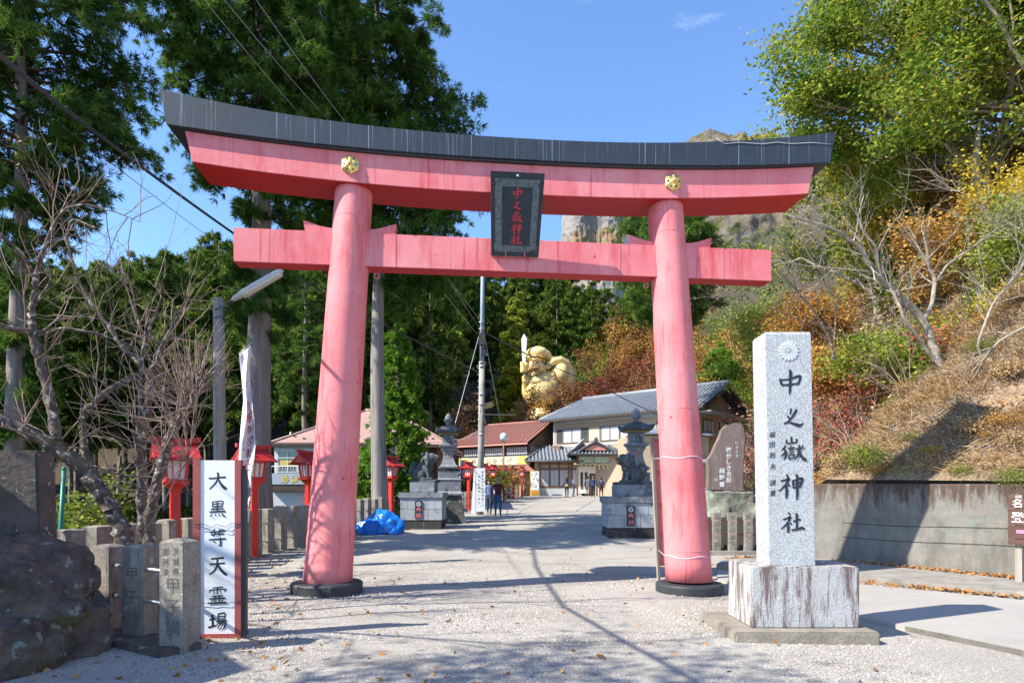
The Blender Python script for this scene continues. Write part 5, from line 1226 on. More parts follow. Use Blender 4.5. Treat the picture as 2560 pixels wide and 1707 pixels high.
    for x in (2.45, 3.35, 4.2, 5.05, 5.35, 6.2): b.box((x, 57.92, 1.98), (x + .13, 57.996, 4.3))
    b.build('timber_frame', BROWNW, t)
    b = B2()
    for i, x in enumerate((2.62, 3.0, 3.5, 3.9, 4.36, 4.76, 5.5)):
        k = 8; x1 = x + (.34 if i < 6 else .6); b.loft([[(x + (x1 - x) * j / k, 57.965 + .012 * (j % 2), zz) for j in range(k + 1)] for zz in (2.16, 3.6)], cap=False, closed=False)
    b.build('curtain', CURT, t)
    b = B2(); ribroof(b, (1.2, 57.0, 4.42), (6.6, 57.0, 4.42), (6.6, 60.6, 6.0), (3.2, 60.6, 6.0), .33, .085, 0, 1); ribroof(b, (1.2, 61.8, 4.42), (1.2, 57.0, 4.42), (3.2, 60.6, 6.0), (3.2, 60.6, 6.0), .33, .085, 0, 1); b.tube([(1.2, 57, 4.5), (3.2, 60.6, 6.05)], .13, 8); b.tube([(1.2, 57, 4.38), (6.4, 57, 4.38)], .08, 6); b.build('wing_roof', [TILED, TILE], t)
    # entrance porch with a curved gable
    b = B2(); b.box((5.75, 56.9, .8), (5.9, 57.05, 5.0)); b.box((8.75, 56.9, .8), (8.9, 57.05, 5.0)); b.box((5.95, 58.0, .8), (8.9, 61, 5.1)); b.box((5.9, 56.9, 4.82), (8.75, 57.05, 4.98)); b.box((8.9, 56.95, .8), (9.1, 61, 5.0)); b.build('porch_frame', BROWNW, t)
    b = B2(); b.box((5.95, 56.96, 4.2), (7.25, 57.02, 4.8)); b.box((7.32, 56.96, 4.2), (8.72, 57.02, 4.8)); gp = b.build('green_signboard', mat('pale_green_panel', (.38, .50, .38), (.34, .46, .36), 2, .6), t)
    b = B2()
    for j in range(2):
        for k, ch in enumerate('妙義山中之嶽社'[:6]): write(b, ch, (6.15 + .2 * k + 1.4 * j, 56.955, 4.62 - 0), .15); write(b, ch, (6.15 + .2 * k + 1.4 * j, 56.955, 4.38 - 0), .15)
    b.build('writing', TXWHT, gp)
    b = B2(); b.box((5.95, 57.9, 1.5), (7.0, 57.97, 3.95)); b.box((8.1, 57.9, 1.5), (8.75, 57.97, 3.95)); b.box((7.0, 57.9, 3.3), (8.1, 57.97, 3.95)); b.build('white_door', mat('warm_white_paint', (.78, .76, .68)), t)
    b = B2(); 
    for x in (6.2, 6.6, 8.3): b.box((x, 57.87, 1.9), (x + .22, 57.899, 3.4))
    b.box((7.0, 57.92, 1.5), (8.1, 57.96, 3.3)); b.build('door_glass', INTER, t)
    b = B2(); b.tube([(5.5 + 3.5 * k / 20, 56.85, 4.12 - .06 * math.sin(k * math.pi / 5) ** 2) for k in range(21)], .06, 8)
    for k in range(7):
        x = 6.1 + .38 * k; b.add([(x, 56.8, 4.02), (x + .16, 56.8, 4.02), (x + .16, 56.8, 3.85), (x + .05, 56.8, 3.85)], [(0, 1, 2, 3)]); b.add([(x + .05, 56.79, 3.85), (x + .2, 56.79, 3.85), (x + .2, 56.79, 3.62), (x + .09, 56.79, 3.62)], [(0, 1, 2, 3)])
    b.build('straw_rope', mat('straw_rope', (.55, .46, .28)), t)
    # curved porch roof
    b = B2(); n = 22
    def zc(u):  # karahafu curve, u -1..1
        a = abs(u); return 5.02 + .95 * (math.cos(a * math.pi * .62) * .55 + .45 * (1 - a) ** 1.6) + .12 * max(0, a - .8) * 5
    for y0_, y1_ in ((56.2, 59.5),):
        top = [(7.35 + 2.1 * (-1 + 2 * i / n), zc(-1 + 2 * i / n)) for i in range(n + 1)]
        b.prism(top + [(x, zz - .14) for x, zz in top[::-1]], y0_, y1_ + 1.2, 0, axis='y')
        for i in range(n + 1): b.tube([(top[i][0], y0_ - .02, top[i][1] + .03), (top[i][0], y1_ + 1.2, top[i][1] + .05)], .055, 6, 1)
    b.tube([(7.35, 56.1, 6.12), (7.35, 60.6, 6.16)], .14, 8); b.ball((7.35, 56.1, 6.2), (.2, .12, .26), n=8, k=6)
    b.tube([(p[0], 56.17, p[1] + .04) for p in top], .085, 6)
    ribroof(b, (4.9, 56.0, 4.95), (9.7, 56.0, 4.95), (9.3, 57.3, 5.55), (5.3, 57.3, 5.55), .3, .08, 0, 1); ribroof(b, (9.7, 56.0, 4.95), (11.2, 60.5, 4.95), (9.6, 60.5, 6.3), (8.6, 56.8, 5.6), .3, .08, 0, 1); ribroof(b, (4.9, 60.0, 4.95), (4.9, 56.0, 4.95), (6.0, 56.8, 5.6), (6.4, 60.0, 6.3), .3, .08, 0, 1); b.tube([(9.7, 56, 5.0), (8.6, 56.9, 5.75), (9.4, 60.5, 6.4)], .13, 8); b.tube([(4.9, 56, 5.0), (6.0, 56.9, 5.75), (6.6, 60, 6.4)], .13, 8)
    b.build('porch_roof', [TILED, TILE], t)
    b = B2(); b.prism([(x, min(zz - .16, 5.75)) for x, zz in top[6:-6]] + [(top[-7][0], 5.28), (top[6][0], 5.28)], 56.25, 56.29, 0, axis='y'); b.build('gable_panel', PINKP, t)
    b = B2(); b.box((5.3, 56.1, 4.80), (9.4, 56.2, 4.94)); b.build('eave_board', DKBR, t)
    # annex with blue-grey lean-to roof on the right
    b = B2(); b.box((9.3, 52.0, .5), (16.0, 58, 6.2)); b.build('annex_wall', TANW, t)
    b = B2(); b.loft([[(9.0, 51.6, 6.35), (16.4, 51.6, 6.15), (16.4, 54.5, 6.9), (9.0, 54.5, 7.1)], [(9.0, 51.6, 6.5), (16.4, 51.6, 6.3), (16.4, 54.5, 7.05), (9.0, 54.5, 7.25)]]); b.build('annex_roof', mat('blue_grey_sheet', (.22, .25, .31), None, 3, .5), t)
    b = B2(); b.loft([[(12.5, 51.0, 4.0), (17, 51.0, 3.9), (17, 52.1, 4.3), (12.5, 52.1, 4.4)], [(12.5, 51.0, 4.1), (17, 51.0, 4.0), (17, 52.1, 4.4), (12.5, 52.1, 4.5)]]); b.build('canopy', MATS['blue_grey_sheet'], t)
    return t
main_house()

def poster():
    t = thing('poster_stand', 'yellow edged poster stand covered in charms leaning at the office corner', 'poster', (1.62, 57.0, 1.25)); b = MB()
    b.box((-.02, 0, 0), (.82, .05, 2.25)); b.build('board', YEL, t)
    b = MB(); b.box((.06, -.02, .55), (.76, -.002, 2.2)); b.build('paper', PAPER, t)
    b = MB(); rr = random.Random(3)
    for k in range(16): x = rr.uniform(.1, .66); z = rr.uniform(.7, 2.1); b.box((x, -.03, z), (x + .09, -.021, z + .12))
    b.build('charm', mat('mixed_charms', (.2, .35, .5), (.55, .25, .12), 6, .6), t)
    b = MB(); b.box((.12, -.03, .12), (.7, -.003, .42)); b.build('orange_panel', mat('orange_panel', (.6, .2, .03)), t)
poster()

def shop():
    ang = math.atan2(59.5 - 64, 1.7 + 4.85); L_ = math.hypot(6.55, 4.5)
    t = thing('souvenir_shop', 'souvenir shop with ribbed red metal roof, yellow and white sign band and red awning', 'building', (-4.85, 64, .9), ang); z = lambda q: q - .9
    b = MB(); b.box((0, 0, -1), (L_, 7, z(6.15))); b.build('wall', TANW, t)
    b = MB(); b.box((-.02, -.05, z(4.55)), (L_ + .02, -.002, z(6.1))); b.build('timber_band', DKBR, t)
    hiproof(t, 'roof', -.8, L_ + .3, -.9, 7.9, z(6.25), z(8.5), 1.3, 0, [mat('dark_red_roof', (.25, .10, .075)), REDR], .42, .085, ridge=.12)
    b = MB(); b.prism([(-.5, z(5.9)), (7.5, z(5.9)), (3.5, z(8.2))], L_ + .01, L_ + .05, axis='x'); b.box((L_ + .06, 1.5, -1), (L_ + 2.3, 7, z(5.9))); b.build('gable_wall', BROWNW, t)
    b = MB(); b.box((-.9, -1.05, z(6.0)), (L_ + .35, -.95, z(6.14))); b.build('gutter', PINKP, t)
    x = .1
    for k in range(3):
        xa = .15 + k * (L_ - .2) / 3; xb = xa + (L_ - .2) / 3 - .22; w = window(t, xa, xb, z(5.05), z(5.85), -.052, 1, fm=DKBR, pm=CURT)
        b = MB(); m_ = 9
        for i in range(1, m_): b.box((xa + (xb - xa) * i / m_ - .02, -.105, z(5.05)), (xa + (xb - xa) * i / m_ + .02, -.091, z(5.85)))
        b.build('lattice', DKBR, w)
    b = MB(); b.box((-.3, -.35, z(4.18)), (L_ + .25, -.25, z(5.0))); s = b.build('sign_band', PALEY, t)
    b = MB(); b.box((-.3, -.36, z(4.2)), (.9, -.351, z(4.98))); b.build('yellow_end', YEL, s)
    b = MB(); b.box((L_ - 1.2, -.36, z(4.2)), (L_ + .25, -.351, z(4.98))); b.build('yellow_end', YEL, s)
    b = MB()
    for k, ch in enumerate('妙義山みやげ'): write(b, ch, (1.6 + .85 * k, -.365, z(4.6)), .5)
    b.build('writing', mat('olive_lettering', (.2, .2, .1)), s)
    b = MB(); ribroof(b, (1.6, -3.2, z(3.45)), (L_ + .8, -3.2, z(3.45)), (L_ - .1, -.36, z(4.12)), (2.0, -.36, z(4.12)), .36, .04); ribroof(b, (L_ + .8, -3.2, z(3.45)), (L_ + 1.5, -.36, z(3.5)), (L_ - .1, -.36, z(4.12)), (L_ - .1, -.36, z(4.12)), .4, .04); b.build('awning', REDR, t)
    b = MB()
    for x in (2.0, 4.4, L_ + .4): b.box((x, -3.0, -1), (x + .12, -2.88, z(3.4)))
    b.box((0, -.06, -1), (L_, -.004, z(3.9))); b.build('shop_front', INTER, t)
    b = MB(); b.box((L_ - 1.1, -2.2, -.6), (L_ + .9, -.4, z(3.3))); b.build('side_booth', mat('tan_board', (.46, .28, .13), (.38, .22, .1), 1, .7), t)
    b = MB(); rr = random.Random(8)
    for k in range(40): x = rr.uniform(.3, 5.4); zz = rr.uniform(z(1.4), z(3)); b.box((x, -1.6, zz), (x + rr.uniform(.12, .4), -1.5, zz + rr.uniform(.1, .4)))
    b.build('hanging_goods', mat('shop_goods', (.7, .66, .6), (.5, .2, .12), 3, .7), t)
shop()

def left_house():
    t = thing('rest_house', 'low rest house with brown pink hip roof, white glazed wing and blue grey balcony panels', 'building', (-11.9, 31, -1.4)); z = lambda q: q + 1.4; X = lambda q: q + 11.9; Y = lambda q: q - 31
    b = MB(); b.box((X(-12.0), Y(35), -1), (X(-4.1), Y(42), z(4.0))); b.build('brown_wall', mat('red_brown_boards', (.13, .045, .03), (.09, .03, .022), 2, .6, aniso=(6, 6, .3)), t)
    hiproof(t, 'roof', X(-13.0), X(-3.3), Y(34.0), Y(43), z(4.15), z(6.5), 4.2, 4.0, PINKR, 50, .01, ridge=.08)
    b = MB()   # thin seams and snow guards
    for k in range(12):
        f = (k + .5) / 12; y = 34 + 4.5 * f; zz = 4.15 + 2.15 * f; b.box((X(-13.0 + 4.1 * f) + .05, Y(y), z(zz) + .0), (X(-3.3 - 3.9 * f) - .05, Y(y) + .02, z(zz) + .03))
    for k in range(16): b.cbox((X(-12.4 + .58 * k), Y(34.62 + .25 * (k % 2)), z(4.50 + .12 * (k % 2))), (.14, .07, .09))
    b.build('snow_guard', DKBR, t)
    b = MB(); b.box((X(-13.0), Y(33.95), z(3.98)), (X(-3.3), Y(34.05), z(4.14))); b.build('eave_board', DKBR, t)
    for k in range(3): window(t, X(-6.1) + .68 * k - .6, X(-6.1) + .68 * k - .05, z(1.7), z(2.9), Y(35), 1, fm=DKBR, pm=CURT)
    b = MB()
    for k in range(8): b.cbox((X(-6.7) + .32 * k, Y(34.2), z(1.6)), (.03, .03, 1.9))
    for zz in (.75, 1.55, 2.5): b.cbox((X(-5.6), Y(34.2), z(zz)), (2.5, .03, .05))
    b.build('railing', DARKM, t)
    b = MB(); b.loft([[(X(-5.5), Y(33.4), z(.2)), (X(-5.5), Y(33.6), z(.2)), (X(-5.5), Y(33.6), z(.35)), (X(-5.5), Y(33.4), z(.35))], [(X(-4.2), Y(33.4), z(1.5)), (X(-4.2), Y(33.6), z(1.5)), (X(-4.2), Y(33.6), z(1.65)), (X(-4.2), Y(33.4), z(1.65))]]); b.build('ramp_rail', DKBR, t)
    # white wing
    b = MB(); b.box((X(-11.7), Y(31.5), z(2.5)), (X(-5.8), Y(35), z(3.85))); b.build('wing_wall', WSID, t)
    b = MB(); b.box((X(-11.9), Y(31.2), z(3.85)), (X(-5.6), Y(35.2), z(4.0))); b.build('flat_roof', DKBR, t)
    b = MB(); b.box((X(-11.7), Y(31.0), z(1.98)), (X(-5.8), Y(31.06), z(2.52))); b.box((X(-11.75), Y(31), z(1.9)), (X(-11.7), Y(35), z(2.5))); bp = b.build('balcony_panel', BLUEP, t)
    b = MB()
    for ch, px in zip('妙義山名物ヤキ', (713, 737, 760, 790, 830, 893, 925)): write(b, ch, (X((px - CX) / F * 31), Y(30.985), z(2.24)), .36, bold=.04)
    b.build('yellow_characters', YEL, bp)
    b = MB(); b.box((X(-11.75), Y(30.95), z(1.66)), (X(-5.7), Y(35), z(1.92))); b.build('brown_band', DKBR, t)
    b = MB(); b.box((X(-11.7), Y(31.3), -1.5), (X(-5.8), Y(35), z(1.66))); b.build('lower_wall', WSID, t)
    b = MB()
    for x in (-10.05, -7.2): b.box((X(x), Y(31.0), -1.5), (X(x) + .24, Y(31.24), z(1.66)))
    b.build('red_post', VERM, t)
    for k in range(5): window(t, X(-11.5) + 1.08 * k, X(-11.5) + 1.08 * k + .95, z(2.62), z(3.62), Y(31.5), 2, pm=GLASS, fr=.06)
    b = MB(); b.box((X(-11.55), Y(31.40), z(3.26)), (X(-5.9), Y(31.425), z(3.31))); b.build('transom', FRAMEW, t)
    for k in range(3): b = MB(); b.box((X(-11.4) + 2.1 * k, Y(31.44), z(2.85)), (X(-11.4) + 2.1 * k + .8, Y(31.46), z(3.2))); b.build('yellow_blind', YEL, t)
    b = MB(); b.tube([(X(-11.7), Y(31.03), z(2.86)), (X(-5.8), Y(31.03), z(2.86))], .025, 6)
    for k in range(44): b.tube([(X(-11.65) + .133 * k, Y(31.03), z(2.52)), (X(-11.65) + .133 * k, Y(31.03), z(2.86))], .01, 4)
    b.build('balcony_rail', FRAMEW, t)
    window(t, X(-9.4), X(-8.6), z(.4), z(1.3), Y(31.3), 1, fm=FRAMEW, pm=GLASS); window(t, X(-6.9), X(-6.2), z(.95), z(1.45), Y(31.3), 1, pm=GLASS)
    b = MB(); b.tube([(X(-12.1), Y(35), z(3.4)), (X(-12.1), Y(35), z(4.9))], .06, 8); b.build('flue', STEEL, t)
    return t
left_house()

# timber A-board seats at the end of the lantern row, parked car behind the pillar
def bench():
    p = W(1277, 1250, 45); t = thing('folding_seat', 'weathered timber folding seat beside the distant red lanterns', 'seat', (p.x, 45, float(gz(p.x, 45)))); b = MB()
    b.box((-.5, -.25, .4), (.5, .2, .45)); b.build('seat', WOODG, t)
    b = MB(); b.box((-.42, .14, .6), (.05, .18, .95)); b.build('backrest', WOODG, t)
    for x, y in ((-.45, -.2), (.45, -.2), (-.45, .15), (.45, .15)): b = MB(); b.box((x - .03, y - .03, 0), (x + .03, y + .03, .95 if y > 0 and x < 0 else .4)); b.build('leg', MATS['straw_rope'], t)
bench()
def car():
    p = W(1640, 1245, 40); t = thing('parked_car', 'pale blue parked car mostly hidden behind the right stone lantern and gate pillar', 'car', (p.x + 1.2, 40, float(gz(9, 40)) + .0), R(8)); n = None
    prof = [(-2.0, .35), (-2.02, .75), (-1.85, .95), (-1.2, 1.05), (-.6, 1.45), (.9, 1.48), (1.6, 1.1), (2.0, 1.0), (2.05, .4)]
    b = MB(); b.prism(prof, -.8, .8, axis='y'); b.build('body', mat('pale_blue_paint', (.25, .42, .46), None, 3, .25, spec=.7), t, bevel=.06)
    b = MB(); b.prism([(-1.05, 1.08), (-.55, 1.40), (.8, 1.42), (1.35, 1.12)], -.815, .815, axis='y'); b.build('window', GLASS, t)
    for x in (-1.3, 1.3):
        for y in (-.78, .6): b = MB(); b.M = Matrix.Translation((x, y, .32)) @ Matrix.Rotation(PI2, 4, 'X'); b.lathe([(.32, -.18), (.32, 0)], n=20); w = b.build('wheel', DARKM, t)
    for y in (-.6, .6): b = MB(); b.ball((-2.0, y, .75), (.06, .16, .09)); b.build('headlight', CURT, t)
car()
# ================================================================== people
def person(label, loc, rz, H=1.66, top=(.1, .1, .12), leg=(.03, .03, .035), hair=(.02, .018, .016), sleeve=None, stride=.1, arms=None, group=None, skirt=0, lean=0, shoes=(.03, .03, .03), hairlen=0, female=False):
    """one continuous skinned body, facing -y; joints in metres for a 1.7 m figure"""
    t = thing('person', label, 'person', loc, rz, group); k = H / 1.7
    J = {}; E = []; Rd = []
    def v(n, x, y, z, r, p=None, r2=None): J[n] = len(Rd); Rd.append((x, y + lean * max(0, z - .95), z, r, r2 or r)); 
    def e(a, b): E.append((J[a], J[b]))
    sh = .17 if female else .19
    v('pel', 0, 0, .93, .145, r2=.11); v('wai', 0, 0, 1.08, .135, r2=.10); v('che', 0, 0, 1.28, .165, r2=.11); v('neck0', 0, 0, 1.42, .075); v('neck', 0, -.01, 1.48, .052); v('hd0', 0, -.02, 1.54, .075); v('hd1', 0, -.015, 1.61, .092); v('hd2', 0, -.01, 1.67, .07)
    for a, b in (('pel', 'wai'), ('wai', 'che'), ('che', 'neck0'), ('neck0', 'neck'), ('neck', 'hd0'), ('hd0', 'hd1'), ('hd1', 'hd2')): e(a, b)
    arms = arms or {-1: ((.03, .0), (.0, -.02)), 1: ((.03, .0), (.0, -.02))}
    for s in (-1, 1):
        q = 'L' if s < 0 else 'R'; st = stride * s
        v(q + 'hip', s * .095, -st * .1, .88, .098); v(q + 'kn', s * .10, -st * .9 - .02, .49, .062); v(q + 'ca', s * .10, -st * .8, .34, .055); v(q + 'an', s * .10, -st * 1.1 + (.12 if st < 0 else 0), .09, .04); v(q + 'to', s * .11, -st * 1.1 - .15 + (.12 if st < 0 else 0), .035, .036)
        e('pel', q + 'hip'); e(q + 'hip', q + 'kn'); e(q + 'kn', q + 'ca'); e(q + 'ca', q + 'an'); e(q + 'an', q + 'to')
        A = arms[s]
        if len(A) == 2: el = (s * (sh + .09), .02, 1.12); wr = (s * (sh + .12) + A[0][0] * s, -.05 + A[1][1], .87)
        else: el, wr = A[0], A[1]
        v(q + 'sh', s * sh, 0, 1.385, .062); v(q + 'el', *el, .045); v(q + 'wr', *wr, .028)
        e('che', q + 'sh') if False else e('neck0', q + 'sh'); e(q + 'sh', q + 'el'); e(q + 'el', q + 'wr')
        d = (Vector(wr) - Vector(el)).normalized(); c = Vector(wr) + d * .06; v(q + 'pa', *c, .03, r2=.016); e(q + 'wr', q + 'pa')
        f = d.cross(Vector((1, 0, 0))).normalized()
        for i in range(5):
            off = f * (.028 * (i - 1.5)) if i < 4 else f * -.05; ln = (.062, .072, .068, .052, .035)[i]
            v(q + 'f%d' % i, *(c + off * .8 + d * .035), .0095); v(q + 'g%d' % i, *(c + off + d * (.035 + ln) + Vector((-s * .018, 0, 0))), .0075); e(q + 'pa', q + 'f%d' % i); e(q + 'f%d' % i, q + 'g%d' % i)
    me = bpy.data.meshes.new('body'); me.from_pydata([(x * k, y * k, z * k) for x, y, z, _, _ in Rd], E, []); ob = link('body', me, t)
    sk = ob.modifiers.new('s', 'SKIN'); ob.data.skin_vertices[0]
    for i, (_, _, _, r, r2) in enumerate(Rd): ob.data.skin_vertices[0].data[i].radius = (r * k, r2 * k)
    ob.data.skin_vertices[0].data[0].use_root = True; sk.use_smooth_shade = True
    sb = ob.modifiers.new('b', 'SUBSURF'); sb.levels = 2; sb.render_levels = 2; apply_mods(ob)
    cm = lambda nm, c: MATS.get(nm + str(c)) or mat(nm + str(c), c, tuple(q * .75 for q in c[:3]), 9, .85)
    SK = MATS.get('skin') or mat('skin', (.48, .27, .18), None, 3, .6)
    ms = [SK, cm('top', top), cm('leg', leg), cm('shoe', shoes), cm('sleeve', sleeve or top)]
    ob.data.materials.clear()
    for m in ms: ob.data.materials.append(m)
    hands = [Vector(Rd[J[q + 'wr']][:3]) * k for q in 'LR']
    for p in ob.data.polygons:
        c = p.center / k; i = 1
        if c.z > 1.46: i = 0
        elif c.z < .075: i = 3
        elif min((p.center - h).length for h in hands) < .03 or any((p.center - h).length < .2 and (Vector(Rd[J[q + 'pa']][:3]) * k - p.center).length < (Vector(Rd[J[q + 'pa']][:3]) * k - h).length + .07 and (p.center - h).dot(Vector(Rd[J[q + 'pa']][:3]) * k - h) > 0 for q, h in zip('LR', hands)): i = 0
        elif abs(c.x) > sh - .005 and c.z > .8: i = 4
        elif c.z < .95 - skirt: i = 2
        p.material_index = i
    b = MB(); y0 = lean * .65
    b.ball((0, (y0 + .012) * k, 1.665 * k), (.102 * k, .112 * k, .085 * k)); b.ball((0, (y0 + .045) * k, 1.61 * k), (.10 * k, .085 * k, .10 * k))
    if hairlen: b.ball((0, (y0 + .06) * k, (1.58 - hairlen) * k), (.10 * k, .06 * k, (.09 + hairlen) * k))
    b.build('hair', cm('hair', hair), t)
    b = MB()
    for s in (-1, 1): b.ball((s * .032 * k, (y0 - .105) * k, 1.605 * k), (.011 * k, .006 * k, .006 * k), n=6, k=4)
    b.ball((0, (y0 - .10) * k, 1.548 * k), (.024 * k, .006 * k, .005 * k), n=6, k=4); b.build('face_features', DARKM, t)
    b = MB(); b.ball((0, (y0 - .112) * k, 1.58 * k), (.013 * k, .018 * k, .02 * k), n=8, k=6)
    for s in (-1, 1): b.ball((s * .094 * k, (y0 - .005) * k, 1.59 * k), (.01 * k, .02 * k, .03 * k), n=6, k=6)
    b.build('nose_and_ears', SK, t)
    return t, k
def ploc(px, d): x = (px - CX) / F * d; return (x, d, float(gz(x, d)) + .012)
man, k = person('man in a burgundy sweater and blue jeans walking towards the gate', ploc(1245, 28.9), R(4), 1.72, (.115, .015, .022), (.04, .11, .24), (.30, .29, .28), (.26, .035, .045), .17)
b = MB(); b.tube([(-.15, -.11, 1.38), (-.04, -.155, 1.22), (.09, -.14, 1.02), (.16, -.08, .95)], .012, 5); b.build('shoulder_strap', DARKM, man)
wm, k = person('walker in a blue vest with white sleeves holding a black walking stick', ploc(1223, 30.2), R(-6), 1.62, (.12, .17, .32), (.04, .08, .16), (.03, .025, .02), (.72, .72, .72), .14, {-1: ((-.30, -.02, 1.15), (-.34, -.16, .98)), 1: ((.03, 0), (0, -.02))}, shoes=(.4, .45, .5), female=True)
sp = ploc(1223, 30.2); st = thing('walking_stick', 'thin black walking stick held by the walker in the blue vest', 'walking stick', (sp[0] - .36, sp[1] - .22, sp[2])); b = MB(); b.tube([(0, 0, 0), (0, .02, .93)], .014, 6); b.build('shaft', DARKM, st); b = MB(); b.tube([(0, -.03, .93), (0, .08, .935)], .018, 6); b.build('grip', DARKM, st)
GV = 'visitors in front of the shrine office'
v1, k = person('visitor in a navy jacket with a yellowish shoulder bag seen from behind', ploc(1417, 52), R(170), 1.62, (.055, .055, .15), (.03, .028, .03), stride=.06, group=GV, hairlen=.1, female=True, arms={-1: ((.03, 0), (0, -.02)), 1: ((.26, -.05, 1.12), (.24, -.28, 1.1))})
b = MB(); b.ball((-.02, .2, .98), (.14, .06, .10)); b.build('shoulder_bag', mat('bag_cloth', (.4, .36, .12)), v1)
person('visitor in a dark coat leaning forward over a phone', ploc(1434, 54), R(100), 1.66, (.055, .055, .07), (.07, .075, .10), stride=.05, group=GV, lean=.22, arms={-1: ((-.2, -.15, 1.14), (-.05, -.32, 1.22)), 1: ((.2, -.15, 1.14), (.05, -.32, 1.22))}, sleeve=(.3, .3, .32))
person('visitor in a grey coat standing in the office doorway', ploc(1470, 55), R(160), 1.7, (.12, .13, .17), (.08, .09, .13), stride=.05, group=GV, skirt=.3)
v4, k = person('visitor in a dark blue jacket and black trousers before the office door', ploc(1483, 52.3), R(175), 1.74, (.03, .045, .12), (.018, .018, .02), (.12, .11, .10), stride=.08, group=GV)
v5, k = person('visitor in black with a rucksack to the right of the office door', ploc(1503, 52.8), R(185), 1.6, (.03, .035, .055), (.045, .045, .06), stride=.12, group=GV, female=True)
b = MB(); b.ball((0, .17, 1.2), (.15, .1, .2)); b.build('rucksack', mat('rucksack_cloth', (.06, .08, .13)), v5)
person('seated looking figure in dark clothes standing at the end of the lantern row'.replace('seated looking figure', 'person'), ploc(1312, 56), R(90), 1.62, (.05, .05, .07), (.04, .04, .05), stride=.05)

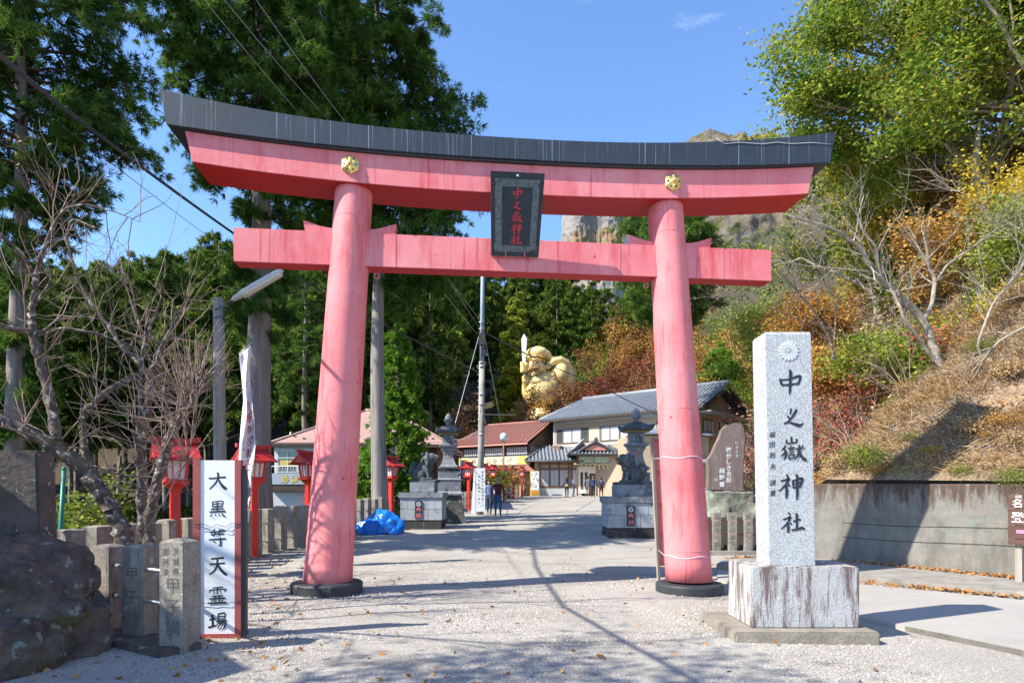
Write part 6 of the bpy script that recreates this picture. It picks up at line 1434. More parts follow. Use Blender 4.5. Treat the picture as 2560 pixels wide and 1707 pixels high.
# ================================================================== gilded giant statue
def deity():
    D = 85.0; GM = mat('pale_gold', (.84, .62, .25), (.78, .55, .21), 1, .45, 0, 5, metal=.05, spec=.5); o = W(1370, 1190, D); o.z = 1.0
    t = thing('golden_statue', 'giant gilded statue of a smiling bearded deity holding up a sword and carrying a sack', 'statue', o)
    def q(zx, zy, dy=0): p = W(1280 + zx / 8.711, 830 + zy / 8.711, D); return Vector((p.x - o.x, dy, p.z - o.z))
    s = 1 / 8.711 / F * D
    b = MB()
    def B(zx, zy, dy, rx, rz, ry=None): b.ball(q(zx, zy, dy), (rx * s, (ry or rx) * s, rz * s), n=24, k=16)
    def T(pts, rad): b.tube([q(*p) for p in pts], [r * s for r in rad], 14)
    # robe and belly down to the plinth
    B(640, 1300, .0, 400, 420, 380); B(560, 1120, -.4, 260, 200, 300); B(850, 1150, .2, 300, 320, 300); B(300, 1250, -.2, 90, 230, 160); b.lathe([(3.5, 0), (3.7, 2), (3.7, 6), (3.4, 9), (2.6, 11.5)], n=28)
    # head, cheeks, beard, ears
    B(500, 790, -1.0, 190, 215, 200); B(590, 870, -1.5, 90, 75, 80); B(395, 870, -1.6, 65, 65, 70); B(455, 985, -1.6, 90, 60, 75); B(540, 985, -1.3, 95, 62, 85); B(400, 960, -1.5, 70, 55, 60); B(410, 815, -2.15, 42, 34, 40); B(700, 820, -.9, 36, 100, 45); B(716, 960, -1.0, 34, 60, 36)
    # hat: puffed crown, rolled band, tail falling back on the shoulder
    B(550, 500, -.5, 250, 165, 270); B(640, 520, -.3, 220, 130, 250); B(800, 590, .0, 170, 70, 180); B(900, 640, .2, 110, 60, 130); T([(305, 650, -1.3), (380, 610, -2.2), (500, 600, -2.5), (620, 630, -2.1), (700, 690, -1.2)], [26, 28, 30, 28, 24])
    # sleeve arching over the sack, and the sack
    T([(745, 830, -1.0), (800, 740, -1.1), (900, 670, -1.1), (1040, 635, -.9), (1180, 700, -.5), (1280, 830, -.1), (1345, 1000, .2), (1370, 1180, .3)], [50, 70, 80, 85, 88, 85, 75, 60]); B(1060, 930, -.9, 175, 225, 190); B(1200, 1060, .4, 215, 330, 260); B(1290, 1330, .3, 80, 60, 120)
    # raised forearm and fist
    T([(330, 1180, -.9), (290, 1080, -1.3), (270, 1000, -1.5)], [95, 80, 60]); B(255, 860, -1.6, 72, 110, 70)
    for k in range(4): T([(185, 800 + 42 * k, -1.9), (240, 790 + 42 * k, -2.3), (310, 800 + 42 * k, -2.2)], [20, 24, 18])
    B(300, 760, -1.9, 35, 45, 35); B(200, 745, -1.8, 30, 45, 35)
    body = b.build('body', GM, t); remesh(body, .06, 2)
    b = MB(); A = [(255, 112), (318, 220), (285, 735), (222, 735), (196, 225)]
    b.prism([(q(*a).x, q(*a).z) for a in A], -2.0, -1.75, axis='y'); b.build('sword', mat('white_blade', (.85, .85, .85), None, 3, .35), t)
    b = MB(); b.tube([q(262, 960, -1.8), q(275, 1040, -1.8)], [.18, .16], 10); b.build('sword_hilt', mat('pale_hilt', (.8, .74, .62)), t)
    GD = mat('gold_shade_line', (.30, .17, .05), None, 3, .5)
    b = MB(); b.tube([q(430, 735, -2.32), q(470, 712, -2.42), q(510, 716, -2.38), q(545, 738, -2.2)], .10, 6); b.tube([q(345, 705, -2.3), q(370, 690, -2.45), q(400, 705, -2.45)], .09, 6); b.build('closed_eye', GD, t)
    b = MB(); b.ball(q(460, 868, -2.45), (.60, .3, .20)); b.tube([q(345, 850, -2.35), q(385, 880, -2.5), q(455, 910, -2.6), q(530, 870, -2.5), q(575, 825, -2.25)], .11, 6); b.tube([q(400, 815, -2.6), q(440, 800, -2.55)], .06, 6); b.build('smiling_mouth', GD, t)
    b = MB(); b.tube([q(340, 650, -2.3), q(420, 615, -2.75), q(560, 620, -2.7), q(690, 665, -1.8)], .08, 6); b.tube([q(505, 1000, -2.1), q(575, 985, -2.0), q(660, 920, -1.6)], .07, 6); b.tube([q(380, 600, -2.6), q(400, 570, -2.75)], .14, 6); b.build('carved_line', GD, t)
    b = MB(); b.tube([q(875, 880, -1.7), q(890, 960, -1.9), q(930, 1080, -2.0), q(1000, 1160, -2.0), q(1080, 1175, -1.9), q(1150, 1150, -1.7)], .10, 6); b.build('sack_fold', GD, t)
    b = MB(); b.box((-3.8, -3.2, -1), (3.6, 3, .6)); b.build('plinth', STONE, t)
deity()
# ================================================================== trees
def conifer(seed, H, r0, prof, n_limb, sub, tufts, nb, bl, bw, droop=.25, z_lo=None, lean=(0, 0), tipcol=.2, limb_r=.05, tadd=0):
    """prof: (z, radius) pairs of the crown outline. Returns wood polylines and blade parts, base at 0"""
    rg = np.random.default_rng(seed); pz = [p[0] for p in prof]; prr = [p[1] for p in prof]; wood = []; C = []; D = []; T = []
    tz = np.linspace(-.4, H, 16); tr = np.stack([lean[0] * np.clip(tz / H, 0, 1) ** 1.3 + .05 * np.sin(tz * .5 + seed), lean[1] * np.clip(tz / H, 0, 1) ** 1.3 + .05 * np.cos(tz * .4 + seed), tz], -1)
    wood.append((tr, r0 * (1 - .86 * np.clip(tz / H, 0, 1)) * (1 + .35 * np.exp(-np.maximum(tz, 0) * 1.6))))
    w = np.array([max(p, .05) for p in np.interp(np.linspace(pz[0], pz[-1], 200), pz, prr)]); cdf = np.cumsum(w); cdf /= cdf[-1]
    for i in range(n_limb):
        z = np.interp((i + rg.uniform()) / n_limb, cdf, np.linspace(pz[0], pz[-1], 200)); Rr = np.interp(z, pz, prr) * rg.uniform(.62, 1.12)
        if Rr < .15: continue
        a = i * 2.399 + rg.normal(0, .3); base = np.array([np.interp(z, tz, tr[:, 0]), np.interp(z, tz, tr[:, 1]), z])
        up = rg.uniform(.0, .35) * Rr; t = np.linspace(0, 1, 7)
        P = base + np.stack([np.cos(a) * Rr * t, np.sin(a) * Rr * t, up * t - droop * Rr * t ** 2.2], -1); P[1:] += rg.normal(0, .035 * Rr, (6, 3))
        wood.append((P, np.linspace(limb_r * (.4 + Rr / 5), .008, 7)))
        for j in range(max(2, int(sub * min(1, .4 + Rr / max(prr))))):
            f = rg.uniform(.18, 1) ** .8; k = f * 6; q = int(min(k, 5)); p = P[q] + (P[q + 1] - P[q]) * (k - q)
            sd = unit(np.array([np.cos(a), np.sin(a), 0]) * rg.uniform(.2, 1) + np.array([-np.sin(a), np.cos(a), 0]) * rg.normal(0, .8) + np.array([0, 0, rg.normal(-.05, .3)]))
            l = Rr * rg.uniform(.14, .34) * (1.25 - .55 * f) + .15; e = p + sd * l + np.array([0, 0, -.25 * l])
            if r0 > .2 and n_limb > 60 and j % 3 == 0: wood.append((np.stack([p, (p + e) / 2, e]), np.array([.014, .01, .005])))
            for m in range(tufts):
                g = (m + rg.uniform(.2, 1)) / tufts; c = p + (e - p) * g + rg.normal(0, .06 * l + .02, 3)
                dv = unit(sd + rg.normal(0, .7, (nb, 3)) + np.array([0, 0, -.25])); C.append(np.repeat(c[None], nb, 0) + dv * bl * .08); D.append(dv)
                T.append(np.full(nb, np.clip(.18 + tadd + .30 * f + rg.normal(0, .13) + (tipcol if g > .7 and f > .6 else 0) * rg.uniform(), 0, 1)))  # outer needles and tips tinted lighter, a sunlit look put into the colour
    C = np.concatenate(C); D = np.concatenate(D); T = np.concatenate(T)
    return wood, blades(C, D, bl, bw, rg, T, .09)
def tree_obj(name, label, cat, loc, wood, leaf, bark, leafm, group=None, rz=0, sides=8, extra=None):
    t = thing(name, label, cat, loc, rz, group)
    if wood:
        link('trunk', tubes_mesh(wood[:1], bark, sides=14), t)
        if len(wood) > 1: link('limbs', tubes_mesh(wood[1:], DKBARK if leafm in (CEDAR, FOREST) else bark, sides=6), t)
    link('crown', crown([leaf], leafm), t)
    return t
DKBARK = mat('dark_limb_bark', (.10, .07, .05), (.06, .045, .035), 4, .95)  # darker than the trunk bark, keeps limbs less visible in the crown
# the three big cedars at the left
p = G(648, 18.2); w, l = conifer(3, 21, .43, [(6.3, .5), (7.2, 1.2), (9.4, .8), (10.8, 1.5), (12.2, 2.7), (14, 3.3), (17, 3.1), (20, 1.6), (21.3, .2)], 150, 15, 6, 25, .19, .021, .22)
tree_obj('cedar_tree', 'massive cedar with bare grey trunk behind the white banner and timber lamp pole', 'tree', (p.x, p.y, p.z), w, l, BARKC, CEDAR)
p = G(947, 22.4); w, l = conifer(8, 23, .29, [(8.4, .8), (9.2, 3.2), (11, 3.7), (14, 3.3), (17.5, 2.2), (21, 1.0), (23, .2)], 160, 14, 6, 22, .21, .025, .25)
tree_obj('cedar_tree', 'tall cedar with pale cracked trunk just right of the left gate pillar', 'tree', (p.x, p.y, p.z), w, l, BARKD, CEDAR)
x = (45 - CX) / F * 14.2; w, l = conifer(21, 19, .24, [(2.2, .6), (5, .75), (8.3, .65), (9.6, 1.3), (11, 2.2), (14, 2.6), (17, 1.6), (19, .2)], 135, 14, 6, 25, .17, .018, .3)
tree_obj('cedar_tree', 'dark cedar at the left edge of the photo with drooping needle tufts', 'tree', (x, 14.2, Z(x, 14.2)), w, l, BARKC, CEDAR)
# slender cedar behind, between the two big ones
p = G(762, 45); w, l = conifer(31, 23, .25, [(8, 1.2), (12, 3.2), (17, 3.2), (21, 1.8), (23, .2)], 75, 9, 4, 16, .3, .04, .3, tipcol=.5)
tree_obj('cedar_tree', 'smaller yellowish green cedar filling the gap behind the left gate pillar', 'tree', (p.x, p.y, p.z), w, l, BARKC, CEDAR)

# cedar forest on the slopes behind
PRO = []
for k in range(5):
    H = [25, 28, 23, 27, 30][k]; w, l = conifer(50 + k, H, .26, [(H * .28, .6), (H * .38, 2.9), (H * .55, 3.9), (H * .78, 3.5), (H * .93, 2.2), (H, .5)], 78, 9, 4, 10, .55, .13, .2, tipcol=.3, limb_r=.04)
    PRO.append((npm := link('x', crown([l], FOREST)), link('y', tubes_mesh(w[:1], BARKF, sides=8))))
GF = 'tall cedars of the dark forest behind the shrine'; made = {}
ORD = 'first second third fourth fifth sixth seventh eighth ninth tenth eleventh twelfth thirteenth fourteenth fifteenth sixteenth seventeenth eighteenth nineteenth twentieth'.split()
def number(items):
    """items: (zone label, column, object); labels count from the left within a zone"""
    z = {}
    for a, px, o in items: z.setdefault(a, []).append((px, o))
    for a, q in z.items():
        q.sort(key=lambda v: v[0])
        for i, (px, o) in enumerate(q):
            o['label'] = a if len(q) == 1 else a + ', ' + ((ORD[i] if i < 20 else 'twenty ' + ORD[i - 20]) + ' from the left')
def forest_tree(k, x, y, sc, rz, label, group=GF, m=None, bm=None, name='forest_cedar', sz=None):
    z = Z(x, y) - .3 if y < 74 else float(1.0 + hillz(x, y)) - 1.2
    t = thing(name, label, 'tree', (x, y, z), rz, group); t.scale = (sc, sc, sz or sc)
    for src, nm in ((PRO[k][0], 'crown'), (PRO[k][1], 'trunk')):
        c = src.copy(); COL.objects.link(c); c.name = nm; c.parent = t
    return t
rg = np.random.default_rng(77); cnt = 0
def ok_spot(px, d):
    if 1145 < px < 1720 and d < 88: return False
    if 880 < px < 1160 and d < 47: return False
    if d < 46 and px > 640: return False
    return True
LBF = lambda px, d: ('%s row forest cedar ' % ('front' if d < 58 else 'middle' if d < 80 else 'back')) + ('above the cherry branches' if px < 540 else 'left of the left pillar' if px < 880 else 'behind the utility pole' if px < 1250 else 'above the golden statue' if px < 1480 else 'right of the statue')
FT = []
for row, (d0, step, jit) in enumerate(((46, 5.0, 1.2), (54, 4.8, 1.6), (63, 5.2, 1.8), (74, 5.6, 2), (86, 6, 2.2), (98, 6.2, 2.5), (110, 6.5, 3), (124, 7.5, 3))):
    x = -d0 * .86
    while x < d0 * (.13 if d0 < 88 else .26):
        d = d0 + rg.normal(0, jit); px = CX + x / d * F
        hit = d + (0 - x) * .445
        if ok_spot(px, d) and not (1290 < px < 1450 and d < 92) and not (53 < hit < 69 and x > -34 and d < 66):
            topy = np.interp(px, [-300, 130, 330, 420, 560, 620, 900, 1280, 1400, 1500], [640, 640, 625, 600, 575, 560, 560, 600, 625, 700]) + rg.normal(0, 14) + (25 if row % 2 else 0)
            k = int(rg.integers(0, 5)); H0 = [25, 28, 23, 27, 30][k]; zb = (Z(x, d) if d < 74 else 1.0 + float(hillz(x, d)))
            Hw = CAMZ + (HY - topy) / F * d - zb; sc = float(np.clip(Hw / H0, .5, 1.35))
            FT.append((LBF(px, d), px, forest_tree(k, x, d, min(sc, 1.1), rg.uniform(0, 6.28), LBF(px, d), sz=sc))); cnt += 1
        x += step * rg.uniform(.7, 1.1)
number(FT)
for a, b_ in PRO: bpy.data.objects.remove(a); bpy.data.objects.remove(b_)
print('forest', cnt)

# broadleaved trees
def broad(seed, H, spread, r0, leaf_n, ls, lvl=4, up=.25, tint=(0, 1), lw=.55, trunk_h=.3, kids=(3, 5), spr=.55, first=6, shr=.68, cl=.35, flat=.0):
    rg = np.random.default_rng(seed); wood = []; tips = []
    P = wob((0, 0, -.4), (rg.normal(0, .15), rg.normal(0, .15), H * trunk_h), 7, .05, rg); wood.append((P, np.linspace(r0, r0 * .8, 7)))
    for i in range(first):
        a = i * 6.283 / first + rg.normal(0, .3); q = P[-1] if i < first * .6 else P[rg.integers(4, 7)]; e = rg.uniform(.25, 1.1)
        d = np.array([np.cos(a) * spread / H * 1.6, np.sin(a) * spread / H * 1.6, e - flat])
        grow(q, d, H * .30 * rg.uniform(.85, 1.15), r0 * .5, lvl - 1, rg, wood, tips, spr, up=up * .4, shrink=shr, seg=5, amp=.07, kids=kids)
    C = np.concatenate([np.concatenate([p[1:]] * 1) for p in tips]); n = len(C); m = max(1, leaf_n // n)
    cidx = np.repeat(np.arange(n), m); tt = np.repeat(rg.normal(.5, .22, len(tips)), [len(p) - 1 for p in tips])
    C2 = C[cidx] + rg.normal(0, cl, (len(cidx), 3)) * [1, 1, .55]
    T = tint[0] + (tint[1] - tint[0]) * np.clip(tt[cidx] + rg.normal(0, .12, len(cidx)), 0, 1)
    D = rg.normal(size=(len(cidx), 3)) * [1, 1, .45] + [0, 0, -.15]
    return wood, blades(C2, D, ls, ls * lw, rg, T, .08)
def bt(name, label, px, d, seed, H, spread, r0, n, ls, bark, leafm, dz=0, cat='tree', **k):
    p = G(px, d) if d < 74 else Vector(((px - CX) / F * d, d, 0))
    if d >= 74: p.z = 1.0 + float(hillz(p.x, d)) - .8
    w, l = broad(seed, H, spread, r0, n, ls, **k); return tree_obj(name, label, cat, (p.x, p.y, p.z + dz), w, l, bark, leafm)
bt('broadleaf_tree', 'great spreading tree with green and yellowing leaves high on the right bank', 2455, 25.5, 5, 14.5, 7.6, .30, 95000, .18, BARKP, OAK, lvl=4, first=9, kids=(3, 5), spr=.6, trunk_h=.32, cl=.42)
bt('broadleaf_tree', 'leafy green tree cut by the upper right corner', 2640, 22, 6, 13, 6, .25, 38000, .17, BARKP, OAK, lvl=4, first=7, cl=.4)
bt('broadleaf_tree', 'green tree rising behind the right end of the black cap', 2190, 34, 7, 12.5, 5.5, .22, 42000, .21, BARKP, OAK, lvl=4, first=7, cl=.45)
p = G(1672, 46); w, l = conifer(65, 21, .28, [(12.8, 2.2), (14, 3.9), (17, 4.5), (19.6, 3.6), (21, 1.2)], 90, 12, 5, 16, .36, .04, .05, tipcol=.4)
tree_obj('pine_tree', 'dark green pine crown showing on both sides of the right gate pillar', 'tree', p, w, l, BARKC, CEDAR)
bt('maple_tree', 'russet maple tree standing left of the utility pole', 1092, 69, 9, 13.5, 5.2, .18, 22000, .26, BARKP, RUSSET, lvl=3, first=7, kids=(3, 5), cl=.4)
bt('maple_tree', 'small orange maple between the rest house roof and the stone lantern', 1010, 45, 19, 6.4, 3, .12, 8000, .22, BARKP, ORANGE, lvl=3, first=6, cl=.4)
bt('maple_tree', 'red brown maple covering the lower half of the golden statue', 1385, 77, 29, 15.4, 5.0, .2, 36000, .24, BARKP, RUSSET, lvl=3, first=8, kids=(3, 5), cl=.5)
bt('maple_tree', 'reddish maple at the foot of the statue behind the red metal roof', 1310, 74, 30, 9.5, 3.8, .16, 10000, .26, BARKP, RUSSET, lvl=3, first=7, cl=.5)
bt('maple_tree', 'dark red maple to the right of the golden statue above the tiled roof', 1545, 82, 31, 19, 4.8, .22, 26000, .26, BARKP, MAPLE, lvl=3, first=8, kids=(3, 5), tint=(0, .9), cl=.55)
bt('maple_tree', 'crimson tree beside the right gate pillar above the tiled roof', 1625, 76, 36, 17, 4.6, .2, 18000, .26, BARKP, RUSSET, lvl=3, first=8, tint=(.1, .8), cl=.55)
bt('autumn_tree', 'glowing orange tree on the slope above the dark red maple', 1570, 94, 32, 22, 6.5, .25, 28000, .32, BARKP, ORANGE, lvl=3, first=8, kids=(3, 5), cl=.6)
bt('autumn_tree', 'brown green tree on the slope just right of the statue sack', 1475, 92, 33, 16, 4.5, .22, 18000, .32, BARKP, SHRUB, lvl=3, first=8, tint=(.1, .8), cl=.6)
bt('autumn_tree', 'orange tree just right of the right gate pillar', 1800, 72, 34, 20.5, 5.4, .24, 28000, .27, BARKP, ORANGE, lvl=3, first=8, kids=(3, 5), cl=.6)
bt('autumn_tree', 'orange brown tree high behind the right gate pillar', 1690, 96, 35, 24, 6.5, .24, 24000, .33, BARKP, ORANGE, lvl=3, first=8, tint=(0, .7), cl=.6)
bt('autumn_tree', 'olive tree filling the slope beyond the tie beam end', 1900, 84, 37, 24, 6.5, .24, 24000, .32, BARKP, SHRUB, lvl=3, first=8, tint=(.1, .9), cl=.6)
bt('autumn_tree', 'yellow leaved tree below the spreading green crown', 2330, 31, 38, 9, 4.2, .15, 15000, .17, BARKP, YELLOW, lvl=3, first=7, cl=.4)
bt('autumn_tree', 'yellow tree at the right edge halfway up the bank', 2575, 21, 39, 5.2, 2.6, .10, 9000, .12, BARKP, YELLOW, lvl=3, first=6, cl=.3)
bt('autumn_tree', 'yellow green tree behind the crimson branches', 1985, 48, 40, 13, 5, .2, 18000, .23, BARKP, SHRUB, lvl=3, first=7, tint=(.3, 1), cl=.5)
bt('autumn_tree', 'rusty orange tree under the cap end on the bank', 2080, 42, 41, 10, 4.5, .18, 16000, .21, BARKP, ORANGE, lvl=3, first=7, tint=(0, .8), cl=.5)
bt('crimson_tree', 'small crimson leaved tree with dark fan shaped stems on the bank', 2010, 22.5, 42, 5.6, 3.6, .10, 5200, .11, BARKL, CRIM, lvl=4, first=9, trunk_h=.12, cl=.25, tint=(.3, 1), spr=.4)
bt('crimson_tree', 'sparse pink red leaves on thin stems right of the bare tree', 2400, 19, 43, 3.4, 2.4, .05, 1200, .14, BARKP, CRIM, lvl=3, first=7, trunk_h=.15, cl=.22, tint=(.5, 1))
bt('autumn_tree', 'tree with orange tint above the bare pale tree', 2260, 38, 44, 11, 5, .2, 18000, .2, BARKP, ORANGE, lvl=3, first=8, tint=(0, .9), cl=.5)
for i, (px, d, H, lm, tn, lb) in enumerate(((2150, 24, 4.6, ORANGE, (.1, .9), 'low orange tree behind the dark fan shaped stems'), (2260, 21, 4.2, SHRUB, (.3, 1), 'olive yellow small tree left of the bare pale trunk'), (2420, 24, 5.5, ORANGE, (.2, 1), 'orange small tree right of the bare pale trunk under the green crown'), (2540, 26, 6.5, RUSSET, (.2, 1), 'russet tree near the right edge under the green crown'),
  (2330, 36, 8, ORANGE, (.3, 1), 'bright orange brown tree high on the bank'), (2480, 34, 8.5, SHRUB, (.4, 1), 'tan yellow tree high at the right'), (2200, 52, 12, RUSSET, (.3, 1), 'faded russet tree on the upper bank'), (2050, 62, 13, ORANGE, (.1, .8), 'dull orange tree on the upper bank behind the cap end'), (1930, 66, 14, SHRUB, (.2, .9), 'yellow brown tree on the upper bank near the tie beam end'), (2600, 18, 4, SHRUB, (.4, 1), 'dry yellow shrub tree cut by the right edge'))):
    bt('autumn_tree', lb, px, d, 120 + i, H, H * .55, .05 + H * .008, int(9000 + H * 1600), .06 + .0032 * d, BARKP, lm, lvl=3, first=8, kids=(3, 5), trunk_h=.2, cl=.25 + H * .02, tint=tn)
# narrow yellow-green conical tree left of the statue
x = (1292 - CX) / F * 92; w, l = conifer(61, 25.5, .22, [(2, 2.0), (6, 3.3), (12, 3.1), (18, 2.2), (23, 1.0), (25.5, .1)], 150, 12, 5, 12, .42, .22, .02, tipcol=.2, tadd=.3)
tree_obj('ginkgo_tree', 'narrow pointed yellow green tree just left of the golden statue', 'tree', (x, 92, 1.0 + float(hillz(x, 92)) - 2.2), w, l, BARKP, GINK)
p = G(990, 26.5); w, l = conifer(62, 8.6, .09, [(.6, .7), (3, 1.15), (6, .8), (8.6, .1)], 110, 9, 5, 13, .16, .045, .1, tadd=.3)
tree_obj('young_cedar', 'slender bright green young cedar right of the pale cracked trunk', 'tree', p, w, l, BARKC, BRIGHT)
p = G(922, 27); w, l = conifer(63, 4.3, .06, [(.3, .5), (2, .8), (4.3, .1)], 65, 9, 5, 12, .15, .045, .1, tadd=.35)
tree_obj('young_cedar', 'short bright green young cedar between the gate pillar and pale trunk', 'tree', p, w, l, BARKC, BRIGHT)
x = (1800 - CX) / F * 68; w, l = conifer(64, 16.5, .1, [(8, 1.6), (11, 2.2), (14, 1.9), (16.5, .5)], 100, 11, 5, 12, .36, .08, .3, tipcol=.3, tadd=.4)
tree_obj('bamboo_clump', 'feathery bright green bamboo clump behind the gable of the tiled house', 'bamboo', (x, 68, Z(x, 68) - .5), w, l, BARKP, BRIGHT)
for i, (px, d, s) in enumerate(((1255, 118, 1.0), (1400, 140, 1.1))):
    bt('autumn_tree', ['round ridge tree seen between the two beams left of the crag', 'tree at the foot of the crag between the two beams'][i], px, d, 70 + i, 20 * s, 6, .25, 9000, .55, BARKP, SHRUB, lvl=3, first=8, tint=(.0, .8), cl=.7)
# low greenery beyond the near fence, lower left
for i, (px, d, H, lm, lb) in enumerate(((150, 13, 2.6, BRIGHT, 'bright green shrub beyond the fence at far left'), (215, 11.5, 1.2, ORANGE, 'orange leaved low shrub behind the left stone fence'), (60, 12, 4.2, SHRUB, 'olive green shrub below the dark cedar at the left edge'), (310, 19, 4.5, SHRUB, 'dim green shrub behind the cherry stems'), (500, 24, 4, FOREST, 'dark shrub left of the massive cedar trunk'), (1215, 44, 3.4, SHRUB, 'yellowing shrub behind the white notice'), (1165, 40, 2.6, RUSSET, 'russet shrub under the purple flag'), (1235, 49, 4.2, ORANGE, 'sparse orange shrub in front of the souvenir shop'))):
    bt('shrub', lb, px, d, 80 + i, H, H * .6, .04, 3600, .12 if d < 20 else .17, BARKP, lm, lvl=3, first=8, trunk_h=.12, cl=.2 if d < 20 else .3, cat='shrub')
w, l = broad(401, 8.5, 4.2, .13, 300, .08, lvl=4, first=8, trunk_h=.35, kids=(3, 5), cl=.1); tree_obj('bare_tree', 'leafless tree reaching in from outside the left edge', 'tree', (-8.9, 6.1, 0), w, l, BARKL, DRYL)
bt('shaded_shrub', 'brown leaved undergrowth shrub seen through the pollarded cherry shoots', 470, 21, 95, 4.6, 3.5, .05, 6000, .15, BARKP, SHRUB, lvl=3, first=9, trunk_h=.1, cl=.3, cat='shrub')

# pale bare tree on the bank, forked low (photo points, distance, radius)
def bare_tree(label, limbs, seed, bark, dens, twl, r0=.009, name='bare_tree'):
    rg = np.random.default_rng(seed); big = []; fine = []
    for L_ in limbs:
        P = np.array([W(px, py, d) for px, py, d, r in L_]); r = np.array([q[3] for q in L_]); n = len(P); t = np.linspace(0, n - 1, (n - 1) * 5 + 1)
        Q = np.stack([np.interp(t, range(n), P[:, i]) for i in range(3)], -1); Q[1:-1] = (Q[:-2] + 2 * Q[1:-1] + Q[2:]) / 4; rr = np.interp(t, range(n), r)
        Q[1:-1] += rg.normal(0, .07, (len(Q) - 2, 3)) * rr[1:-1, None]; big.append((Q, rr)); ln = np.linalg.norm(np.diff(Q, axis=0), axis=1).sum()
        for k in range(int(ln * dens)):
            i = rg.integers(len(Q) // 3, len(Q)); d = unit(Q[min(i + 1, len(Q) - 1)] - Q[i - 1]) * .6 + rg.normal(0, .5, 3) + np.array([0, 0, .2])
            grow(Q[i], d, rg.uniform(*twl), max(r0, min(rr[i] * .3, .02)), 2, rg, fine, [], spread=.5, up=.1, shrink=.65, seg=4, amp=.08, kids=(2, 4), taper=.6)
    loc = np.array(W(*limbs[0][0][:3])); t = thing(name, label, 'tree', loc)
    link('trunk', tubes_mesh([(p - loc, r * .66) for p, r in big], bark, sides=9), t); link('branches', tubes_mesh([(p - loc, r) for p, r in fine], bark), t); return t
bare_tree('pale smooth barked bare tree forking low on the bank above the wire netting', [[(2368, 990, 14.8, .17), (2350, 925, 14.8, .15), (2332, 860, 14.8, .135), (2308, 800, 14.8, .13), (2255, 745, 14.7, .11), (2205, 700, 14.6, .095), (2175, 665, 14.5, .08), (2150, 620, 14.4, .06), (2110, 585, 14.3, .05), (2050, 560, 14.2, .035), (1990, 545, 14.1, .022)],
  [(2308, 800, 14.8, .09), (2330, 760, 14.9, .075), (2338, 700, 15, .07), (2320, 660, 15, .05), (2290, 610, 15, .035), (2250, 560, 15, .02)], [(2338, 705, 15, .05), (2370, 660, 15.1, .04), (2430, 620, 15.2, .032), (2500, 565, 15.3, .02), (2560, 520, 15.4, .012)],
  [(2205, 700, 14.6, .05), (2195, 660, 14.5, .045), (2192, 620, 14.4, .04), (2160, 580, 14.3, .03), (2140, 530, 14.2, .02)], [(2335, 900, 14.6, .07), (2300, 850, 14.5, .065), (2262, 800, 14.4, .06), (2240, 745, 14.4, .05), (2225, 720, 14.4, .045)],
  [(2190, 680, 14.5, .03), (2100, 672, 14.3, .025), (2010, 665, 14.2, .018), (1940, 650, 14.1, .01)]], 4, BARKP, 4.5, (.4, 1.1), .007)
bare_tree('dark thin stemmed bare shrub fanning left beside the name pillar top', [[(2085, 900, 19.5, .06), (2075, 850, 19.5, .055), (2050, 800, 19.5, .045), (1990, 720, 19.4, .03), (1930, 660, 19.3, .018), (1880, 620, 19.2, .01)], [(2085, 870, 19.5, .04), (2090, 780, 19.6, .03), (2070, 700, 19.6, .02), (2040, 640, 19.6, .012)], [(2070, 850, 19.5, .035), (2000, 800, 19.4, .025), (1900, 760, 19.3, .015), (1830, 745, 19.2, .008)], [(2080, 840, 19.5, .035), (2010, 745, 19.5, .025), (1985, 640, 19.5, .012)]], 6, BARKL, 5, (.5, 1.1), .008)
bare_tree('mossy light trunk with ivy rising under the great green crown', [[(2490, 780, 23, .26), (2470, 700, 23, .24), (2450, 560, 23.2, .21), (2440, 440, 23.4, .19), (2445, 330, 23.6, .16)]], 7, BARKP, 2, (.6, 1.4), .012)
bare_tree('tangled pale bare branches at the right edge of the bank', [[(2490, 930, 14, .05), (2440, 870, 14, .045), (2480, 760, 14, .04), (2540, 690, 14, .03), (2600, 600, 14, .02)], [(2600, 800, 13, .05), (2500, 850, 13.2, .04), (2430, 930, 13.6, .03)], [(2580, 640, 15, .03), (2500, 560, 15, .02), (2400, 480, 15, .012)]], 8, BARKP, 7, (.5, 1.2), .007)

# ------------------------------------------------------------------ bank vegetation
def bank_pts(n, y0, y1, t1, rng, pw=1.0):
    y = y0 + (y1 - y0) * rng.uniform(size=n); t = t1 * rng.uniform(size=n) ** pw + .25; x = toex(y) + t
    z = .028 * np.clip(y - 11, 0, 47) + 1.68 * (1 - sst(y, 15, 18)) + hillz(x, y) + .12 * vnoise(x, y, 1.3) * sst(t, .2, 2)
    return np.stack([x, y, z], -1), t
rg = np.random.default_rng(5)
parts = []
for n, y0, y1, t1, ln, wd in ((190000, 8.5, 19, 10, .30, .013), (60000, 17, 36, 26, .32, .03), (30000, 34, 74, 45, .7, .08)):
    P, t = bank_pts(n, y0, y1, t1, rg, .8); D = rg.normal(size=(n, 3)) * [1, 1, .6] + [-.45, -.1, .25]
    cl = vnoise(P[:, 0], P[:, 1], .9, 3); keep = cl > -.75; P = P[keep]; D = D[keep]; cl = cl[keep]
    parts.append(blades(P + [0, 0, .02], D, ln, wd, rg, .45 + .18 * cl / 1.5, .2))
o = link('dry_grass', crown(parts, DRYL, 'dry_grass')); tag(o, 'dry brown grass and dead stems covering the bank', 'grass', kind='stuff')
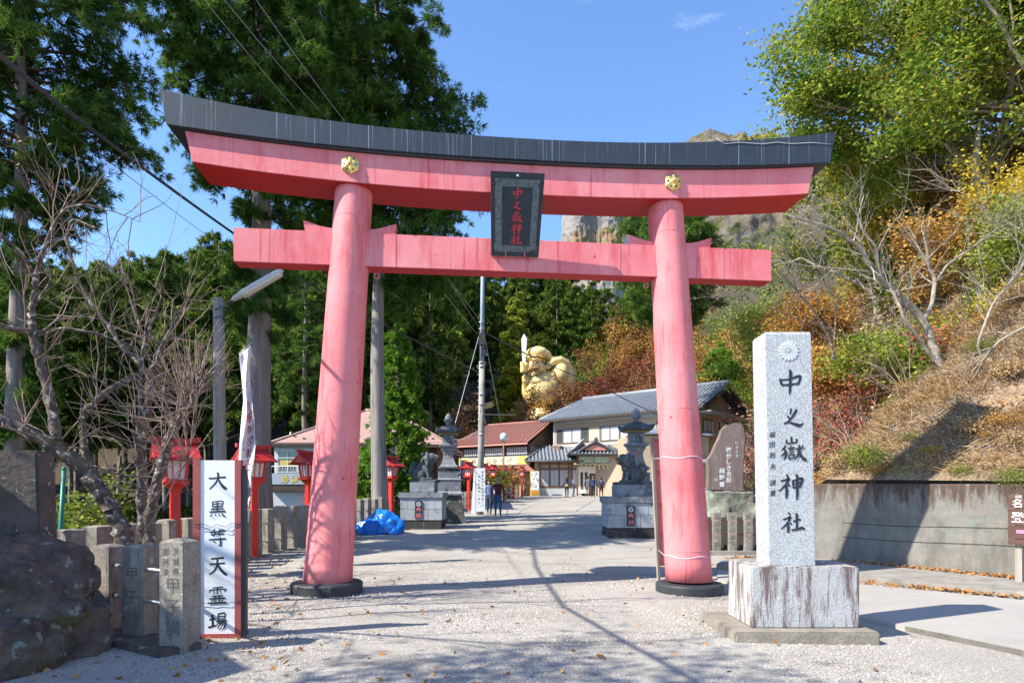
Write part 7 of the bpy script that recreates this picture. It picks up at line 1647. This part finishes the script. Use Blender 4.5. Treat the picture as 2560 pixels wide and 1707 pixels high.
# shrubs on the bank: six shapes, each copy a thing
SP = []
for k, (lm, H, n, ls, cl) in enumerate(((SHRUB, 1.0, 2200, .05, .2), (YELLOW, .8, 1500, .05, .13), (OAK, 1.2, 3000, .06, .16), (ORANGE, 1.0, 2400, .055, .15), (CRIM, 1.0, 1300, .055, .15), (DRYL, 1.1, 3000, .07, .18))):
    w, l = broad(200 + k, H, H * .8, .02, n, ls, lvl=3, first=7, trunk_h=.12, cl=cl); SP.append(('xx', crown([l], lm), tubes_mesh(w, TWIG)))
nm = ['green', 'yellow', 'mottled', 'orange brown', 'pinkish red', 'dry tan']
def bshrub(k, x, y, z, sc, rz, label, group):
    t = thing('bank_shrub', label, 'shrub', (x, y, z - .05), rz, group); t.scale = (sc, sc, sc * 1.0); link('foliage', SP[k][1], t); link('stems', SP[k][2], t); return t
rg = np.random.default_rng(6)
def zone(px): return 'behind the name pillar' if px < 2060 else 'above the retaining wall' if px < 2330 else 'near the right edge'
BI = []
for n, y0, y1, t1, s0, s1, wts in ((330, 9.3, 17, 9, .25, .7, (1.6, 1.2, .8, 2.5, .2, 8)), (105, 15, 30, 18, .8, 1.9, (2.5, 1.6, 2, 3, .5, 2.5)), (80, 28, 74, 40, 1.8, 3.6, (2, .7, 2.5, 2.5, .6, 2))):
    P, t = bank_pts(n, y0, y1, t1, rg, .8); wts = np.array(wts) / sum(wts)
    for q in range(n):
        k = int(rg.choice(6, p=wts)); px = CX + P[q, 0] / P[q, 1] * F
        if px > 2640 or px < 1740: continue
        far = 'large' if y0 > 20 else 'mid sized' if y0 > 12 else 'small'
        k = 3 if (k == 4 and rg.uniform() < .5) else k
        if 12.5 < P[q, 1] < 17 and 2300 < px < 2420: continue
        lb = '%s %s bush %s' % (far, nm[k], zone(px)); BI.append((lb, px, bshrub(k, P[q, 0], P[q, 1], P[q, 2], rg.uniform(s0, s1), rg.uniform(0, 6.28), lb, 'leafy bushes on the right bank')))
number(BI)
def at_bank(px, py):
    """walk along the view ray until it meets the bank"""
    for d in np.arange(9, 70, .1):
        x = (px - CX) / F * d; z = CAMZ - (py - HY) / F * d
        if x > toex(d) + .1 and z <= .028 * max(0, d - 11) + 1.68 * (1 - float(sst(d, 15, 18))) + float(hillz(x, d)): return (x, d, z)
for px, py, k, s, lb in ((2180, 1175, 0, .95, 'round yellow green bush low above the middle of the wall'), (2350, 1135, 1, .5, 'thin yellow shrub trailing above the wall'), (2520, 1215, 0, .6, 'small green bush on the wall top near the trail sign'), (2400, 1190, 0, .4, 'tiny green tuft above the wall'), (2310, 960, 1, .7, 'bright yellow leaves beside the foot of the bare tree'), (2335, 1020, 1, .5, 'small yellow shrub under the bare tree'), (2250, 850, 2, 1.6, 'green yellow bush left of the bare tree trunk'), (2060, 1080, 0, .8, 'green shrub right beside the name pillar'), (2380, 840, 2, 1.2, 'green bush behind the bare tree trunk')):
    q = at_bank(px, py)
    if q: bshrub(k, *q, s, px * .1, lb, None)
for m_ in SP: pass
# small leafless bushes
BS = []
for k in range(3):
    rg = np.random.default_rng(300 + k); w = []
    for i in range(9): grow(np.zeros(3), rg.normal(0, .5, 3) + [0, 0, 1], .8, .016, 2, rg, w, [], spread=.45, up=.1, kids=(2, 4), seg=4)
    BS.append(tubes_mesh(w, TWIG if k else BARKP))
TB = []; rg = np.random.default_rng(12); P, t = bank_pts(90, 12, 40, 22, rg, .8)
for q in range(90):
    px = CX + P[q, 0] / P[q, 1] * F
    if px > 2680 or px < 1740: continue
    lb = 'leafless twiggy bush on the bank ' + zone(px); o = link('twig_bush', BS[q % 3]); o.location = P[q]; s = rg.uniform(.6, 1.1) * (1 + P[q, 1] / 25); o.scale = (s, s, s); o.rotation_euler = (0, 0, rg.uniform(0, 6)); tag(o, lb, 'bush', 'leafless twiggy bushes on the right bank'); TB.append((lb, px, o))

number(TB)
# wire netting pinned to the bank
def netting():
    def pt(y, t):
        x = toex(y) + t; z = .028 * np.clip(y - 11, 0, 47) + 1.68 * (1 - sst(y, 15, 18)) + hillz(x, y) + .12 * vnoise(x, y, 1.3) * sst(t, .2, 2); return np.stack([x, y, z + .08], -1)
    polys = []; sp = .13
    for s in (-1, 1):
        for c in np.arange(-12, 26, sp):
            y = np.arange(8.6, 17.5, .12); t = s * (y - 12) * 1.0 + c; ok = (t > .9 + .9 * vnoise(y, t, .8)) & (t < 5.2 + .9 * vnoise(y, t, .7, 2)) & (vnoise(y, t, .8, 4) > -.3)
            seg = np.flatnonzero(ok)
            if len(seg) < 3: continue
            for run in np.split(seg, np.flatnonzero(np.diff(seg) > 1) + 1):
                if len(run) > 2: polys.append((pt(y[run], t[run]), np.full(len(run), .006)))
    me = tubes_mesh(polys, mat('zinc_wire', (.36, .355, .34), None, 3, .6), 'netting'); o = link('slope_netting', me); tag(o, 'grey diamond wire netting pinned over the bank above the wall', 'netting')
netting()

# things outside the left edge of the photo that cast the foreground shade
def shed():  # unseen shed, added to cast the straight edged shade at lower left
    t = thing('shade_shed', 'unseen timber shed with grey gable roof, added to shade the left foreground', 'shed', (-9.6, 4.1, 0)); b = MB(); b.box((-2.6, -1.6, -.1), (2.4, 1.3, 3.1)); b.build('wall', BROWNW, t)
    b = MB(); ribroof(b, (-3, -2.1, 3.0), (3.0, -2.1, 3.0), (3.0, -.15, 4.2), (-3, -.15, 4.2), .3, .05); ribroof(b, (3.0, 1.8, 3.0), (-3, 1.8, 3.0), (-3, -.15, 4.2), (3.0, -.15, 4.2), .3, .05); b.build('roof', TILE, t)
shed()
w, l = broad(400, 9.5, 3.0, .16, 9000, .16, lvl=3, first=8, trunk_h=.5, cl=.3); tree_obj('broadleaf_tree', 'leafy tree just outside the lower left of the photo', 'tree', (-9.6, .7, 0), w, l, BARKP, OAK)

# fallen leaves caught in the bank
rg = np.random.default_rng(9); P, t = bank_pts(42000, 8.6, 24, 14, rg, .9); D = rg.normal(size=(42000, 3)) * [1, 1, .5]
parts = [blades(P + [0, 0, .03], D, .085, .05, rg, rg.uniform(0, 1, 42000), .1)]
o = link('leaf_litter', crown(parts, LITTER, 'leaf_litter')); tag(o, 'brown and orange fallen leaves lying on the bank', 'leaves', kind='stuff')
